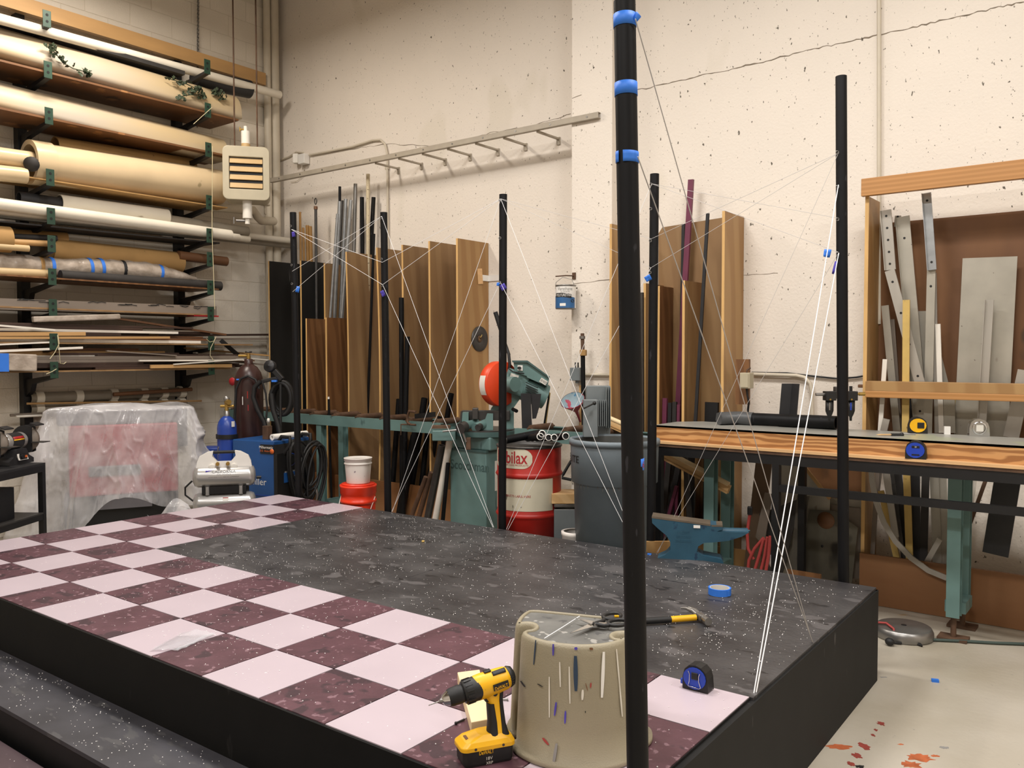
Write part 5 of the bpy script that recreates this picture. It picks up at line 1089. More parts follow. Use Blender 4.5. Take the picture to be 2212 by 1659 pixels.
# control box
bx0 = S(1109, 780, .0); ctl = [(1109, 780), (1140, 780), (1140, 812), (1109, 806)]
pxprism([(1109, 781), (1140, 780), (1140, 813), (1112, 804)], .02, .02, 'control_panel', m_teal, .003)
pxprism([(1138, 780), (1187, 815), (1183, 835), (1138, 815)], .02, .16, 'control_box', m_teal, .003)
pxprism([(1106, 779), (1140, 779), (1188, 814), (1187, 817), (1139, 783), (1107, 783)], .0, .2, 'box_lid', m_teald, .002)
pxprism([(1118, 789), (1129, 789), (1129, 801), (1118, 800)], .012, .006, 'switch_plate', m_white, .001)
MB().cyl(S(1123, 795, .012), S(1121, 795, -.02), 3.4*sc, 12).build('switch_knob', m_tblack, t)
pl0 = S(1174, 824, .012); MB().box(pl0, (16*sc, .004, 10*sc), RS @ Matrix.Rotation(math.radians(32), 3, 'Y')).build('voltage_plate', m_label, t)
text('230 VOLTS', flat(pl0+SFv*.004, (RS @ Matrix.Rotation(math.radians(32), 3, 'Y')) @ V((1, 0, 0)), (RS @ Matrix.Rotation(math.radians(32), 3, 'Y')) @ V((0, 0, 1))), m_blackink, t, h=5*sc, wide=14*sc)
pxprism([(1125, 850), (1146, 850), (1150, 933), (1128, 937)], -.06, .01, 'splash_shield', m_char, .002)
pxprism([(1146, 851), (1169, 851), (1166, 876), (1158, 904), (1150, 905)], -.04, .01, 'motor_shield', m_char, .002)
MB().tube([S(1080, 725, .12), S(1090, 738, .1), S(1099, 765, .06), S(1101, 788, .04), S(1099, 800, .05)], 3.4*sc, 10).build('feed_handle', m_rubber, t)
MB().cyl(S(1070, 674, .12), S(1082, 712, .12), 5*sc, 12).build('handle_grip', m_rubber, t)
MB().tube([S(1100, 797, .0), S(1108, 803, -.02), S(1122, 806, -.01), S(1132, 807, 0)], .005, 8).build('switch_cable', m_rubber, t)
MB().cyl(S(1108, 884, .05), S(1116, 888, .0), 4*sc, 10).build('stop_knob', m_black, t)
tag(MB().tube([S(1184, 832, .2), S(1185, 860, .24), S(1180, 890, .28), S(1176, 915, .3)], .008, 8).build('power_cable', m_rubber), 'black power cable hanging behind the cold saw motor', 'cable')
tag(MB().tube([S(1172, 836, .24), S(1187, 850, .27), S(1182, 885, .3), S(1178, 915, .32)], .009, 8).build('power_cable', m_ruler), 'yellow power cable hanging behind the cold saw motor', 'cable')
# ------------------------------------------------------------------ red drum with pipes on top
dc = PD(1143, 1000, 5.47); dc.z = 0; dr = 69*5.47/F_PX; zb, zt = .23, .905
tag(MB().bb((dc.x-.19, dc.y-.19, 0), (dc.x+.19, dc.y+.19, zb-.002)).build('drum_stand', m_black, bevel=.01), 'low black stand under the red drum', 'stand')
t = thing('steel_drum', 'red steel drum with cream panels and oval emblem behind the stage', 'drum', V((dc.x, dc.y, zb)))
prof = [(0, .02), (dr-.01, .02), (dr-.008, 0), (dr, .004), (dr, .218), (dr+.004, .225), (dr+.011, .237), (dr+.004, .249), (dr, .256), (dr, .475), (dr+.004, .482), (dr+.011, .494), (dr+.004, .506), (dr, .513), (dr, zt-zb-.008)]
MB().lathe(prof, V((dc.x, dc.y, zb)), n=56).build('body', m_red, t)
MB().lathe([(dr, -.01), (dr+.006, -.006), (dr+.006, .004), (dr-.004, .008), (dr-.008, -.004), (dr-.01, -.02), (0, -.02)], V((dc.x, dc.y, zt)), n=56).build('rim', m_dsteel, t)
vdir = V((CAM.x-dc.x, CAM.y-dc.y, 0)).normalized(); vs_ = V((-vdir.y, vdir.x, 0)); vs_ = vs_ if vs_.dot(SX) > 0 else -vs_
def wrapd(z, off=.0012, rad=None, c0=None, shift=0):
    rad = rad or dr; c0 = c0 or dc
    return lambda x, y: V((c0.x, c0.y, z+y)) + (vdir*math.cos(x/rad+shift) + vs_*math.sin(x/rad+shift))*(rad+off)
fw_ = wrapd(.37+.0, .001)
MB().grid(lambda i, j: wrapd(.505+.23*j, .0012)(-.235+.40*i, 0), 24, 2).build('cream_panel', m_cream, t)
MB().grid(lambda i, j: wrapd(.505+.23*j, .0012)(-.36+.08*i, 0), 8, 2).build('cream_panel', m_cream, t)
def emblem(i, j):
    a = -.30+.32*i; h = .062; e = 1.0
    if a > -.045: q = min(1, (a+.045)/.068); e = math.sqrt(max(0.0, 1-q*q))
    if a < -.235: q = min(1, (-.235-a)/.068); e = math.sqrt(max(0.0, 1-q*q))
    return wrapd(.835+(j-.5)*2*h*e, .0014)(a, 0)
MB().grid(emblem, 50, 4).build('emblem', m_cream, t)
text('oilax', wrapd(.845, .0026), m_redtxt, t, h=.072, wide=.165, bold=.02, ) if False else None
W = wrapd(.843, .0026)
text('Mobilax', lambda x, y: W(x-.135, y), m_redtxt, t, h=.078, wide=.25, bold=.012)
W2 = wrapd(.795, .0026); text('FLOOR CARE PRODUCTS', lambda x, y: W2(x-.10, y), m_redtxt, t, h=.010, wide=.19)
W3 = wrapd(.600, .0026); text('PRODUCTS LABEL HERE', lambda x, y: W3(x-.09, y), m_redtxt, t, h=.014, wide=.20)
top = V((dc.x, dc.y, zt))
def dp(x, y, dd=0): return PD(x, y, 5.41+dd)
for k, (a, b, r_, wh, lab) in enumerate([((1092, 955), (1165, 936), 9, 0, 'black pipe lying along the drum top, open end at left'), ((1140, 962), (1167, 943), 8, 1, 'black pipe with bright cut end, front of the pair on the drum'), ((1150, 958), (1171, 937), 8, 1, 'black pipe with bright cut end, behind the front pair on the drum'), ((1160, 966), (1185, 945), 7.5, 1, 'black pipe with cut end, third from left on the drum'), ((1172, 964), (1197, 945), 7.5, 1, 'black pipe with cut end, fourth from left on the drum'), ((1185, 955), (1222, 942), 8, 1, 'black pipe with cut end, rightmost on the drum')]):
    A = dp(*a, .02 if k == 0 else .16); B = dp(*b, .12 if k == 0 else -.20); rr_ = r_*5.2/F_PX
    zmin = zt+.008+rr_; A.z = max(A.z, zmin+.008*k*0); B.z = max(B.z, zmin)
    t2 = thing('pipe_offcut', lab, 'pipe', (A+B)/2-V((0, 0, rr_)), 'pipe offcuts on the red drum')
    MB().pipe(A, B, rr_, rr_*.78, 22).build('pipe', m_pole, t2)
    q = B if wh else A; dd_ = (B-A).normalized()*(1 if wh else -1); MB().lathe([(rr_*.80, 0), (rr_*1.01, 0), (rr_*1.01, .002), (rr_*.80, .002)], q, dd_, 22).build('cut_rim', m_white if wh else m_steel, t2)
    MB().cyl(q-dd_*.012, q-dd_*.010, rr_*.77, 16).build('dark_bore', m_black, t2)
# ------------------------------------------------------------------ grey trash can
gc2 = PD(1327, 1000, 4.97); gc2.z = 0; gr = 97*4.97/F_PX
t = thing('trash_can', 'large grey plastic trash can between the red drum and the front pole', 'trash can', gc2)
MB().lathe([(0, .003), (gr*.80, 0), (gr*.82, .01), (gr*.90, .74), (gr*.955, .745), (gr*.975, .965)], gc2, n=56).build('body', m_can, t)
MB().lathe([(gr*.975, .965), (gr*1.0, .962), (gr*1.01, .98), (gr*1.0, .995), (gr*.95, .997), (gr*.93, .985)], gc2, n=56).build('rim', m_can, t)
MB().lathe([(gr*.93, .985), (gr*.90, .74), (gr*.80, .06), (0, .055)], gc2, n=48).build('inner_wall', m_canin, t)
vdir = V((CAM.x-gc2.x, CAM.y-gc2.y, 0)).normalized(); vs_ = V((-vdir.y, vdir.x, 0)); vs_ = vs_ if vs_.dot(SX) > 0 else -vs_
text('BRUTE', wrapd(.885, .004, gr*.965, gc2, -1.29), m_blackink, t, h=.042, wide=.20, bold=.01)
MB().grid(lambda i, j: wrapd(.765+.05*j, .003, gr*.96, gc2, .60)(.01*i, 0), 3, 2).build('sticker', m_white, t)
MB().tube([gc2-vs_*(gr*.955)+V((0, 0, .86)), gc2-vs_*(gr*.97+.02)+V((0, 0, .82)), gc2-vs_*(gr*.97+.045)+V((0, 0, .775)), gc2-vs_*(gr*.97+.05)+V((0, 0, .755)), gc2-vs_*(gr*.955)+V((0, 0, .745))], .009, 8).build('handle', m_rubber, t)
# buckets, crates seen between
def pail(name, c, r, h, mat, label, rib=True, extra=None):
    t = thing(name, label, 'bucket', c)
    MB().lathe([(0, .004), (r*.86, 0), (r*.88, .006), (r*.985, h*.70), (r*.99, h*.78)], c, n=40).build('body', mat, t)
    MB().lathe([(r*.985, h*.76), (r*1.05, h*.76), (r*1.05, h*.80), (r*1.0, h*.81), (r*1.0, h*.88), (r*1.05, h*.89), (r*1.05, h*.97), (r*1.07, h*.975), (r*1.07, h), (r*.95, h), (r*.93, h*.9)], c, n=40).build('rim', mat, t)
    MB().lathe([(r*.93, h*.9), (r*.84, .05), (0, .05)], c, n=36).build('inside', extra or mat, t)
    return t
oc = PD(774, 1070, 6.13); oc.z = 0
zt_o = PD(774, 1046, 6.13).z
t = pail('bucket', oc, 37*6.13/F_PX, zt_o, m_orangepail, 'orange plastic bucket with a pale bail behind the stage')
MB().tube([oc+sx*(-.125)+V((0, 0, zt_o*.85)), oc+sx*(-.13)+SFv*.10+V((0, 0, zt_o*.7)), oc+SFv*.145+V((0, 0, zt_o*.52)), oc+sx*.10+SFv*.12+V((0, 0, zt_o*.66)), oc+sx*.125+SFv*.02+V((0, 0, zt_o*.84))], .003, 6).build('bail', m_whitestrip, t)
vdir = V((CAM.x-oc.x, CAM.y-oc.y, 0)).normalized(); vs_ = V((-vdir.y, vdir.x, 0)); vs_ = vs_ if vs_.dot(SX) > 0 else -vs_
rr_ = 37*6.0/F_PX*.955
for (x0_, x1_, z0_, z1_) in ((-.06, .06, .0, .004), (-.06, .06, -.05, -.046), (-.06, -.056, -.05, .004), (.056, .06, -.05, .004)):
    MB().grid(lambda i, j: wrapd(zt_o*.62+z0_+(z1_-z0_)*j, .004, rr_, oc)(x0_+(x1_-x0_)*i, 0), 8, 2).build('printed_frame', m_whitestrip, t)
wz = zt_o+.012; wcx = V((oc.x, oc.y, wz)); 
MB().lathe([(0, 0), (37*6/F_PX*.98, 0), (37*6/F_PX*.98, .010), (0, .010)], V((oc.x, oc.y, zt_o)), n=40).build('lid', m_orangepail, t)
zt_w = PD(777, 988, 6.13).z
pail('bucket', V((oc.x, oc.y, wz)), 29*6.0/F_PX, zt_w-wz, m_pailw, 'paint spattered white bucket standing on the orange one')
c = PD(1228, 1085, 4.95); c.z = 0
tag(MB().lathe([(0, 0), (.075, 0), (.08, .4), (.085, .41), (.085, .43), (.07, .43)], PD(1255, 1150, 5.05)*V((1, 1, 0)) if False else V((PD(1243, 1100, 5.05).x, PD(1243, 1100, 5.05).y, 0)), n=30).build('bucket', m_pailw), 'white bucket partly hidden between drum and trash can', 'bucket')
for k, y in enumerate((1086, 1097, 1107)):
    q = PD(1232, y, 5.42); tag(MB().box(q, (.22, .22, .022), rz(38)).build('metal_tray', m_steel, bevel=.004), ['top', 'middle', 'bottom'][k] + ' grey metal tray in the stack right of the drum', 'tray')
q = PD(1234, 1072, 5.4); tag(MB().box(q, (.26, .2, .06), rz(38)).build('wood_offcut', m_pine), 'pale wood offcut lying on the metal trays right of the drum', 'wood block')
tag(MB().box(V((PD(1232, 1120, 5.42).x, PD(1232, 1120, 5.42).y, .26)), (.22, .22, .5), rz(38)).build('metal_cabinet', m_gbox), 'low grey cabinet under the metal trays', 'cabinet')
# ------------------------------------------------------------------ things on the pilaster
q = PY(1222, 642, YP-.09); s2 = depth(q)/F_PX; t = thing('paint_can', 'hanging wood finish can with a white and blue label on the pilaster', 'can', q-V((0, 0, 26*s2)))
r_ = 22*s2; MB().lathe([(0, -26*s2), (r_*.97, -26*s2), (r_, -25*s2), (r_, 23*s2), (r_*1.03, 24*s2), (r_*1.03, 26*s2), (r_*.85, 26*s2), (r_*.82, 24*s2), (0, 24*s2)], q, n=40).build('tin', m_steel, t)
vdir = V((CAM.x-q.x, CAM.y-q.y, 0)).normalized(); vs_ = V((-vdir.y, vdir.x, 0)); vs_ = vs_ if vs_.dot(SX) > 0 else -vs_
wq = lambda z, o: wrapd(q.z+z*s2, o, r_, q)
m_lbl = M('label_blue', '2f5f90', .4, var=.1, scale=20)
MB().grid(lambda i, j: wq(-24+46*j, .0006)(-.16+.32*i*.98, 0), 30, 2).build('label', m_white, t)
MB().grid(lambda i, j: wq(-24+(26-3*math.sin(i*3.1+.4)*0-7*max(0, i-.45))*j, .0012)(-.11+.19*i, 0), 26, 2).build('label_field', m_lbl, t)
MB().grid(lambda i, j: wq(-1+9*j-5*max(0, i-.5), .0018)(-.09+.135*i, 0), 20, 2).build('label_band', m_blackink, t)
for txt, z, h_, wd_, mt in (('Varathane', 17, 7, 33, m_greyink), ('ULTIMATE', 10.5, 3, 20, m_greyink), ('POLYURETHANE', 3.4, 5.5, 40, m_white)):
    f0 = wq(z, .0024); text(txt, lambda x, y, f0=f0: f0(x-.006, y), mt, t, h=h_*s2, wide=wd_*s2)
MB().grid(lambda i, j: wq(-20+6*j, .002)(-.045+.045*i, 0), 6, 2).build('label_box', m_white, t)
f1 = wq(-9, .002); MB().add([f1(.055+.017*math.cos(a), .012*math.sin(a)) for a in [k*math.pi/8 for k in range(16)]], [list(range(16))]).build('label_oval', m_blackink, t)
MB().tube([q+vs_*(-r_*1.02)+V((0, 0, 18*s2)), q+vs_*(-r_*.95)+V((0, 0, 32*s2)), q+vs_*(-r_*.3)+V((0, 0, 43*s2)), q+vs_*(r_*.6)+V((0, 0, 38*s2)), q+vs_*(r_*1.02)+V((0, 0, 17*s2))], .0022, 6).build('bail', m_steel, t)
MB().cyl(q+vs_*(r_*.98)+V((0, 0, 15*s2)), q+vs_*(r_*1.12)+V((0, 0, 15*s2)), 2.5*s2, 10).build('bail_ear', m_white, t)
hq = PY(1240, 596, YP-.004); tag(MB().box(hq, (.03, .008, .05)).tube([hq, hq+V((-.03, -.06, .0)), PY(1200, 597, YP-.1)], .005, 6).build('wall_hook', m_rust), 'rusty hook rod on the pilaster holding the hanging can', 'hook')
bq = PY(1247, 808, YP-.04); s3 = depth(bq)/F_PX
t = thing('switch_box', 'grey electrical box with two short plugs on the pilaster', 'electrical box', bq-V((0, 0, 14*s3)))
MB().box(bq, (26*s3, .07, 28*s3)).build('enclosure', m_gbox, t, bevel=.004)
for dx in (-3, 4): MB().cyl(bq+V((dx*s3, -.01, 14*s3)), bq+V((dx*s3, -.01, 25*s3)), 1.6*s3, 8).build('plug', m_tblack, t)
MB().cyl(bq+V((0, 0, -20*s3)), bq+V((0, 0, -13*s3)), 4*s3, 10).build('outlet', m_gbox, t)
tag(MB().tube([PY(1262, 809, YP-.02), PY(1320, 810, YP-.02)], .011, 10).build('wall_conduit', m_pipew), 'short conduit running right from the grey electrical box', 'conduit')
tag(MB().bb(PY(1251, 832, YP-.03), PY(1258, 1075, YP-.004)).build('timber_strip', m_pine), 'pale timber strip on the pilaster below the electrical box', 'strip')
gp = PY(1258, 720, 3.70); t = thing('support_post', 'slim black post with a brown top and tape wrap behind the conveyor', 'post', V((gp.x, 3.70, 0)))
q1 = PY(1261, 930, 3.70); MB().tube([V((q1.x, 3.70, 0)), V((q1.x, 3.70, q1.z)), PY(1259, 765, 3.70)], .017, 12).build('pipe', m_pole, t); MB().cyl(PY(1259, 766, 3.70), gp, .014, 12).build('top_bar', m_rust, t)
MB().box(PY(1260, 762, 3.69), (.05, .03, .045), rz(10)).build('tape_wrap', m_card, t, bevel=.006); MB().cyl(PY(1258, 732, 3.70), PY(1258, 726, 3.70), .022, 10).build('collar', m_steel, t)
fq = PY(1238, 868, 3.62); fa = V((SX*-.30+SFv*.55+SU*.75)).normalized(); s4 = depth(fq)/F_PX
t = thing('funnel', 'red paint splashed funnel tilted on the black post', 'funnel', fq-V((0, 0, .15)))
MB().lathe([(.008, -.20), (.010, -.13), (.016, -.09), (26*s4, .01), (27*s4, .014), (26*s4, .018)], fq, fa, 36).build('cone', m_dred, t)
MB().lathe([(25.8*s4, .016), (24*s4, .004), (.014, -.082), (0, -.084)], fq, fa, 36).build('inside', m_funin, t)
for k, (x0_, x1_, y0_, y1_, d_, mt, lab) in enumerate([(1266, 1317, 833, 925, 5.28, m_gbox, 'tall grey sheet metal housing behind the conveyor'), (1260, 1290, 863, 922, 5.14, m_gbox, 'smaller light grey finned housing in front of the tall one')]):
    c = PD((x0_+x1_)/2, (y0_+y1_)/2, d_); s5 = d_/F_PX; t = thing('metal_housing', lab, 'housing', c-V((0, 0, (y1_-y0_)/2*s5)))
    zb5 = min(c.z-(y1_-y0_)/2*s5, CZ+.032); zt5 = c.z+(y1_-y0_)/2*s5; MB().box(V((c.x, c.y, (zb5+zt5)/2)), ((x1_-x0_)*s5, .08, zt5-zb5), RS).build('body', mt, t, bevel=.004)
    n_ = 5 if k else 3
    for j in range(n_): MB().box(c+SX*((x1_-x0_)*.5*s5+.012*(j+.5)*(1 if k else -1))-SFv*.02+SFv*(.06 if not k else .0), (.005, .09, (y1_-y0_)*s5*.94), RS).build('fin', mt, t)
q = PD(1272, 876, 5.05); tag(MB().tube([PD(1262, 882, 5.0), PD(1284, 871, 5.05)], .005, 8).ball(PD(1284, 871, 5.05), .012, 10).build('lever', m_tblack), 'black ball ended lever beside the funnel', 'lever')
# ------------------------------------------------------------------ right sheet rack
t = thing('sheet_rack', 'rack of plywood dividers and steel stock behind the front pole, left of the bare wall', 'rack', V((1.0, 3.85, 0)))
YW2 = YR-.004
def div2(px, py, mat, back=YW2, front=RF, ztop=None, label=None):
    o, q = divider(px, py, mat, t, front=front, ztop=ztop, back=back)
    if label: part_label(o, label)
    return q
qL = div2(1317, 484, m_ply2); qR = div2(1560, 456, m_ply2)
zb_ = PY(1470, 485, 3.985).z
MB().prism([(qL.x+.25, 0), (qR.x, 0), (qR.x, zb_+.02), (qL.x+.28, zb_-.01), (qL.x+.25, zb_-.05)], V((0, 3.965, 0)), (1, 0, 0), (0, 0, 1), (0, .018, 0)).build('back_panel', m_ply, t)
div2(1390, 612, m_ply, label='narrow tan divider'); div2(1420, 618, m_ply3, front=3.76, label='reddish divider')
q = div2(1474, 606, m_ply, back=3.96)
MB().bb((qL.x, RF-.022, 0), (PY(1630, 1200, RF).x, RF-.003, .22)).build('kick_board', m_ply2, t)
lean('steel_bar', (1493, 388), (1478, 650), 3.90, 12, m_purple, 'tall purple flat bar sticking up above the right plywood rack', 'bar', kind='flat', flatk=.02)
lean('steel_bar', (1477, 484), (1474, 640), 3.93, 7, m_char, 'dark grey bar left of the tall purple bar', 'bar', kind='flat', flatk=.02)
lean('steel_bar', (1529, 461), (1507, 830), 3.66, 7, m_char, 'slim black bar standing in front of the right plywood rack', 'bar', kind='flat', flatk=.012)
lean('steel_bar', (1386, 632), (1387, 850), 3.66, 8, m_dsteel, 'grey black bar between front pole and bench pole', 'bar', kind='flat', flatk=.02)
for i, (x, y0, w_, mt, lab) in enumerate([(1437, 860, 10, m_purple, 'purple metal offcut, leftmost of a short row in the right rack'), (1448, 870, 8, m_char, 'dark metal offcut, second in the short row'), (1458, 868, 9, m_dark, 'brown black offcut, third in the short row'), (1467, 874, 7, m_purple, 'narrow purple offcut, last in the short row'), (1538, 869, 30, m_black, 'black plate standing at the right side of the right rack')]):
    lean('metal_offcut', (x, y0), (x-2, 960), 3.80-.01*i, w_, mt, lab, 'offcut', kind='flat', flatk=.02)
for i, (a, b, w_, mt, lab) in enumerate([((1432, 990), (1420, 1150), 8, m_purple, 'purple bar under the bench by the pole'), ((1447, 980), (1430, 1150), 12, m_dark, 'dark bar under the bench next to the purple one'), ((1470, 985), (1440, 1140), 12, m_char, 'charcoal bar leaning left under the bench'), ((1462, 1050), (1438, 1140), 7, m_purple, 'pink purple strip leaning left under the bench'), ((1495, 1060), (1492, 1140), 14, m_black, 'black block standing under the bench behind the anvil'), ((1480, 985), (1490, 1120), 10, m_dsteel, 'steel bar leaning right under the bench')]):
    lean('steel_bar', a, b, 3.60-.03*i, w_, mt, lab, 'bar', kind='flat', flatk=.02)
# batten and junction box
A = PY(1590, 776, RF-.03); B = PY(1618, 874, RF-.03)
tag(MB().bb((A.x, RF-.035, B.z), (B.x, RF-.012, A.z)).build('wood_batten', m_ply3), 'upright brown wood batten fixed on the end divider of the right rack', 'batten')
t = thing('junction_box', 'beige metal junction box on the wood batten right of the plywood rack', 'electrical box', PY(1613, 838, RF-.09))
c = PY(1613, 822, RF-.08); s6 = depth(c)/F_PX
MB().box(c, (22*s6, .07, 34*s6)).build('enclosure', m_heater, t, bevel=.003); MB().box(c+V((.0, -.037, 0)), (17*s6, .006, 28*s6)).build('cover', m_heater, t)
MB().tube([c+V((0, 0, 17*s6)), c+V((0, 0, 22*s6)), c+V((.01, .03, 27*s6))], .006, 6).build('connector', m_rust, t)
MB().tube([c+V((0, 0, -17*s6)), c+V((.005, 0, -30*s6)), c+V((.015, .0, -48*s6)), c+V((.0, .02, -70*s6))], .007, 8).build('hanging_lead', m_black, t)
tag(MB().tube([PY(x, y, YR-.03) for x, y in [(1624, 808), (1720, 811), (1738, 815), (1750, 828), (1754, 850), (1755, 920)]], .012, 10).build('wall_conduit', m_pipew), 'painted conduit bending down from the junction box behind the bench', 'conduit')
tag(MB().tube([PY(x, y, YR-.015) for x, y in [(1624, 805), (1700, 806), (1760, 813), (1810, 818), (1850, 815), (1872, 811)]], .006, 8).build('wall_cable', m_black), 'thin black cable sagging along the wall to the metal rack', 'cable')
# ------------------------------------------------------------------ open fronted plywood rack at right
KY = 3.75; kq = PY(1870, 425, KY); KX = kq.x; KZ = PY(1870, 425, KY).z; KR = 4.9
t = thing('metal_stock_rack', 'open plywood rack holding aluminium offcuts at the right picture edge', 'rack', V((KX+1, KY, 0)))
MB().bb((KX, KY, 0), (KX+.019, YR-.004, KZ)).build('side_panel', [m_ply2], t)
MB().bb((KX-.001, KY-.004, 0), (KX+.02, KY, KZ)).build('panel_edge', m_edge, t)
zc_ = PY(1950, 420, YR-.02).z
MB().bb((KX+.02, YR-.022, .92), (KR, YR-.004, KZ-.13)).build('back_panel', m_plyd, t)
MB().bb((KX-.015, KY-.045, KZ-.002), (KR, KY-.005, KZ+.10)).build('top_rail', m_rail, t, bevel=.003)
a = PY(1874, 823, KY-.01).z; b = PY(1874, 858, KY-.01).z
MB().bb((KX+.02, KY-.03, b), (KR, KY-.005, (a+b)/2-.01)).build('middle_rail', m_rail, t, bevel=.002)
MB().bb((KX+.02, KY-.028, (a+b)/2-.01), (KR, KY+.05, a)).build('middle_rail', m_ply2, t, bevel=.002)
kx0 = PY(1858, 1228, KY-.03).x
MB().bb((kx0, KY-.045, .002), (KR, KY-.022, .30)).build('kick_board', m_kick, t)
def stock(i, a, b, Y, w_, mat, lab, flatk=.012, kind='flat', holes=0):
    A = PY(*a, Y); B = PY(*b, Y); d = (B-A); k = min(1.0, (A.z-.31)/(A.z-B.z)) if b[1] >= 930 and b[1] < 950 else 1
    B = A+d*k; s_ = depth(A)/F_PX
    t = thing('aluminium_bar', lab, 'bar', V((B.x, B.y, B.z)), 'offcuts in the metal rack')
    MB().beam(B, A, w_*s_, flatk, up=(0, -1, 0)).build('bar', mat, t)
    if flatk < .02 and kind == 'angle':
        e = (B-A).normalized(); sd = e.cross(V((0, -1, 0))).normalized(); sd = sd if sd.x < 0 else -sd
        MB().beam(B+sd*w_*s_*.5, A+sd*w_*s_*.5, .004, .04, up=(0, -1, 0)).build('flange', mat, t)
    if holes:
        h = MB()
        for j in range(holes): q = A.lerp(B, .1+.8*j/max(1, holes-1))+V((0, -flatk/2-.0006, 0)); h.cyl(q+V((0, .001, 0)), q-V((0, .0006, 0)), .007, 10)
        h.build('bolt_hole', m_black, t)
    return t
KI = [
 ((1914, 454), (1924, 583), 3.84, 21, m_alu, 'short perforated aluminium angle leaning at the top left of the metal rack', 'angle', 5),
 ((1922, 584), (1990, 838), 3.83, 20, m_alu, 'perforated bar leaning right below the short angle', 'flat', 4),
 ((1940, 466), (1938, 490), 3.93, 12, m_alus, 'small drilled plate end behind the channel top', 'flat', 2),
 ((1950, 468), (1992, 935), 3.90, 27, m_alus, 'wide aluminium channel leaning in the left of the metal rack', 'angle', 2),
 ((1958, 648), (1956, 935), 3.80, 14, m_ruler, 'yellow wooden yardstick standing in the metal rack', 'flat', 0),
 ((2002, 417), (2014, 583), 3.86, 17, m_galv, 'shiny channel rising highest in the metal rack', 'angle', 2),
 ((2012, 583), (2004, 935), 3.88, 17, m_alus, 'dull lower length below the shiny channel', 'flat', 1),
 ((1912, 660), (1938, 935), 3.92, 15, m_alus, 'grey bar beside the left panel of the metal rack', 'flat', 0),
 ((1925, 690), (1942, 935), 3.95, 14, m_greystrip, 'brownish grey bar at the back beside the left panel', 'flat', 0),
 ((1912, 776), (1901, 935), 3.80, 9, m_whitestrip, 'white plastic strip leaning beside the left panel', 'flat', 0),
 ((2018, 590), (2024, 935), 3.91, 9, m_alu, 'narrow aluminium strip right of the dull length', 'flat', 1),
 ((2026, 700), (2034, 935), 3.90, 10, m_whitestrip, 'pale strip right of the narrow aluminium strip', 'flat', 0),
 ((1992, 672), (1982, 935), 3.96, 26, m_alus, 'broad plate behind the yardstick in the metal rack', 'flat', 0),
 ((2138, 556), (2118, 945), 3.93, 104, m_alus, 'wide blotchy aluminium sheet standing in the metal rack', 'flat', 0),
 ((2138, 648), (2120, 945), 3.86, 16, m_alu, 'light square bar in front of the wide aluminium sheet', 'angle', 0),
 ((2216, 800), (2184, 945), 3.88, 30, m_alu, 'grey plate leaning at the right picture edge', 'flat', 0),
 ((1915, 905), (1908, 935), 3.79, 14, m_alu, 'small bent aluminium end by the left panel above the bench', 'flat', 0),
 ((2050, 850), (2052, 935), 3.90, 22, m_alus, 'short dull plate between strips and the wide sheet', 'flat', 0),
 ((2070, 860), (2072, 935), 3.96, 22, m_ruler, 'short yellowish plate left of the wide sheet', 'flat', 0),
 ((1966, 860), (1968, 935), 3.94, 22, m_char, 'black plate end behind the yardstick above the bench', 'flat', 0)]
for i, (a, b, Y, w_, mt, lab, kd, ho) in enumerate(KI): stock(i, a, b, Y, w_, mt, lab, kind=kd, holes=ho)
q1, q2, q3 = PY(2016, 700, 3.97), PY(2052, 840, 3.97), PY(2012, 860, 3.97)
tag(MB().add([q1, q2, q3, q1+V((0, .006, 0)), q2+V((0, .006, 0)), q3+V((0, .006, 0))], [(2, 1, 0), (3, 4, 5), (0, 1, 4, 3), (1, 2, 5, 4), (2, 0, 3, 5)]).build('metal_offcut', m_alus), 'pointed triangular sheet offcut behind the strips in the metal rack', 'offcut')
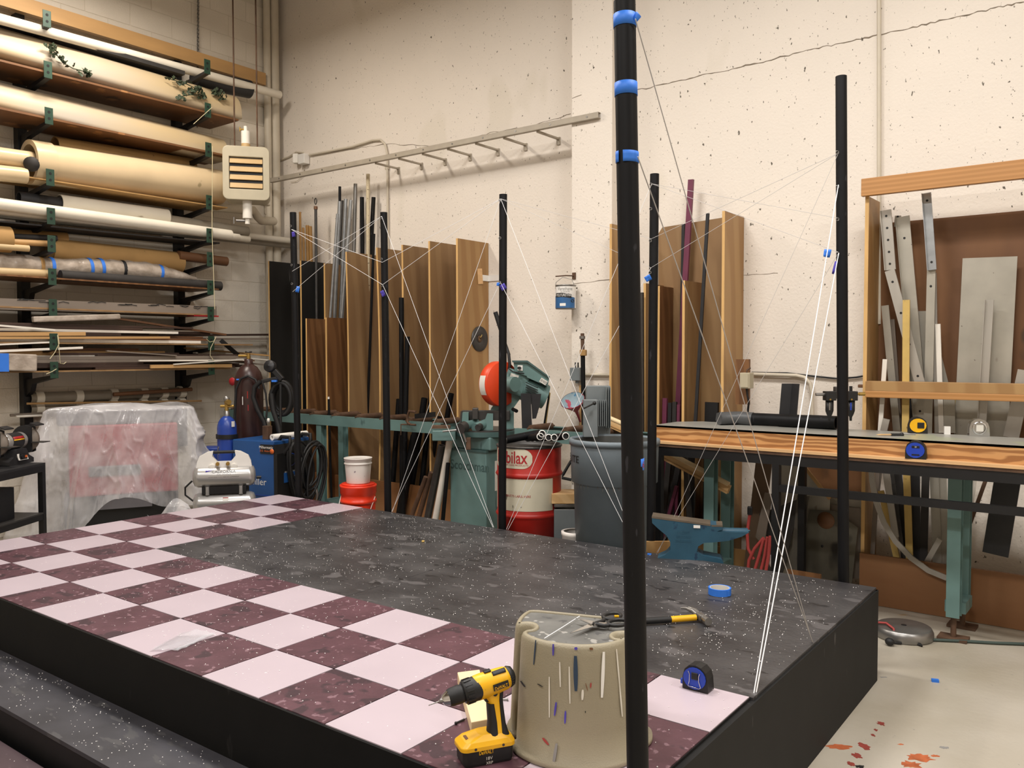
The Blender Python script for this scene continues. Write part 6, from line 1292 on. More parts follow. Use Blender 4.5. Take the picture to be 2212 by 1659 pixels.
# below the bench
arc = [(1881, 1000), (1884, 1040), (1893, 1085), (1910, 1130), (1935, 1170), (1968, 1205), (2005, 1232), (2044, 1248)]
P = [PY(x, y, 3.70-.004*i) for i, (x, y) in enumerate(arc)]; m2 = MB()
for k in range(len(P)-1): m2.beam(P[k]-(P[k+1]-P[k])*.04, P[k+1]+(P[k+1]-P[k])*.04, .012, .03, up=(P[k+1]-P[k]).cross(V((0, -1, 0))))
tag(m2.build('curved_bar', m_alu), 'curved flat aluminium bar bending down to the right below the bench', 'bar')
for i, (a, b, Y, w_, mt, lab) in enumerate([
 ((1897, 1000), (1883, 1230), 3.84, 9, m_greystrip, 'pinkish grey bar by the left panel under the bench'),
 ((1902, 1000), (1895, 1060), 3.86, 10, m_greystrip, 'short grey bar behind the curved one'),
 ((1903, 1060), (1945, 1238), 3.80, 12, m_ruler, 'yellow stick leaning right under the bench'),
 ((1914, 1022), (1935, 1160), 3.78, 13, m_alu, 'drilled aluminium bar leaning right under the bench'),
 ((1925, 1005), (1956, 1238), 3.84, 8, m_dsteel, 'dark polished bar leaning right under the bench'),
 ((1938, 1005), (1960, 1180), 3.88, 14, m_dark, 'blackish channel under the bench'),
 ((1958, 1005), (1966, 1240), 3.81, 14, m_ruler, 'upright yellow stick with a dark stain under the bench'),
 ((1977, 1005), (1980, 1245), 3.86, 18, m_char, 'charcoal plate right of the upright yellow stick'),
 ((2000, 1010), (1994, 1240), 3.84, 15, m_dark, 'brown black bar under the bench, left of the drilled pale ones'),
 ((2018, 1010), (2026, 1245), 3.87, 18, m_alus, 'drilled pale bar under the bench near the teal leg'),
 ((2036, 1010), (2044, 1248), 3.88, 14, m_alus, 'pale bar just left of the teal leg'),
 ((2030, 1165), (1985, 1245), 3.76, 11, m_alu, 'short bar crossing to the left under the bench'),
 ((2098, 1010), (2090, 1120), 3.88, 9, m_greystrip, 'narrow grey bar right of the teal leg'),
 ((2106, 1012), (2096, 1090), 3.91, 12, m_whitestrip, 'pale strip right of the teal leg')]):
    stock(50+i, a, b, Y, w_, mt, lab, flatk=.014)
A, B = PY(2177, 1032, 3.68), PY(2150, 1198, 3.68); t = thing('hanging_plate', 'dark grey steel plate hanging askew under the bench at the right edge', 'plate', B); MB().beam(B, A, 50*depth(A)/F_PX, .012, up=(0, -1, 0)).build('plate', m_char, t)
tag(MB().beam(PY(2096, 1130, 3.85), PY(2130, 1035, 3.85), .02, .012, up=(0, -1, 0)).build('steel_bar', m_rust), 'thin rusty rod slanting up beside the hanging plate', 'bar')
tag(MB().box(PY(2148, 1025, 3.74), (.06, .05, .04), rz(10)).build('wood_offcut', m_pine), 'small pale wood piece above the hanging plate', 'wood block')
m_brownp = M('brown_board', '6a5440', .6, var=.2, scale=4, stretch=(1, 1, .3))
# plates left of the metal rack under the bench
def plate(pts, Y, th, mat, name, lab, cat='plate', holes=()):
    P = [PY(x, y, Y) for x, y in pts]; c = min(P, key=lambda p: p.z)
    if c.z < 0:
        for p in P: p.z = max(p.z, .003)
    t = thing(name, lab, cat, V((sum(p.x for p in P)/len(P), Y, min(p.z for p in P))))
    MB().prism([(p.x, p.z) for p in P], V((0, Y, 0)), (1, 0, 0), (0, 0, 1), (0, th, 0)).build('sheet', mat, t)
    for x, y, r_ in holes:
        q = PY(x, y, Y-.001); MB().lathe([(0, 0), (r_, 0), (r_, .002), (0, .002)], q, (0, -1, 0), 30).build('round_hole', m_brown if r_ > .03 else m_black, t)
    return t
def hit(pts, Y): return plate(pts, Y, .006, *hit.a)
plate([(1686, 1005), (1735, 1005), (1793, 1078), (1786, 1240), (1686, 1240)], 3.72, .006, m_alus, 'sheet_offcut', 'pale sheet with a slanted wooden edge under the bench')
part_label(MB().beam(PY(1735, 1005, 3.712), PY(1793, 1078, 3.712), .02, .012, up=(0, -1, 0)).build('edge_strip', m_tanstrip, bpy.data.objects['sheet_offcut']), 'wood edge strip')
plate([(1735, 1000), (1868, 1000), (1868, 1085), (1800, 1082)], 3.86, .01, m_plyd, 'hardboard_panel', 'brown hardboard panel behind the triangular sheet under the bench', 'panel')
plate([(1755, 1072), (1868, 1082), (1866, 1250), (1750, 1250)], 3.80, .006, m_alus, 'tread_plate', 'diamond patterned tread plate standing under the bench')
tpq = bpy.data.objects['tread_plate']; m2 = MB(); rr = random.Random(1)
for i in range(11):
    for j in range(5):
        q = PY(1763+10*i, 1078+9*j+i*.8, 3.799); a = math.radians(40 if (i+j) % 2 else -40); m2.beam(q-V((math.cos(a)*.012, 0, math.sin(a)*.012)), q+V((math.cos(a)*.012, 0, math.sin(a)*.012)), .004, .003, up=(0, -1, 0))
o = m2.build('diamond_tread', m_alus, tpq); o['kind'] = 'stuff'
plate([(1795, 1090), (1868, 1100), (1866, 1250), (1800, 1250)], 3.76, .006, m_greystrip, 'sheet_offcut', 'grey steel sheet with pink stains in front of the tread plate')
plate([(1748, 1102), (1805, 1104), (1853, 1140), (1840, 1262), (1727, 1240)], 3.70, .008, m_platerust, 'steel_plate', 'oily dark plate with a big round hole under the bench', holes=[(1784, 1124, .052), (1776, 1180, .008)])
plate([(1640, 1110), (1730, 1076), (1690, 1240), (1660, 1240)], 3.64, .008, m_dsteel, 'steel_plate', 'dark pointed plate leaning left of the round hole plate')
plate([(1722, 1070), (1748, 1072), (1722, 1236), (1706, 1234)], 3.60, .008, m_galvplate, 'steel_bar_plate', 'grey mill bar leaning beside the pointed plate')
plate([(1632, 1000), (1668, 990), (1640, 1240), (1606, 1230)], 3.66, .012, m_brownp, 'timber_board', 'brown board leaning under the bench left of the steel legs', 'board')
plate([(1652, 1064), (1668, 1068), (1650, 1180), (1632, 1160)], 3.60, .012, m_greystrip, 'timber_board', 'greyish short board leaning beside the brown one', 'board')
tag(MB().bb((PY(1700, 1230, 3.40).x, 3.40, 0), (PY(1772, 1240, 3.40).x, 3.42, PY(1730, 1235, 3.40).z)).build('timber_board', m_ply3), 'low brown board edge behind the stage back edge at right', 'board')
# red cord, cable bundle
t = thing('extension_cord', 'coiled red extension cord standing behind the stage near the anvil', 'cord', PY(1630, 1235, 3.30))
for k, pts in enumerate([[(1620, 1110), (1614, 1150), (1616, 1185), (1628, 1208)], [(1650, 1162), (1630, 1185), (1618, 1210), (1615, 1240)], [(1650, 1165), (1640, 1200), (1628, 1240)], [(1658, 1160), (1652, 1200), (1642, 1240)], [(1664, 1158), (1660, 1200), (1652, 1245)]]):
    MB().tube([PY(x, y, 3.30-.012*k) for x, y in pts], .010, 8).build('loop', m_redcord, t)
tag(MB().box(PY(1620, 1103, 3.3), (.03, .03, .05), rz(20)).build('cord_socket', m_black, bevel=.006), 'black socket on top of the hanging red cord', 'socket')
tag(MB().ball(PY(1670, 1212, 3.28), .03, 10, 0, (1, .6, 1.4)).build('plastic_bag', m_white), 'small crumpled pale bag hanging by the bench leg', 'bag')
# ------------------------------------------------------------------ wooden bench on its black frame
BY = 3.16; bz1 = PY(1413, 918, BY).z; bz0 = PY(1413, 951, BY).z; bx0 = PY(1413, 930, BY).x; bx1 = 4.7
t = thing('workbench', 'long fir plywood bench top with a grey surface on a black steel frame', 'bench', V((2.9, 3.45, 0)))
MB().bb((bx0, BY, bz0+.002), (bx1, BY+.02, bz1)).build('front_fascia', m_fir, t)
MB().bb((bx0-.02, BY-.055, bz0-.012), (bx1, BY+.11, bz0+.002)).build('bottom_board', m_fir_e, t)
MB().bb((bx0-.02, BY-.05, bz0-.03), (bx1, BY+.11, bz0-.0125)).build('lower_board', m_rust, t)
byb = PZ(1432, 906, bz1).y; byb = min(max(byb, BY+.3), 3.68)
MB().prism([(bx0, BY), (bx1, BY), (bx1, byb), (bx0+.12, byb), (bx0+.0, byb-.12)], V((0, 0, bz1-.012)), (1, 0, 0), (0, 1, 0), (0, 0, .0125)).build('grey_top', m_topgrey, t)
MB().bb((bx0, byb-.02, bz0+.002), (bx1, byb, bz1-.012)).build('back_fascia', m_fir, t)
fy = BY-.045; zf = bz0-.03
MB().bb((bx0-.03, fy, zf-.055), (bx1, fy+.04, zf)).build('frame_rail', m_black, t)
MB().bb((bx0-.03, byb-.045, zf-.055), (bx1, byb-.005, zf)).build('frame_rail', m_black, t)
for x in (1421, 1674):
    q = PY(x, 1100, fy); MB().bb((q.x-.02, fy, 0), (q.x+.02, fy+.04, zf-.055)).build('leg', m_black, t)
    MB().bb((q.x-.02, byb-.045, 0), (q.x+.02, byb-.005, zf-.055)).build('leg', m_black, t)
q = PY(1690, 1056, fy); MB().bb((q.x-.03, fy+.002, q.z-.02), (bx1, fy+.035, q.z+.02)).build('lower_rail', m_black, t)
MB().bb((bx1-.05, fy, 0), (bx1-.01, fy+.04, zf-.055)).build('leg', m_black, t)
# pine mouldings
for a, b, lab in (((1432, 982), (1575, 1058), 'pine moulding slanting down under the left end of the bench'), ((1298, 905), (1350, 928), 'pale pine moulding end lying on the right conveyor')):
    Y_ = 3.42 if b[0] > 1400 else 3.45
    A, B = PY(*a, Y_), PY(*b, Y_); t = thing('pine_moulding', lab, 'moulding', (A+B)/2-V((0, 0, .05)))
    MB().beam(A, B, .03, .055).build('board', m_pine, t); MB().cyl(A+V((0, -.005, .034)), B+V((0, -.005, .034)), .016, 12).build('rounded_edge', m_pinelight, t)
    MB().beam(A+V((0, -.016, -.012)), B+V((0, -.016, -.012)), .006, .006).build('bead', m_tanstrip, t)
# tools on the bench
zt_ = bz1+.001
t = thing('elbow_pipe', 'black plastic pipe with an angled elbow lying on the bench top', 'pipe', PZ(1680, 918, zt_))
A, B = PZ(1600, 921, zt_), PZ(1790, 931, zt_); r_ = 13.5*depth(A)/F_PX; A.y += .12; B.y += .12; A.z = B.z = zt_+r_+.001
MB().pipe(A, B, r_, r_*.86, 26).build('pipe', m_pole, t); d = (B-A).normalized(); MB().pipe(B-d*.15, B+d*.005, r_*1.06, r_*.86, 26).build('socket_end', m_pole, t)
e0 = A; e1 = A - d*.06 + V((0, 0, .002)); e2 = A-d*.15+V((0, -.10, -.0))
MB().tube([A+d*.03, e0, e1], r_*1.08, 20).tube([e1+d*.01, e1-d*.02+V((0, -.01, 0)), e2], r_*1.14, 6).build('elbow', m_elbow, t)
A, B = PY(1702, 833, 3.62), PY(1697, 895, 3.62)
t = thing('angle_iron', 'dark angle iron standing upright behind the elbow pipe', 'angle iron', V((A.x, 3.62, bz1)))
m2 = MB(); w_ = 17*depth(A)/F_PX; m2.prism([(-w_*1.05, .0), (w_*.05, .03), (w_*1.2, .0), (w_*1.2, .008), (w_*.05, .038), (-w_*1.05, .008)], V((A.x, 3.60, bz1+.002)), (1, 0, 0), (0, 1, 0), V((.012, .02, A.z-bz1+.01))); m2.build('angle', m_char, t)
def tape_measure(c, sx_, d_, body, side, name_label, s=.085, clip=False, chrome=False):
    sx_ = V(sx_).normalized(); nf = V((sx_.y, -sx_.x, 0)); t = thing('tape_measure', name_label, 'tape measure', c)
    prof = [(-.5, 0), (.5, 0), (.5, .12), (.47, .5), (.40, .72), (.22, .88), (0, .94), (-.25, .90), (-.42, .74), (-.5, .45)]
    P = [(x*s, z*s) for x, z in prof]; h = s*.27
    MB().prism(P, c-nf*h, sx_, (0, 0, 1), nf*2*h).build('case', body, t, bevel=s*.06)
    f0 = c+nf*(h+.0005)
    if side is not None: MB().prism([(.44*s*math.cos(a)-.02*s, .46*s+.40*s*math.sin(a)) for a in [k*math.pi/9 for k in range(18)]], f0, sx_, (0, 0, 1), nf*.003).build('side_cover', side, t, bevel=.001)
    return t, f0, nf, sx_
tm, f0, nf, _ = tape_measure(PZ(1980, 936, zt_)+V((0, .02, 0)), (.93, .35, 0), .05, m_tblack, m_yellow, 'yellow and black tape measure on the bench top', .096)
MB().box(f0+V((0, 0, .045))+_*.012+nf*.004, (.035, .005, .032), Matrix((_, nf, V((0, 0, 1)))).transposed()).build('belt_clip', m_tblack, tm, bevel=.002)
tm, f0, nf, _ = tape_measure(PZ(2112, 942, zt_)+V((0, .02, 0)), (.93, .35, 0), .05, m_chrome, None, 'chrome tape measure on the bench top at right', .098)
MB().lathe([(.026, 0), (.034, .0), (.036, .003), (.034, .006), (.026, .005)], f0+V((0, 0, .043)), nf, 26).build('ring', m_chrome, tm)
MB().box(f0+V((0, 0, .043))+nf*.002, (.034, .004, .034), Matrix((_, nf, V((0, 0, 1)))).transposed()).build('badge', m_label, tm)
lp = PY(1979, 986, BY-.03); lp.z = bz0+.0025
tm, f0, nf, _ = tape_measure(V((lp.x, BY-.028, lp.z)), (1, .1, 0), .05, m_tblack, m_tblue, 'blue tape measure standing on the ledge in front of the bench fascia', .098)
MB().box(f0+V((0, 0, .062))+nf*.003, (.036, .003, .012), Matrix((_, nf, V((0, 0, 1)))).transposed()).build('badge', m_tblack, tm, bevel=.001)
text('25', flat(f0+V((0, 0, .062))+nf*.0052, _, (0, 0, 1)), m_white, tm, h=.007)
MB().box(f0+V((0, 0, .022))+nf*.003, (.036, .003, .007), Matrix((_, nf, V((0, 0, 1)))).transposed()).build('slot', m_tblack, tm)
a, b = PZ(1893, 939, zt_+.006), PZ(1948, 939, zt_+.006); mid = a.lerp(b, .58)
t = thing('pencil_marker', 'tan pencil tip and black marker lying on the bench by the yellow tape', 'marker', mid-V((0, 0, .006)))
MB().cyl(a.lerp(b, .12), mid, .004, 8).cyl(a, a.lerp(b, .12), .0008, 8, r2=.004).build('pencil', m_pine, t)
MB().cyl(mid, b, .008, 12).build('marker', m_tblack, t); MB().ball(b, .012, 10).build('marker_cap', m_tblack, t)
tag(MB().cyl(PZ(1950, 937, zt_+.004), PZ(1978, 938, zt_+.004), .003, 8).build('scriber', m_steel), 'thin steel scriber beside the yellow tape measure', 'scriber')
tag(MB().box(PZ(2046, 930, zt_+.02), (.03, .02, .045), rz(20)).build('plastic_block', m_white), 'little white block standing on the bench before the aluminium strips', 'block')
# air filter set
t = thing('air_regulator', 'pair of black air line filter bowls mounted left of the metal rack', 'air regulator', PD(1828, 900, 4.72))
D_ = 4.75; s7 = D_/F_PX
def R_(x, y, d=0): return PD(x, y, D_+d)
for x in (1792, 1838):
    MB().box(R_(x+0, 855), (22*s7, .06, 20*s7), RS).build('head', m_tblack, t, bevel=.003)
    MB().lathe([(0, -44*s7), (2.5*s7, -44*s7), (3*s7, -36*s7), (6*s7, -30*s7), (8.5*s7, -22*s7), (8.5*s7, 0), (0, 0)], R_(x, 865), n=20).build('bowl', m_tblack, t)
    MB().box(R_(x, 878, -.03), (2.5*s7, .004, 16*s7), RS).build('sight_glass', m_tblue if x > 1800 else m_steel, t)
    MB().cyl(R_(x+2, 863, -.03), R_(x+2, 863, -.035), 2*s7, 8).build('screw', m_brass, t)
MB().cyl(R_(1838, 846), R_(1838, 834), 3.4*s7, 10).build('adjusting_knob', m_tblack, t)
MB().cyl(R_(1762, 852), R_(1782, 852), 3.4*s7, 12).build('coupling', m_steel, t); MB().cyl(R_(1849, 851), R_(1868, 851), 3*s7, 12).cyl(R_(1856, 851), R_(1868, 851), 4*s7, 12).build('coupling', m_brass, t)
MB().box(R_(1815, 848, .02), (26*s7, .04, 26*s7), RS).build('gauge_body', m_dsteel, t, bevel=.004)
tag(MB().box(PY(1863, 834, 3.8), (.05, .02, .02)).build('valve_lever', m_brown, bevel=.004), 'small brown lever poking out left of the metal rack panel', 'lever')
# ------------------------------------------------------------------ anvil
AY = PD(1510, 1160, 4.36); ac = V((AY.x, AY.y, 0)); D_ = 4.36; s8 = D_/F_PX
t = thing('anvil', 'blue painted anvil with a worn steel face behind the stage back edge', 'anvil', PD(1500, 1206, D_))
prof = [(1411, 1118), (1533, 1130), (1557, 1131), (1557, 1140), (1546, 1144), (1566, 1144), (1612, 1143), (1596, 1153), (1570, 1163), (1540, 1168), (1520, 1170), (1508, 1178), (1505, 1190), (1518, 1197), (1556, 1203), (1560, 1212), (1560, 1235), (1420, 1235), (1420, 1210), (1440, 1200), (1450, 1188), (1450, 1172), (1442, 1158), (1425, 1144), (1412, 1132)]
c = PD(1500, 1170, D_)
ux_ = (SX*.97+SFv*.22).normalized(); dn_ = V((-ux_.y, ux_.x, 0)); dn_ = dn_ if dn_.dot(SFv) < 0 else -dn_
poly = [((x-1500)*s8*1.02, (1170-y)*s8) for x, y in prof]
MB().prism(poly, c-dn_*.02, ux_, (0, 0, 1), dn_*.11).build('body', m_anvil, t, bevel=.008)
fc_ = [((x-1500)*s8*1.02, (1170-y)*s8) for x, y in [(1411, 1117), (1533, 1129), (1533, 1133), (1411, 1121)]]
MB().prism(fc_, c-dn_*.021, ux_, (0, 0, 1), dn_*.112).build('steel_face', m_anvtop, t, bevel=.002)
MB().prism([((x-1500)*s8*1.02, (1170-y)*s8) for x, y in [(1535, 1130.5), (1557.5, 1130.5), (1557.5, 1134), (1535, 1134)]], c-dn_*.0205, ux_, (0, 0, 1), dn_*.111).build('step_face', m_anvtop, t)
hb = c+ux_*((1560-1500)*s8)+V((0, 0, (1170-1152)*s8))+dn_*.035; MB().tube([hb, hb+ux_*.05+V((0, 0, .004)), hb+ux_*.10+V((0, 0, .012)), hb+ux_*.135+V((0, 0, .019))], [.030, .026, .016, .004], 18).build('horn', m_anvil, t)
for tx_, yy, hh, ww in (('1 1 CWT', 1150, 7, 26), ('BROOKS', 1159, 6, 30), ('ENGLAND', 1168, 6, 34)):
    text(tx_, flat(c-dn_*.0212+ux_*((1477-1500)*s8)+V((0, 0, (1170-yy)*s8)), ux_, (0, 0, 1)), m_anvil, t, h=hh*s8, wide=ww*s8)
MB().box(c-dn_*.022+ux_*((1505-1500)*s8)+V((0, 0, (1170-1135.5)*s8)), (14*s8, .003, 6*s8), Matrix((ux_, dn_, V((0, 0, 1)))).transposed()).build('sticker', m_white, t)
az = PD(1500, 1234, D_).z
tag(MB().box(V((c.x, c.y, (az-.002)/2))+dn_*.075, (.34, .13, az-.002), Matrix((ux_, dn_, V((0, 0, 1)))).transposed()).build('anvil_stand', m_plyd, bevel=.01), 'timber block stand under the blue anvil', 'stand')
q = PD(1436, 1185, 4.6); tag(MB().box(V((q.x, q.y, .30)), (.2, .02, .34), rz(40)).build('wood_offcut', m_ply2), 'tan wood panel standing behind the anvil waist', 'wood block')
# ------------------------------------------------------------------ floor items at right
c = PZ(1952, 1375, 0); r_ = 59*depth(c)/F_PX
t = thing('steel_base_disc', 'heavy round steel base plate lying on the floor under the bench', 'disc', c)
MB().lathe([(0, .002), (r_*.97, 0), (r_, .01), (r_, .035), (r_*.93, .055), (r_*.9, .058), (0, .062)], c, n=56).build('disc', m_steel, t); MB().lathe([(0, 0), (.014, 0), (.012, .0012), (0, .0012)], c+V((0, 0, .0622)), n=16).build('centre_hole', m_black, t)
pts = [PZ(1890, 1344, .07), PZ(1915, 1346, .07), PZ(1930, 1358, .068), PZ(1934, 1376, .02), PZ(1932, 1384, .012)]
t = thing('red_cord_plug', 'red cord ending in a black plug at the edge of the steel disc', 'cord', PZ(1930, 1385, 0)); MB().tube(pts, .006, 8).build('cord', m_redcord, t); MB().ball(PZ(1922, 1386, .022), .022, 12, 0, (1.1, 1, .9)).build('plug', m_rubber, t)
tag(MB().tube([PZ(x, y, .008) for x, y in [(1925, 1388), (1945, 1390), (1953, 1383), (1972, 1388), (1992, 1395), (1985, 1388), (1968, 1385)]], .006, 8).build('black_lead', m_rubber), 'short black lead with a clip on the floor before the disc', 'lead')
tag(MB().tube([PZ(x, y, .009) for x, y in [(1960, 1381), (2010, 1382), (2080, 1385), (2150, 1389), (2260, 1393), (2600, 1404)]], .008, 8).build('green_cable', m_grncord), 'dark green cable running right across the floor from the disc', 'cable')
# ------------------------------------------------------------------ upturned step stool
ST_H = .318; szt = PH+.001+ST_H
TOPX = [(1143, 1314), (1128, 1322), (1117, 1333), (1112, 1345), (1120, 1349), (1134, 1345), (1147, 1346), (1154, 1351), (1149, 1357), (1137, 1358), (1128, 1361), (1125, 1367), (1140, 1376), (1170, 1386), (1210, 1393), (1255, 1396), (1300, 1394), (1335, 1388), (1356, 1379), (1350, 1374), (1340, 1377), (1331, 1376), (1327, 1371), (1333, 1366), (1350, 1365), (1370, 1365), (1386, 1358), (1388, 1347), (1378, 1339), (1350, 1334), (1270, 1326), (1200, 1319)]
def smooth_loop(P, it=2):
    for _ in range(it):
        Q_ = []
        for i in range(len(P)): a, b = P[i], P[(i+1) % len(P)]; Q_ += [a.lerp(b, .25), a.lerp(b, .75)]
        P = Q_
    return P
tp_ = [PZ(x, y, szt) for x, y in TOPX]; cen_ = sum(tp_, V())/len(tp_); SLP = smooth_loop(tp_)
def inset(P, d):
    out = []
    for i in range(len(P)):
        e = P[(i+1) % len(P)]-P[i-1]; n_ = V((-e.y, e.x, 0)).normalized(); out.append(P[i]+n_*d)
    return out
_a = sum((SLP[i].x*SLP[(i+1) % len(SLP)].y - SLP[(i+1) % len(SLP)].x*SLP[i].y) for i in range(len(SLP)))
if _a < 0: SLP = SLP[::-1]
def ring_at(k, off=0):
    sc__ = 1+.105*(1-k); P = [cen_+(p-cen_)*sc__ for p in SLP]
    P = inset(P, -off); return [V((p.x, p.y, PH+.001+ST_H*k)) for p in P]
t = thing('step_stool', 'beige plastic step stool with paint drips and a grey top pad', 'stool', V((cen_.x, cen_.y, PH+.001)))
vs = []; RG = [(0, .008), (.012, .011), (.045, .011), (.06, 0), (.3, 0), (.6, 0), (.9, 0), (.965, -.001), (.99, -.004), (1.0, -.009), (1.0, -.013), (.99, -.0155), (.975, -.016)]
for k, o_ in RG: vs += ring_at(k, o_)
n = len(SLP); m = MB(); m.add(vs, [(r_*n+i, r_*n+(i+1) % n, (r_+1)*n+(i+1) % n, (r_+1)*n+i) for r_ in range(len(RG)-1) for i in range(n)], 0, True); m.build('shell', m_stool, t)
from mathutils.geometry import tessellate_polygon
_rp = ring_at(.983, -.0145); MB().add(_rp, [f if (_rp[f[1]]-_rp[f[0]]).cross(_rp[f[2]]-_rp[f[0]]).z > 0 else f[::-1] for f in [list(q_) for q_ in tessellate_polygon([_rp])]]).build('top_pad', m_pad, t)
FR = [PZ(x, y, szt) for x, y in [(1125, 1367), (1140, 1376), (1170, 1386), (1210, 1393), (1255, 1396), (1300, 1394), (1335, 1388), (1356, 1379)]]; FX = [1125, 1140, 1170, 1210, 1255, 1300, 1335, 1356]
def onfront(x, y, off=.0022):
    x = max(1126, min(1355, x)); i = max(j for j in range(len(FX)-1) if FX[j] <= x); p = FR[i].lerp(FR[i+1], (x-FX[i])/(FX[i+1]-FX[i]))
    lo, hi = 0.0, 1.0
    def at_(k): q = cen_+(p-cen_)*(1+.105*(1-k)); q.z = PH+.001+ST_H*k; o = q-cen_; o.z = 0; return q+o.normalized()*off
    for _ in range(30):
        md = (lo+hi)/2; q = at_(md)-CAM
        if 829.5+F_PX*q.dot(_d)/q.dot(_fw) > y: lo = md
        else: hi = md
    return at_(lo)
for x0, y0, x1, y1, wd, mt in [(1159, 1378, 1156, 1436, 3, m_bluepaint), (1196, 1388, 1196, 1416, 4, m_purple_tape), (1244, 1398, 1244, 1404, 7, m_purple_tape), (1243, 1417, 1244, 1493, 9, m_bluepaint), (1303, 1408, 1297, 1507, 7, m_white), (1330, 1402, 1334, 1480, 3, m_oil), (1334, 1480, 1337, 1548, 3, m_oil), (1210, 1430, 1212, 1484, 3, m_oil), (1189, 1462, 1191, 1550, 3, m_oil), (1204, 1517, 1201, 1546, 4, m_purple_tape), (1223, 1536, 1222, 1563, 4, m_purple_tape), (1206, 1606, 1200, 1655, 6, m_greyink), (1347, 1608, 1349, 1640, 6, m_yellow), (1179, 1594, 1190, 1609, 6, m_redcord), (1131, 1471, 1140, 1484, 4, m_blackink), (1165, 1477, 1176, 1484, 4, m_blackink), (1230, 1440, 1232, 1520, 3, m_oil), (1258, 1490, 1257, 1512, 5, m_oil), (1264, 1476, 1268, 1492, 2, m_brown), (1275, 1475, 1274, 1486, 3, m_redcord), (1276, 1399, 1277, 1404, 8, m_brown), (1263, 1536, 1263, 1540, 2, m_blackink)]:
    MB().grid(lambda i, j: onfront(x0+(x1-x0)*j+wd*(.45+.55*math.sin(math.pi*(.12+.8*j)))*(i-.5), y0+(y1-y0)*j), 4, 10).build('paint_drip', mt, t)
# scissors on the stool
def on(x, y, z=.004): return PZ(x, y, szt+z)
t = thing('scissors', 'steel scissors with black handles lying open on the stool top', 'scissors', on(1290, 1348, 0))
piv = on(1284, 1350, .006)
tipa, tipb = on(1231, 1369, .006), on(1243, 1338, .006)
for tip, back, z in ((tipa, on(1322, 1333, .006), 0), (tipb, on(1330, 1352, .006), .003)):
    d = (tip-piv).normalized(); n_ = V((-d.y, d.x, 0)); m = MB(); o = V((0, 0, z))
    m.add([piv+n_*.013+o, piv-n_*.013+o, tip+o, piv+n_*.013+o+V((0, 0, .003)), piv-n_*.013+o+V((0, 0, .003)), tip+o+V((0, 0, .0015))], [(0, 2, 1), (3, 4, 5), (0, 1, 4, 3), (1, 2, 5, 4), (2, 0, 3, 5)])
    m.beam(piv+o+V((0, 0, .0015)), piv.lerp(back, .6)+o+V((0, 0, .0015)), .014, .003); m.build('blade', m_chrome, t)
for (hx0, hy0, rx, ry, rot) in ((1322, 1331, 19, 6.5, -6), (1335, 1345, 22, 6.5, -4)):
    pts = []
    for k in range(16):
        a = 2*math.pi*k/16; pts.append(on(hx0+rx*math.cos(a), hy0+ry*math.sin(a)+rot*math.cos(a)*.25, .009))
    MB().tube(pts, .0055, 8, closed=True).build('handle', m_tblack, t)
MB().tube([piv+V((0, 0, .003)), on(1302, 1342, .008), on(1308, 1336, .008)], .006, 8).build('handle_neck', m_tblack, t); MB().tube([piv+V((0, 0, .003)), on(1305, 1352, .008), on(1316, 1350, .008)], .006, 8).build('handle_neck', m_tblack, t)
MB().cyl(piv, piv+V((0, 0, .008)), .005, 14).build('pivot_screw', m_dsteel, t); MB().box(on(1332, 1331, .016), (.012, .007, .004), rz(40)).build('yellow_mark', m_yellow, t)
tag(MB().tube([on(1176, 1379, .003), on(1215, 1355, .003), on(1252, 1331, .003)], .0012, 5).build('loose_string', m_wire), 'thin pale string end lying across the stool pad', 'string')
# hammer
hz = PH+.016
t = thing('claw_hammer', 'claw hammer with a black and yellow handle lying on the black deck', 'hammer', PZ(1450, 1342, PH))
A, B, C_, D2 = PZ(1385, 1342, hz), PZ(1449, 1338, hz), PZ(1503, 1334, hz), PZ(1512, 1333, hz)
MB().tube([PZ(1340, 1344, hz), PZ(1365, 1343, hz), A, B], [.017, .015, .013, .013], 14).build('grip', m_rubber, t)
MB().tube([B, C_], .0125, 14).build('yellow_handle', m_yellow, t)
MB().tube([C_, D2], .0115, 14).build('neck', m_rubber, t)
hd = PZ(1514, 1332, hz+.004); ax_ = (D2-B); ax_.z = 0; ax_.normalize(); pr = V((-ax_.y, ax_.x, 0)); pr = pr if pr.dot(SFv) > 0 else -pr   # towards viewer
MB().box(hd, (.030, .045, .026), Matrix((ax_, pr, V((0, 0, 1)))).transposed()).build('head', m_steel, t, bevel=.006)
MB().cyl(hd+pr*.02, hd+pr*.045, .011, 16).cyl(hd+pr*.045, hd+pr*.066, .0155, 20).build('face', m_steel, t)
m = MB()
for sgn in (-1, 1):
    P = [hd-pr*.02+ax_*.004*sgn, hd-pr*.05-ax_*.004+ax_*.006*sgn+V((0, 0, .008)), hd-pr*.078-ax_*.018+ax_*.008*sgn+V((0, 0, .012)), hd-pr*.095-ax_*.034+ax_*.009*sgn+V((0, 0, .010))]
    m.tube(P, [.011, .010, .007, .003], 8)
m.build('claw', m_steel, t)
# roll of blue tape
rc = PZ(1560, 1290, PH); rr_ = 24.5*depth(rc)/F_PX; rc = rc + V((_fw.x, _fw.y, 0)).normalized()*rr_*.9; rc.z = PH+.001
t = thing('tape_roll', 'roll of blue painter tape lying on the black deck', 'tape roll', rc)
MB().pipe(rc, rc+V((0, 0, .030)), rr_, rr_*.86, 40).build('tape', m_blue_tape, t); MB().pipe(rc+V((0, 0, .001)), rc+V((0, 0, .0295)), rr_*.86, rr_*.82, 40).build('paper_core', m_label, t)
q = rc+SX*rr_*.55+SFv*rr_*.86; MB().box(q+V((0, 0, .014)), (.012, .002, .024), rz(60)).build('tape_tail', m_blue_tape, t)
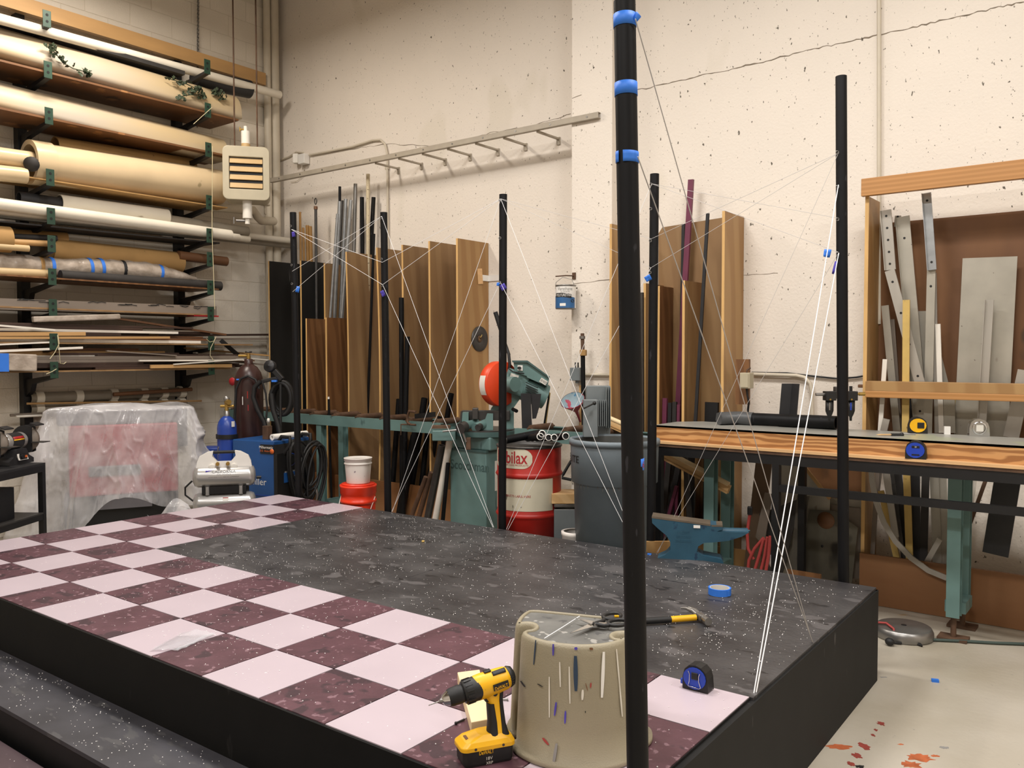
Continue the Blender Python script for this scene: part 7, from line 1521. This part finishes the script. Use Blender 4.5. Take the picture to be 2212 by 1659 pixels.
# blue tape measure on the stage
c = PZ(1508, 1488, PH); c.z = PH+.001
sx_ = (Matrix.Rotation(math.radians(-36), 3, 'Z') @ SX)
tm, f0, nf, _ = tape_measure(c, sx_, .05, m_tblack, m_tblue, 'blue and black tape measure with a wire belt clip on the pale stage tile', .086)
MB().tube([f0+nf*.006+_*x+V((0, 0, z)) for x, z in [(-.021, .062), (-.016, .052), (-.017, .030), (-.021, .014), (.016, .012), (.021, .016), (.014, .035), (.014, .05), (.018, .06)]], .0013, 6).build('belt_clip', m_chrome, tm)
MB().box(f0+nf*.004+V((0, 0, .048)), (.022, .005, .022), Matrix((_, nf, V((0, 0, 1)))).transposed()).build('clip_mount', m_tblack, tm, bevel=.002)
MB().box(c+_*-.046+V((0, 0, .020))+nf*.012, (.010, .02, .016), Matrix((_, nf, V((0, 0, 1)))).transposed()).build('tape_hook', m_tblue, tm, bevel=.002)
# wood block
A, B = PZ(1040, 1595, PH), PZ(1040, 1460, PH)
wb_ = V((PZ(1050, 1560, PH).x, PZ(1050, 1560, PH).y, PH)); 
def wq(x, y, z): return PZ(x, y, PH+z)
t_ = .038
fl, fr_ = PZ(1018, 1560, PH+t_), PZ(1062, 1552, PH+t_); bl_, br_ = PZ(988, 1452, PH+t_), PZ(1036, 1446, PH+t_)
m = MB(); P = [fl, fr_, br_, bl_]; m.add([V((p.x, p.y, PH+.001)) for p in P]+[V((p.x, p.y, PH+t_)) for p in P], [(3, 2, 1, 0), (4, 5, 6, 7), (0, 1, 5, 4), (1, 2, 6, 5), (2, 3, 7, 6), (3, 0, 4, 7)])
tag(m.build('lumber_offcut', m_pinelight, bevel=.002), 'short pale lumber offcut lying behind the yellow drill', 'wood block')
# nails, pencil stub
tag(MB().cyl(PZ(985, 1562, PH+.004), PZ(1003, 1554, PH+.004), .003, 8).ball(PZ(985, 1562, PH+.005), .005, 8).build('drill_bit', m_tblack), 'small black bit lying on the maroon tile left of the lumber', 'drill bit')
tag(MB().cyl(PZ(1079, 1510, PH+.004), PZ(1097, 1511, PH+.004), .003, 8).cyl(PZ(1096, 1511, PH+.004), PZ(1098, 1511, PH+.004), .005, 8).build('eye_bolt', m_steel), 'steel bolt lying between drill and stool', 'bolt')
# clear bag
def bag(i, j):
    P = PZ(318+70*i+78*j*(1-.0*i)+50*i*(1-j)*0+ (1-j)*0, 1408-38*j+0*i+ (3 if i > .9 else 0), PH); 
    x = 322+ 60*j + (62+22*j)*i; y = 1408-34*j-3*i*j
    P = PZ(x, y, PH); return V((P.x, P.y, PH+.004+.012*math.sin(i*3.14)*(.4+j)+.006*noise.noise(V((i*5, j*6, 2)))))
m_bag = M('clear_bag', 'c9cbd0', .12, alpha=.38, var=.05, coat=.5)
t = thing('plastic_bag', 'clear flat plastic bag lying on the pale tile at the front edge', 'bag', PZ(390, 1392, PH))
MB().grid(bag, 14, 10).build('film', m_bag, t); MB().grid(lambda i, j: bag(.92+.08*i, j)+V((0, 0, .003)), 3, 10).build('seal', m_bag, t)
# ------------------------------------------------------------------ cordless drill
D_ = 2.10; s9 = D_/F_PX
bx = PZ(1052, 1652, PH); Dd = depth(bx)+.035; s9 = Dd/F_PX
def Q(x, y, d=0): return PD(x, y, Dd+d)
ux = (SX*.93 - SFv*.36).normalized()           # body axis : chuck at left and nearer to the viewer
t = thing('cordless_drill', 'yellow and black cordless drill standing on its battery beside the stool', 'drill', V((Q(1052, 1640).x, Q(1052, 1640).y, PH+.001)))
tilt = V((ux.x, ux.y, .20)).normalized()       # the chuck points slightly down
k = 1.0/ux.dot(SX)
cen = Q(1052, 1478)
def ax(px): return cen + tilt*((px-1052)*s9*k)
nrm = V((ux.y, -ux.x, 0)); nrm = nrm if nrm.dot(SFv) > 0 else -nrm; upv = tilt.cross(nrm); upv = upv if upv.z > 0 else -upv
def lat(p0, p1, profs, name, mat, n=32, sc=(1, 1)):
    a, b = ax(p0), ax(p1); L = (b-a).length; m = MB(); vs = []
    for r_, f in profs:
        c_ = a+tilt*L*f
        vs += [c_ + nrm*(r_*s9*sc[0]*math.cos(2*math.pi*i/n)) + upv*(r_*s9*sc[1]*math.sin(2*math.pi*i/n)) for i in range(n)]
    N = len(profs); m.add(vs, [(j*n+i, j*n+(i+1) % n, (j+1)*n+(i+1) % n, (j+1)*n+i) for j in range(N-1) for i in range(n)], 0, True)
    m.add(vs[:n], [list(range(n))]); m.add(vs[-n:], [list(range(n))]); return m.build(name, mat, t)
lat(1020, 1108, [(24, 0), (27, .10), (27.5, .25), (26.5, .6), (25, .8), (20, .94), (10, 1.0)], 'motor_housing', m_yellow, sc=(.92, 1))
lat(1000, 1036, [(22, 0), (25, .08), (26, .5), (26, .85), (25, 1)], 'torque_collar', m_tblack)
for i in range(14):
    a = 2*math.pi*i/14; p = ax(1004)+(nrm*math.cos(a)+upv*math.sin(a))*25*s9; MB().beam(p, p+tilt*.02, .006, .005, up=(nrm*math.cos(a)+upv*math.sin(a))).build('collar_rib', m_tblack, t)
lat(969, 1006, [(17, 0), (19, .15), (20, .6), (18, .95), (17, 1)], 'chuck_sleeve', m_rubber)
lat(956, 970, [(6, 0), (11, .2), (16.5, 1)], 'chuck_nose', m_chrome)
lat(950, 957, [(2.5, 0), (5, .4), (5.5, 1)], 'chuck_jaw', m_steel)
MB().cyl(ax(958), ax(928), 1.5*s9, 10, r2=1.0*s9).build('bit', m_steel, t)
lat(1094, 1112, [(21, 0), (22.5, .3), (19, .75), (9, 1.0)], 'rear_cap', m_tblack, sc=(.90, 1.06))
# badge window on the side facing the viewer and vents
def onside(px, py, off=.003, lift=0):
    a = ax(px); z = (py)*s9; yy = max(-.98, min(.98, z/(26.5*s9))); return a + nrm*(26.5*s9*.92*math.sqrt(1-yy*yy)+off) + upv*z
MB().grid(lambda i, j: onside(1057+33*i, -9+15*j), 10, 6).build('badge_panel', m_tblack, t)
m_txtY = m_yellow
text('DeWALT', lambda x, y: onside(1073.5+x/s9*.93, -3.5+y/s9, .0042), m_txtY, t, h=.0095, wide=.036, bold=.012)
for i in range(4): MB().grid(lambda a_, b_, i=i: onside(1096+7*a_, -8+5*i+2.2*b_, .0025), 4, 3).build('vent_slot', m_tblack, t)
MB().grid(lambda i, j: ax(1050+14*i) + upv*(27.5*s9) + nrm*((j-.5)*12*s9)+upv*.001, 6, 4).build('gear_switch', m_tblack, t, solid=.004)
MB().grid(lambda i, j: (lambda q, a: q+nrm*(26*s9*.92*math.cos(a))+upv*(27*s9*math.sin(a)))(ax(1064+28*i), math.radians(48+24*j)), 8, 4).build('top_overmould', m_char, t, solid=.004)
# handle
hb_ = Q(1070, 1588); ht = ax(1062)-upv*18*s9
bzz = PH+.001+46*s9
def hs(f): return ht.lerp(V((hb_.x, hb_.y, bzz+8*s9)), f)
def loft(fr, name, mat, n=20):
    m = MB(); vs = []
    for f, wx_, wy_, off in fr:
        c_ = hs(f)+ux*off*s9; vs += [c_ + ux*(wx_*s9*math.copysign(abs(math.cos(2*math.pi*i/n))**.75, math.cos(2*math.pi*i/n))) + nrm*(wy_*s9*math.sin(2*math.pi*i/n)) for i in range(n)]
    N = len(fr); m.add(vs, [(j*n+i, j*n+(i+1) % n, (j+1)*n+(i+1) % n, (j+1)*n+i) for j in range(N-1) for i in range(n)], 0, True); m.add(vs[:n], [list(range(n))]); m.add(vs[-n:], [list(range(n))]); return m.build(name, mat, t)
loft([(-.05, 24, 15, -2), (.1, 20, 14, -3), (.22, 15, 13, 0), (.45, 15.5, 13, 1), (.75, 17, 14, 3), (.95, 20, 15, 3), (1.02, 25, 17, 2)], 'handle', m_yellow)
loft([(.26, 8, 14.5, -8), (.4, 9, 14.5, -7), (.7, 10.5, 15.5, -5), (.95, 13, 17, -6), (1.03, 16, 18.5, -7)], 'front_grip', m_rubber)
loft([(-.02, 7, 14, 15), (.2, 6, 14, 13), (.45, 6.5, 14, 14), (.75, 8, 15, 15), (.95, 11, 16.5, 17), (1.03, 13, 18, 18)], 'rear_grip', m_rubber)
c_ = ht - ux*17*s9 - upv*12*s9; MB().box(c_, (13*s9, 18*s9, 20*s9), Matrix((ux, nrm, upv)).transposed() @ Matrix.Rotation(.15, 3, 'Y')).build('trigger', m_tblack, t, bevel=.004)
MB().cyl(ht-ux*1*s9-upv*2*s9+nrm*14*s9, ht-ux*1*s9-upv*2*s9+nrm*16.5*s9, 5*s9, 14).build('direction_button', m_tblack, t)
# battery
bc = V((Q(1047, 1640).x, Q(1047, 1640).y, PH+.001)); RD = Matrix((ux, nrm, V((0, 0, 1)))).transposed()
bL, bW = 58*s9*k, 32*s9
def rr2(w_, h_, r_, n=6):
    p = []
    for cx, cy, a0 in ((w_-r_, h_-r_, 0), (-w_+r_, h_-r_, 90), (-w_+r_, -h_+r_, 180), (w_-r_, -h_+r_, 270)): p += [(cx+r_*math.cos(math.radians(a0+90*i/n)), cy+r_*math.sin(math.radians(a0+90*i/n))) for i in range(n+1)]
    return p
def bloft(levels, name, mat):
    m = MB(); vs = []; n = 28
    for w_, h_, r_, z, o_ in levels: vs += [bc+ux*(x+o_)+nrm*y+V((0, 0, z)) for x, y in rr2(w_, h_, r_)]
    N = len(levels); m.add(vs, [(j*n+i, j*n+(i+1) % n, (j+1)*n+(i+1) % n, (j+1)*n+i) for j in range(N-1) for i in range(n)], 0, False); m.add(vs[:n], [list(range(n))[::-1]]); m.add(vs[-n:], [list(range(n))]); return m.build(name, mat, t, bevel=.002)
bloft([(bL*.86, bW*.92, .012, 0, 0), (bL*.90, bW*.96, .014, .006, 0), (bL*.92, bW*.97, .014, 34*s9, 0)], 'battery', m_tblack)
bloft([(bL*.99, bW*1.03, .018, 33*s9, 0), (bL*.99, bW*1.03, .018, 41*s9, 0), (bL*.86, bW*.9, .018, 50*s9, .004), (bL*.45, bW*.60, .014, 60*s9, .012)], 'foot_cover', m_yellow)
MB().box(bc-ux*bL*.62+V((0, 0, 50*s9)), (.018, .026, .008), RD).build('latch', m_brown, t, bevel=.002)
MB().box(bc-ux*bL*.28+nrm*bW*.45+V((0, 0, 52.5*s9)), (.026, .010, .002), RD @ Matrix.Rotation(.5, 3, 'X')).build('serial_plate', m_char, t)
def fs(off=.001): return flat(bc+nrm*(bW*.97+off)+V((0, 0, 19*s9)), ux, (0, 0, 1))
pz = fs(.0008); f1 = lambda x, y: pz(x-.008, y+.011)
text('DeWALT', f1, m_yellow, t, h=.0105, wide=.040, bold=.012); f2 = lambda x, y: pz(x, y-.006); text('18V', f2, m_label, t, h=.0085); f3 = lambda x, y: pz(x, y-.018); text('XRP', f3, m_label, t, h=.007)
for a_ in (-.5, .5): MB().cyl(bc+ux*bL*a_+nrm*bW*.98+V((0, 0, 38*s9)), bc+ux*bL*a_+nrm*bW*1.05+V((0, 0, 38*s9)), 3*s9, 10).build('screw', m_dsteel, t)
# ------------------------------------------------------------------ small pieces become sub-parts of the part that carries them
NEST = {
 'cold_saw': {'lettering': ('cabinet', 'voltage_plate'), 'instruction_plate': ('cabinet',), 'cabinet_seam': ('cabinet',), 'cooling_fin': ('motor',), 'motor_cap': ('motor',), 'switch_plate': ('control_panel',), 'switch_knob': ('control_panel',), 'warning_label': ('blade_guard',), 'blade_hub': ('blade_guard',), 'data_label': ('gearbox',), 'handle': ('hand_wheel',), 'handle_grip': ('feed_handle',), 'scale_ring': ('turntable',)},
 'steel_drum': {'emblem': ('body',), 'cream_panel': ('body',), 'lettering': ('body',)},
 'trash_can': {'lettering': ('body',), 'sticker': ('body',), 'handle': ('body',)},
 'air_compressor': {'lettering': ('upper_tank',), 'swoosh': ('upper_tank',), 'drain_valve': ('upper_tank',), 'warning_label': ('lower_tank',), 'warning_stripe': ('lower_tank',), 'handle_grip': ('top_panel',), 'coupler': ('top_panel',), 'gauge': ('top_panel',)},
 'welding_machine': {'lettering': ('name_plate', 'badge_plate', 'case'), 'sun_badge': ('name_plate',), 'badge': ('badge_plate',), 'dial': ('front_panel',), 'dial_ring': ('front_panel',), 'vent_slat': ('front_panel',), 'trim_bar': ('front_panel',), 'case_seam': ('case',)},
 'cordless_drill': {'lettering': ('badge_panel', 'battery'), 'collar_rib': ('torque_collar',), 'vent_slot': ('motor_housing',), 'gear_switch': ('motor_housing',), 'top_overmould': ('motor_housing',), 'rear_cap': ('motor_housing',), 'latch': ('foot_cover',), 'serial_plate': ('foot_cover',), 'screw': ('foot_cover',), 'trigger': ('handle',), 'front_grip': ('handle',), 'rear_grip': ('handle',), 'direction_button': ('handle',), 'chuck_jaw': ('chuck_nose',)},
 'paint_can': {'lettering': ('label',), 'label_field': ('label',), 'label_band': ('label',), 'label_box': ('label',), 'label_oval': ('label',), 'bail_ear': ('bail',)},
 'bench_grinder': {'switch_panel': ('switch_plate',), 'dial': ('switch_plate',), 'switch_button': ('switch_plate',), 'label_band': ('motor',), 'label_stripe': ('motor',), 'tool_rest': ('wheel_guard',), 'eye_shield': ('wheel_guard',)},
 'step_stool': {'paint_drip': ('shell',)},
 'strut_channel': {'bolt': ('channel',)},
 'aluminium_bar': {'bolt_hole': ('bar',), 'flange': ('bar',)},
 'air_regulator': {'sight_glass': ('bowl',), 'screw': ('head',), 'adjusting_knob': ('head',)},
 'claw_hammer': {'claw': ('head',), 'face': ('head',)},
 'unit_heater': {'vent_cock': ('upper_pipe',), 'vent_nipple': ('upper_pipe',), 'pipe_collar': ('upper_pipe',), 'drain_nipple': ('lower_pipe',), 'drain_valve': ('lower_pipe',), 'louver': ('front_frame',), 'grille_back': ('front_frame',)},
 'tape_measure': {'belt_clip': ('case',), 'clip_mount': ('case',), 'tape_hook': ('case',), 'ring': ('case',), 'badge': ('case',), 'slot': ('case',), 'lettering': ('case',)},
 'junction_box': {'cover': ('enclosure',), 'connector': ('enclosure',)},
 'switch_box': {'plug': ('enclosure',), 'outlet': ('enclosure',)},
 'gas_cylinder': {'gauge': ('regulator',), 'hand_wheel': ('valve',), 'paint_mark': ('tank',), 'tape_scrap': ('tank',), 'label': ('tank',)},
 'anvil': {'lettering': ('body',), 'sticker': ('body',), 'steel_face': ('body',), 'step_face': ('body',)},
 'pipe_offcut': {'cut_rim': ('pipe',), 'dark_bore': ('pipe',)},
 'metal_housing': {'fin': ('body',)},
 'grey_beam': {'ink_mark': ('beam',)},
 'upright_pole': {'lettering': ('tape_label',)},
 'saw_blade': {'hub_ring': ('disc',)},
 'bucket': {'printed_frame': ('body',)},
 'workbench': {},
}
def _base(o): return o.name.split('.')[0]
def _mid(o): return sum((V(c) for c in o.bound_box), V())/8
for root in [o for o in bpy.data.objects if 'category' in o and _base(o) in NEST]:
    rule = NEST[_base(root)]; kids = list(root.children)
    for k in kids:
        ps = [q for q in kids if _base(q) in rule.get(_base(k), ())]
        if ps: k.parent = min(ps, key=lambda q: (_mid(q)-_mid(k)).length)
bpy.context.view_layer.update()
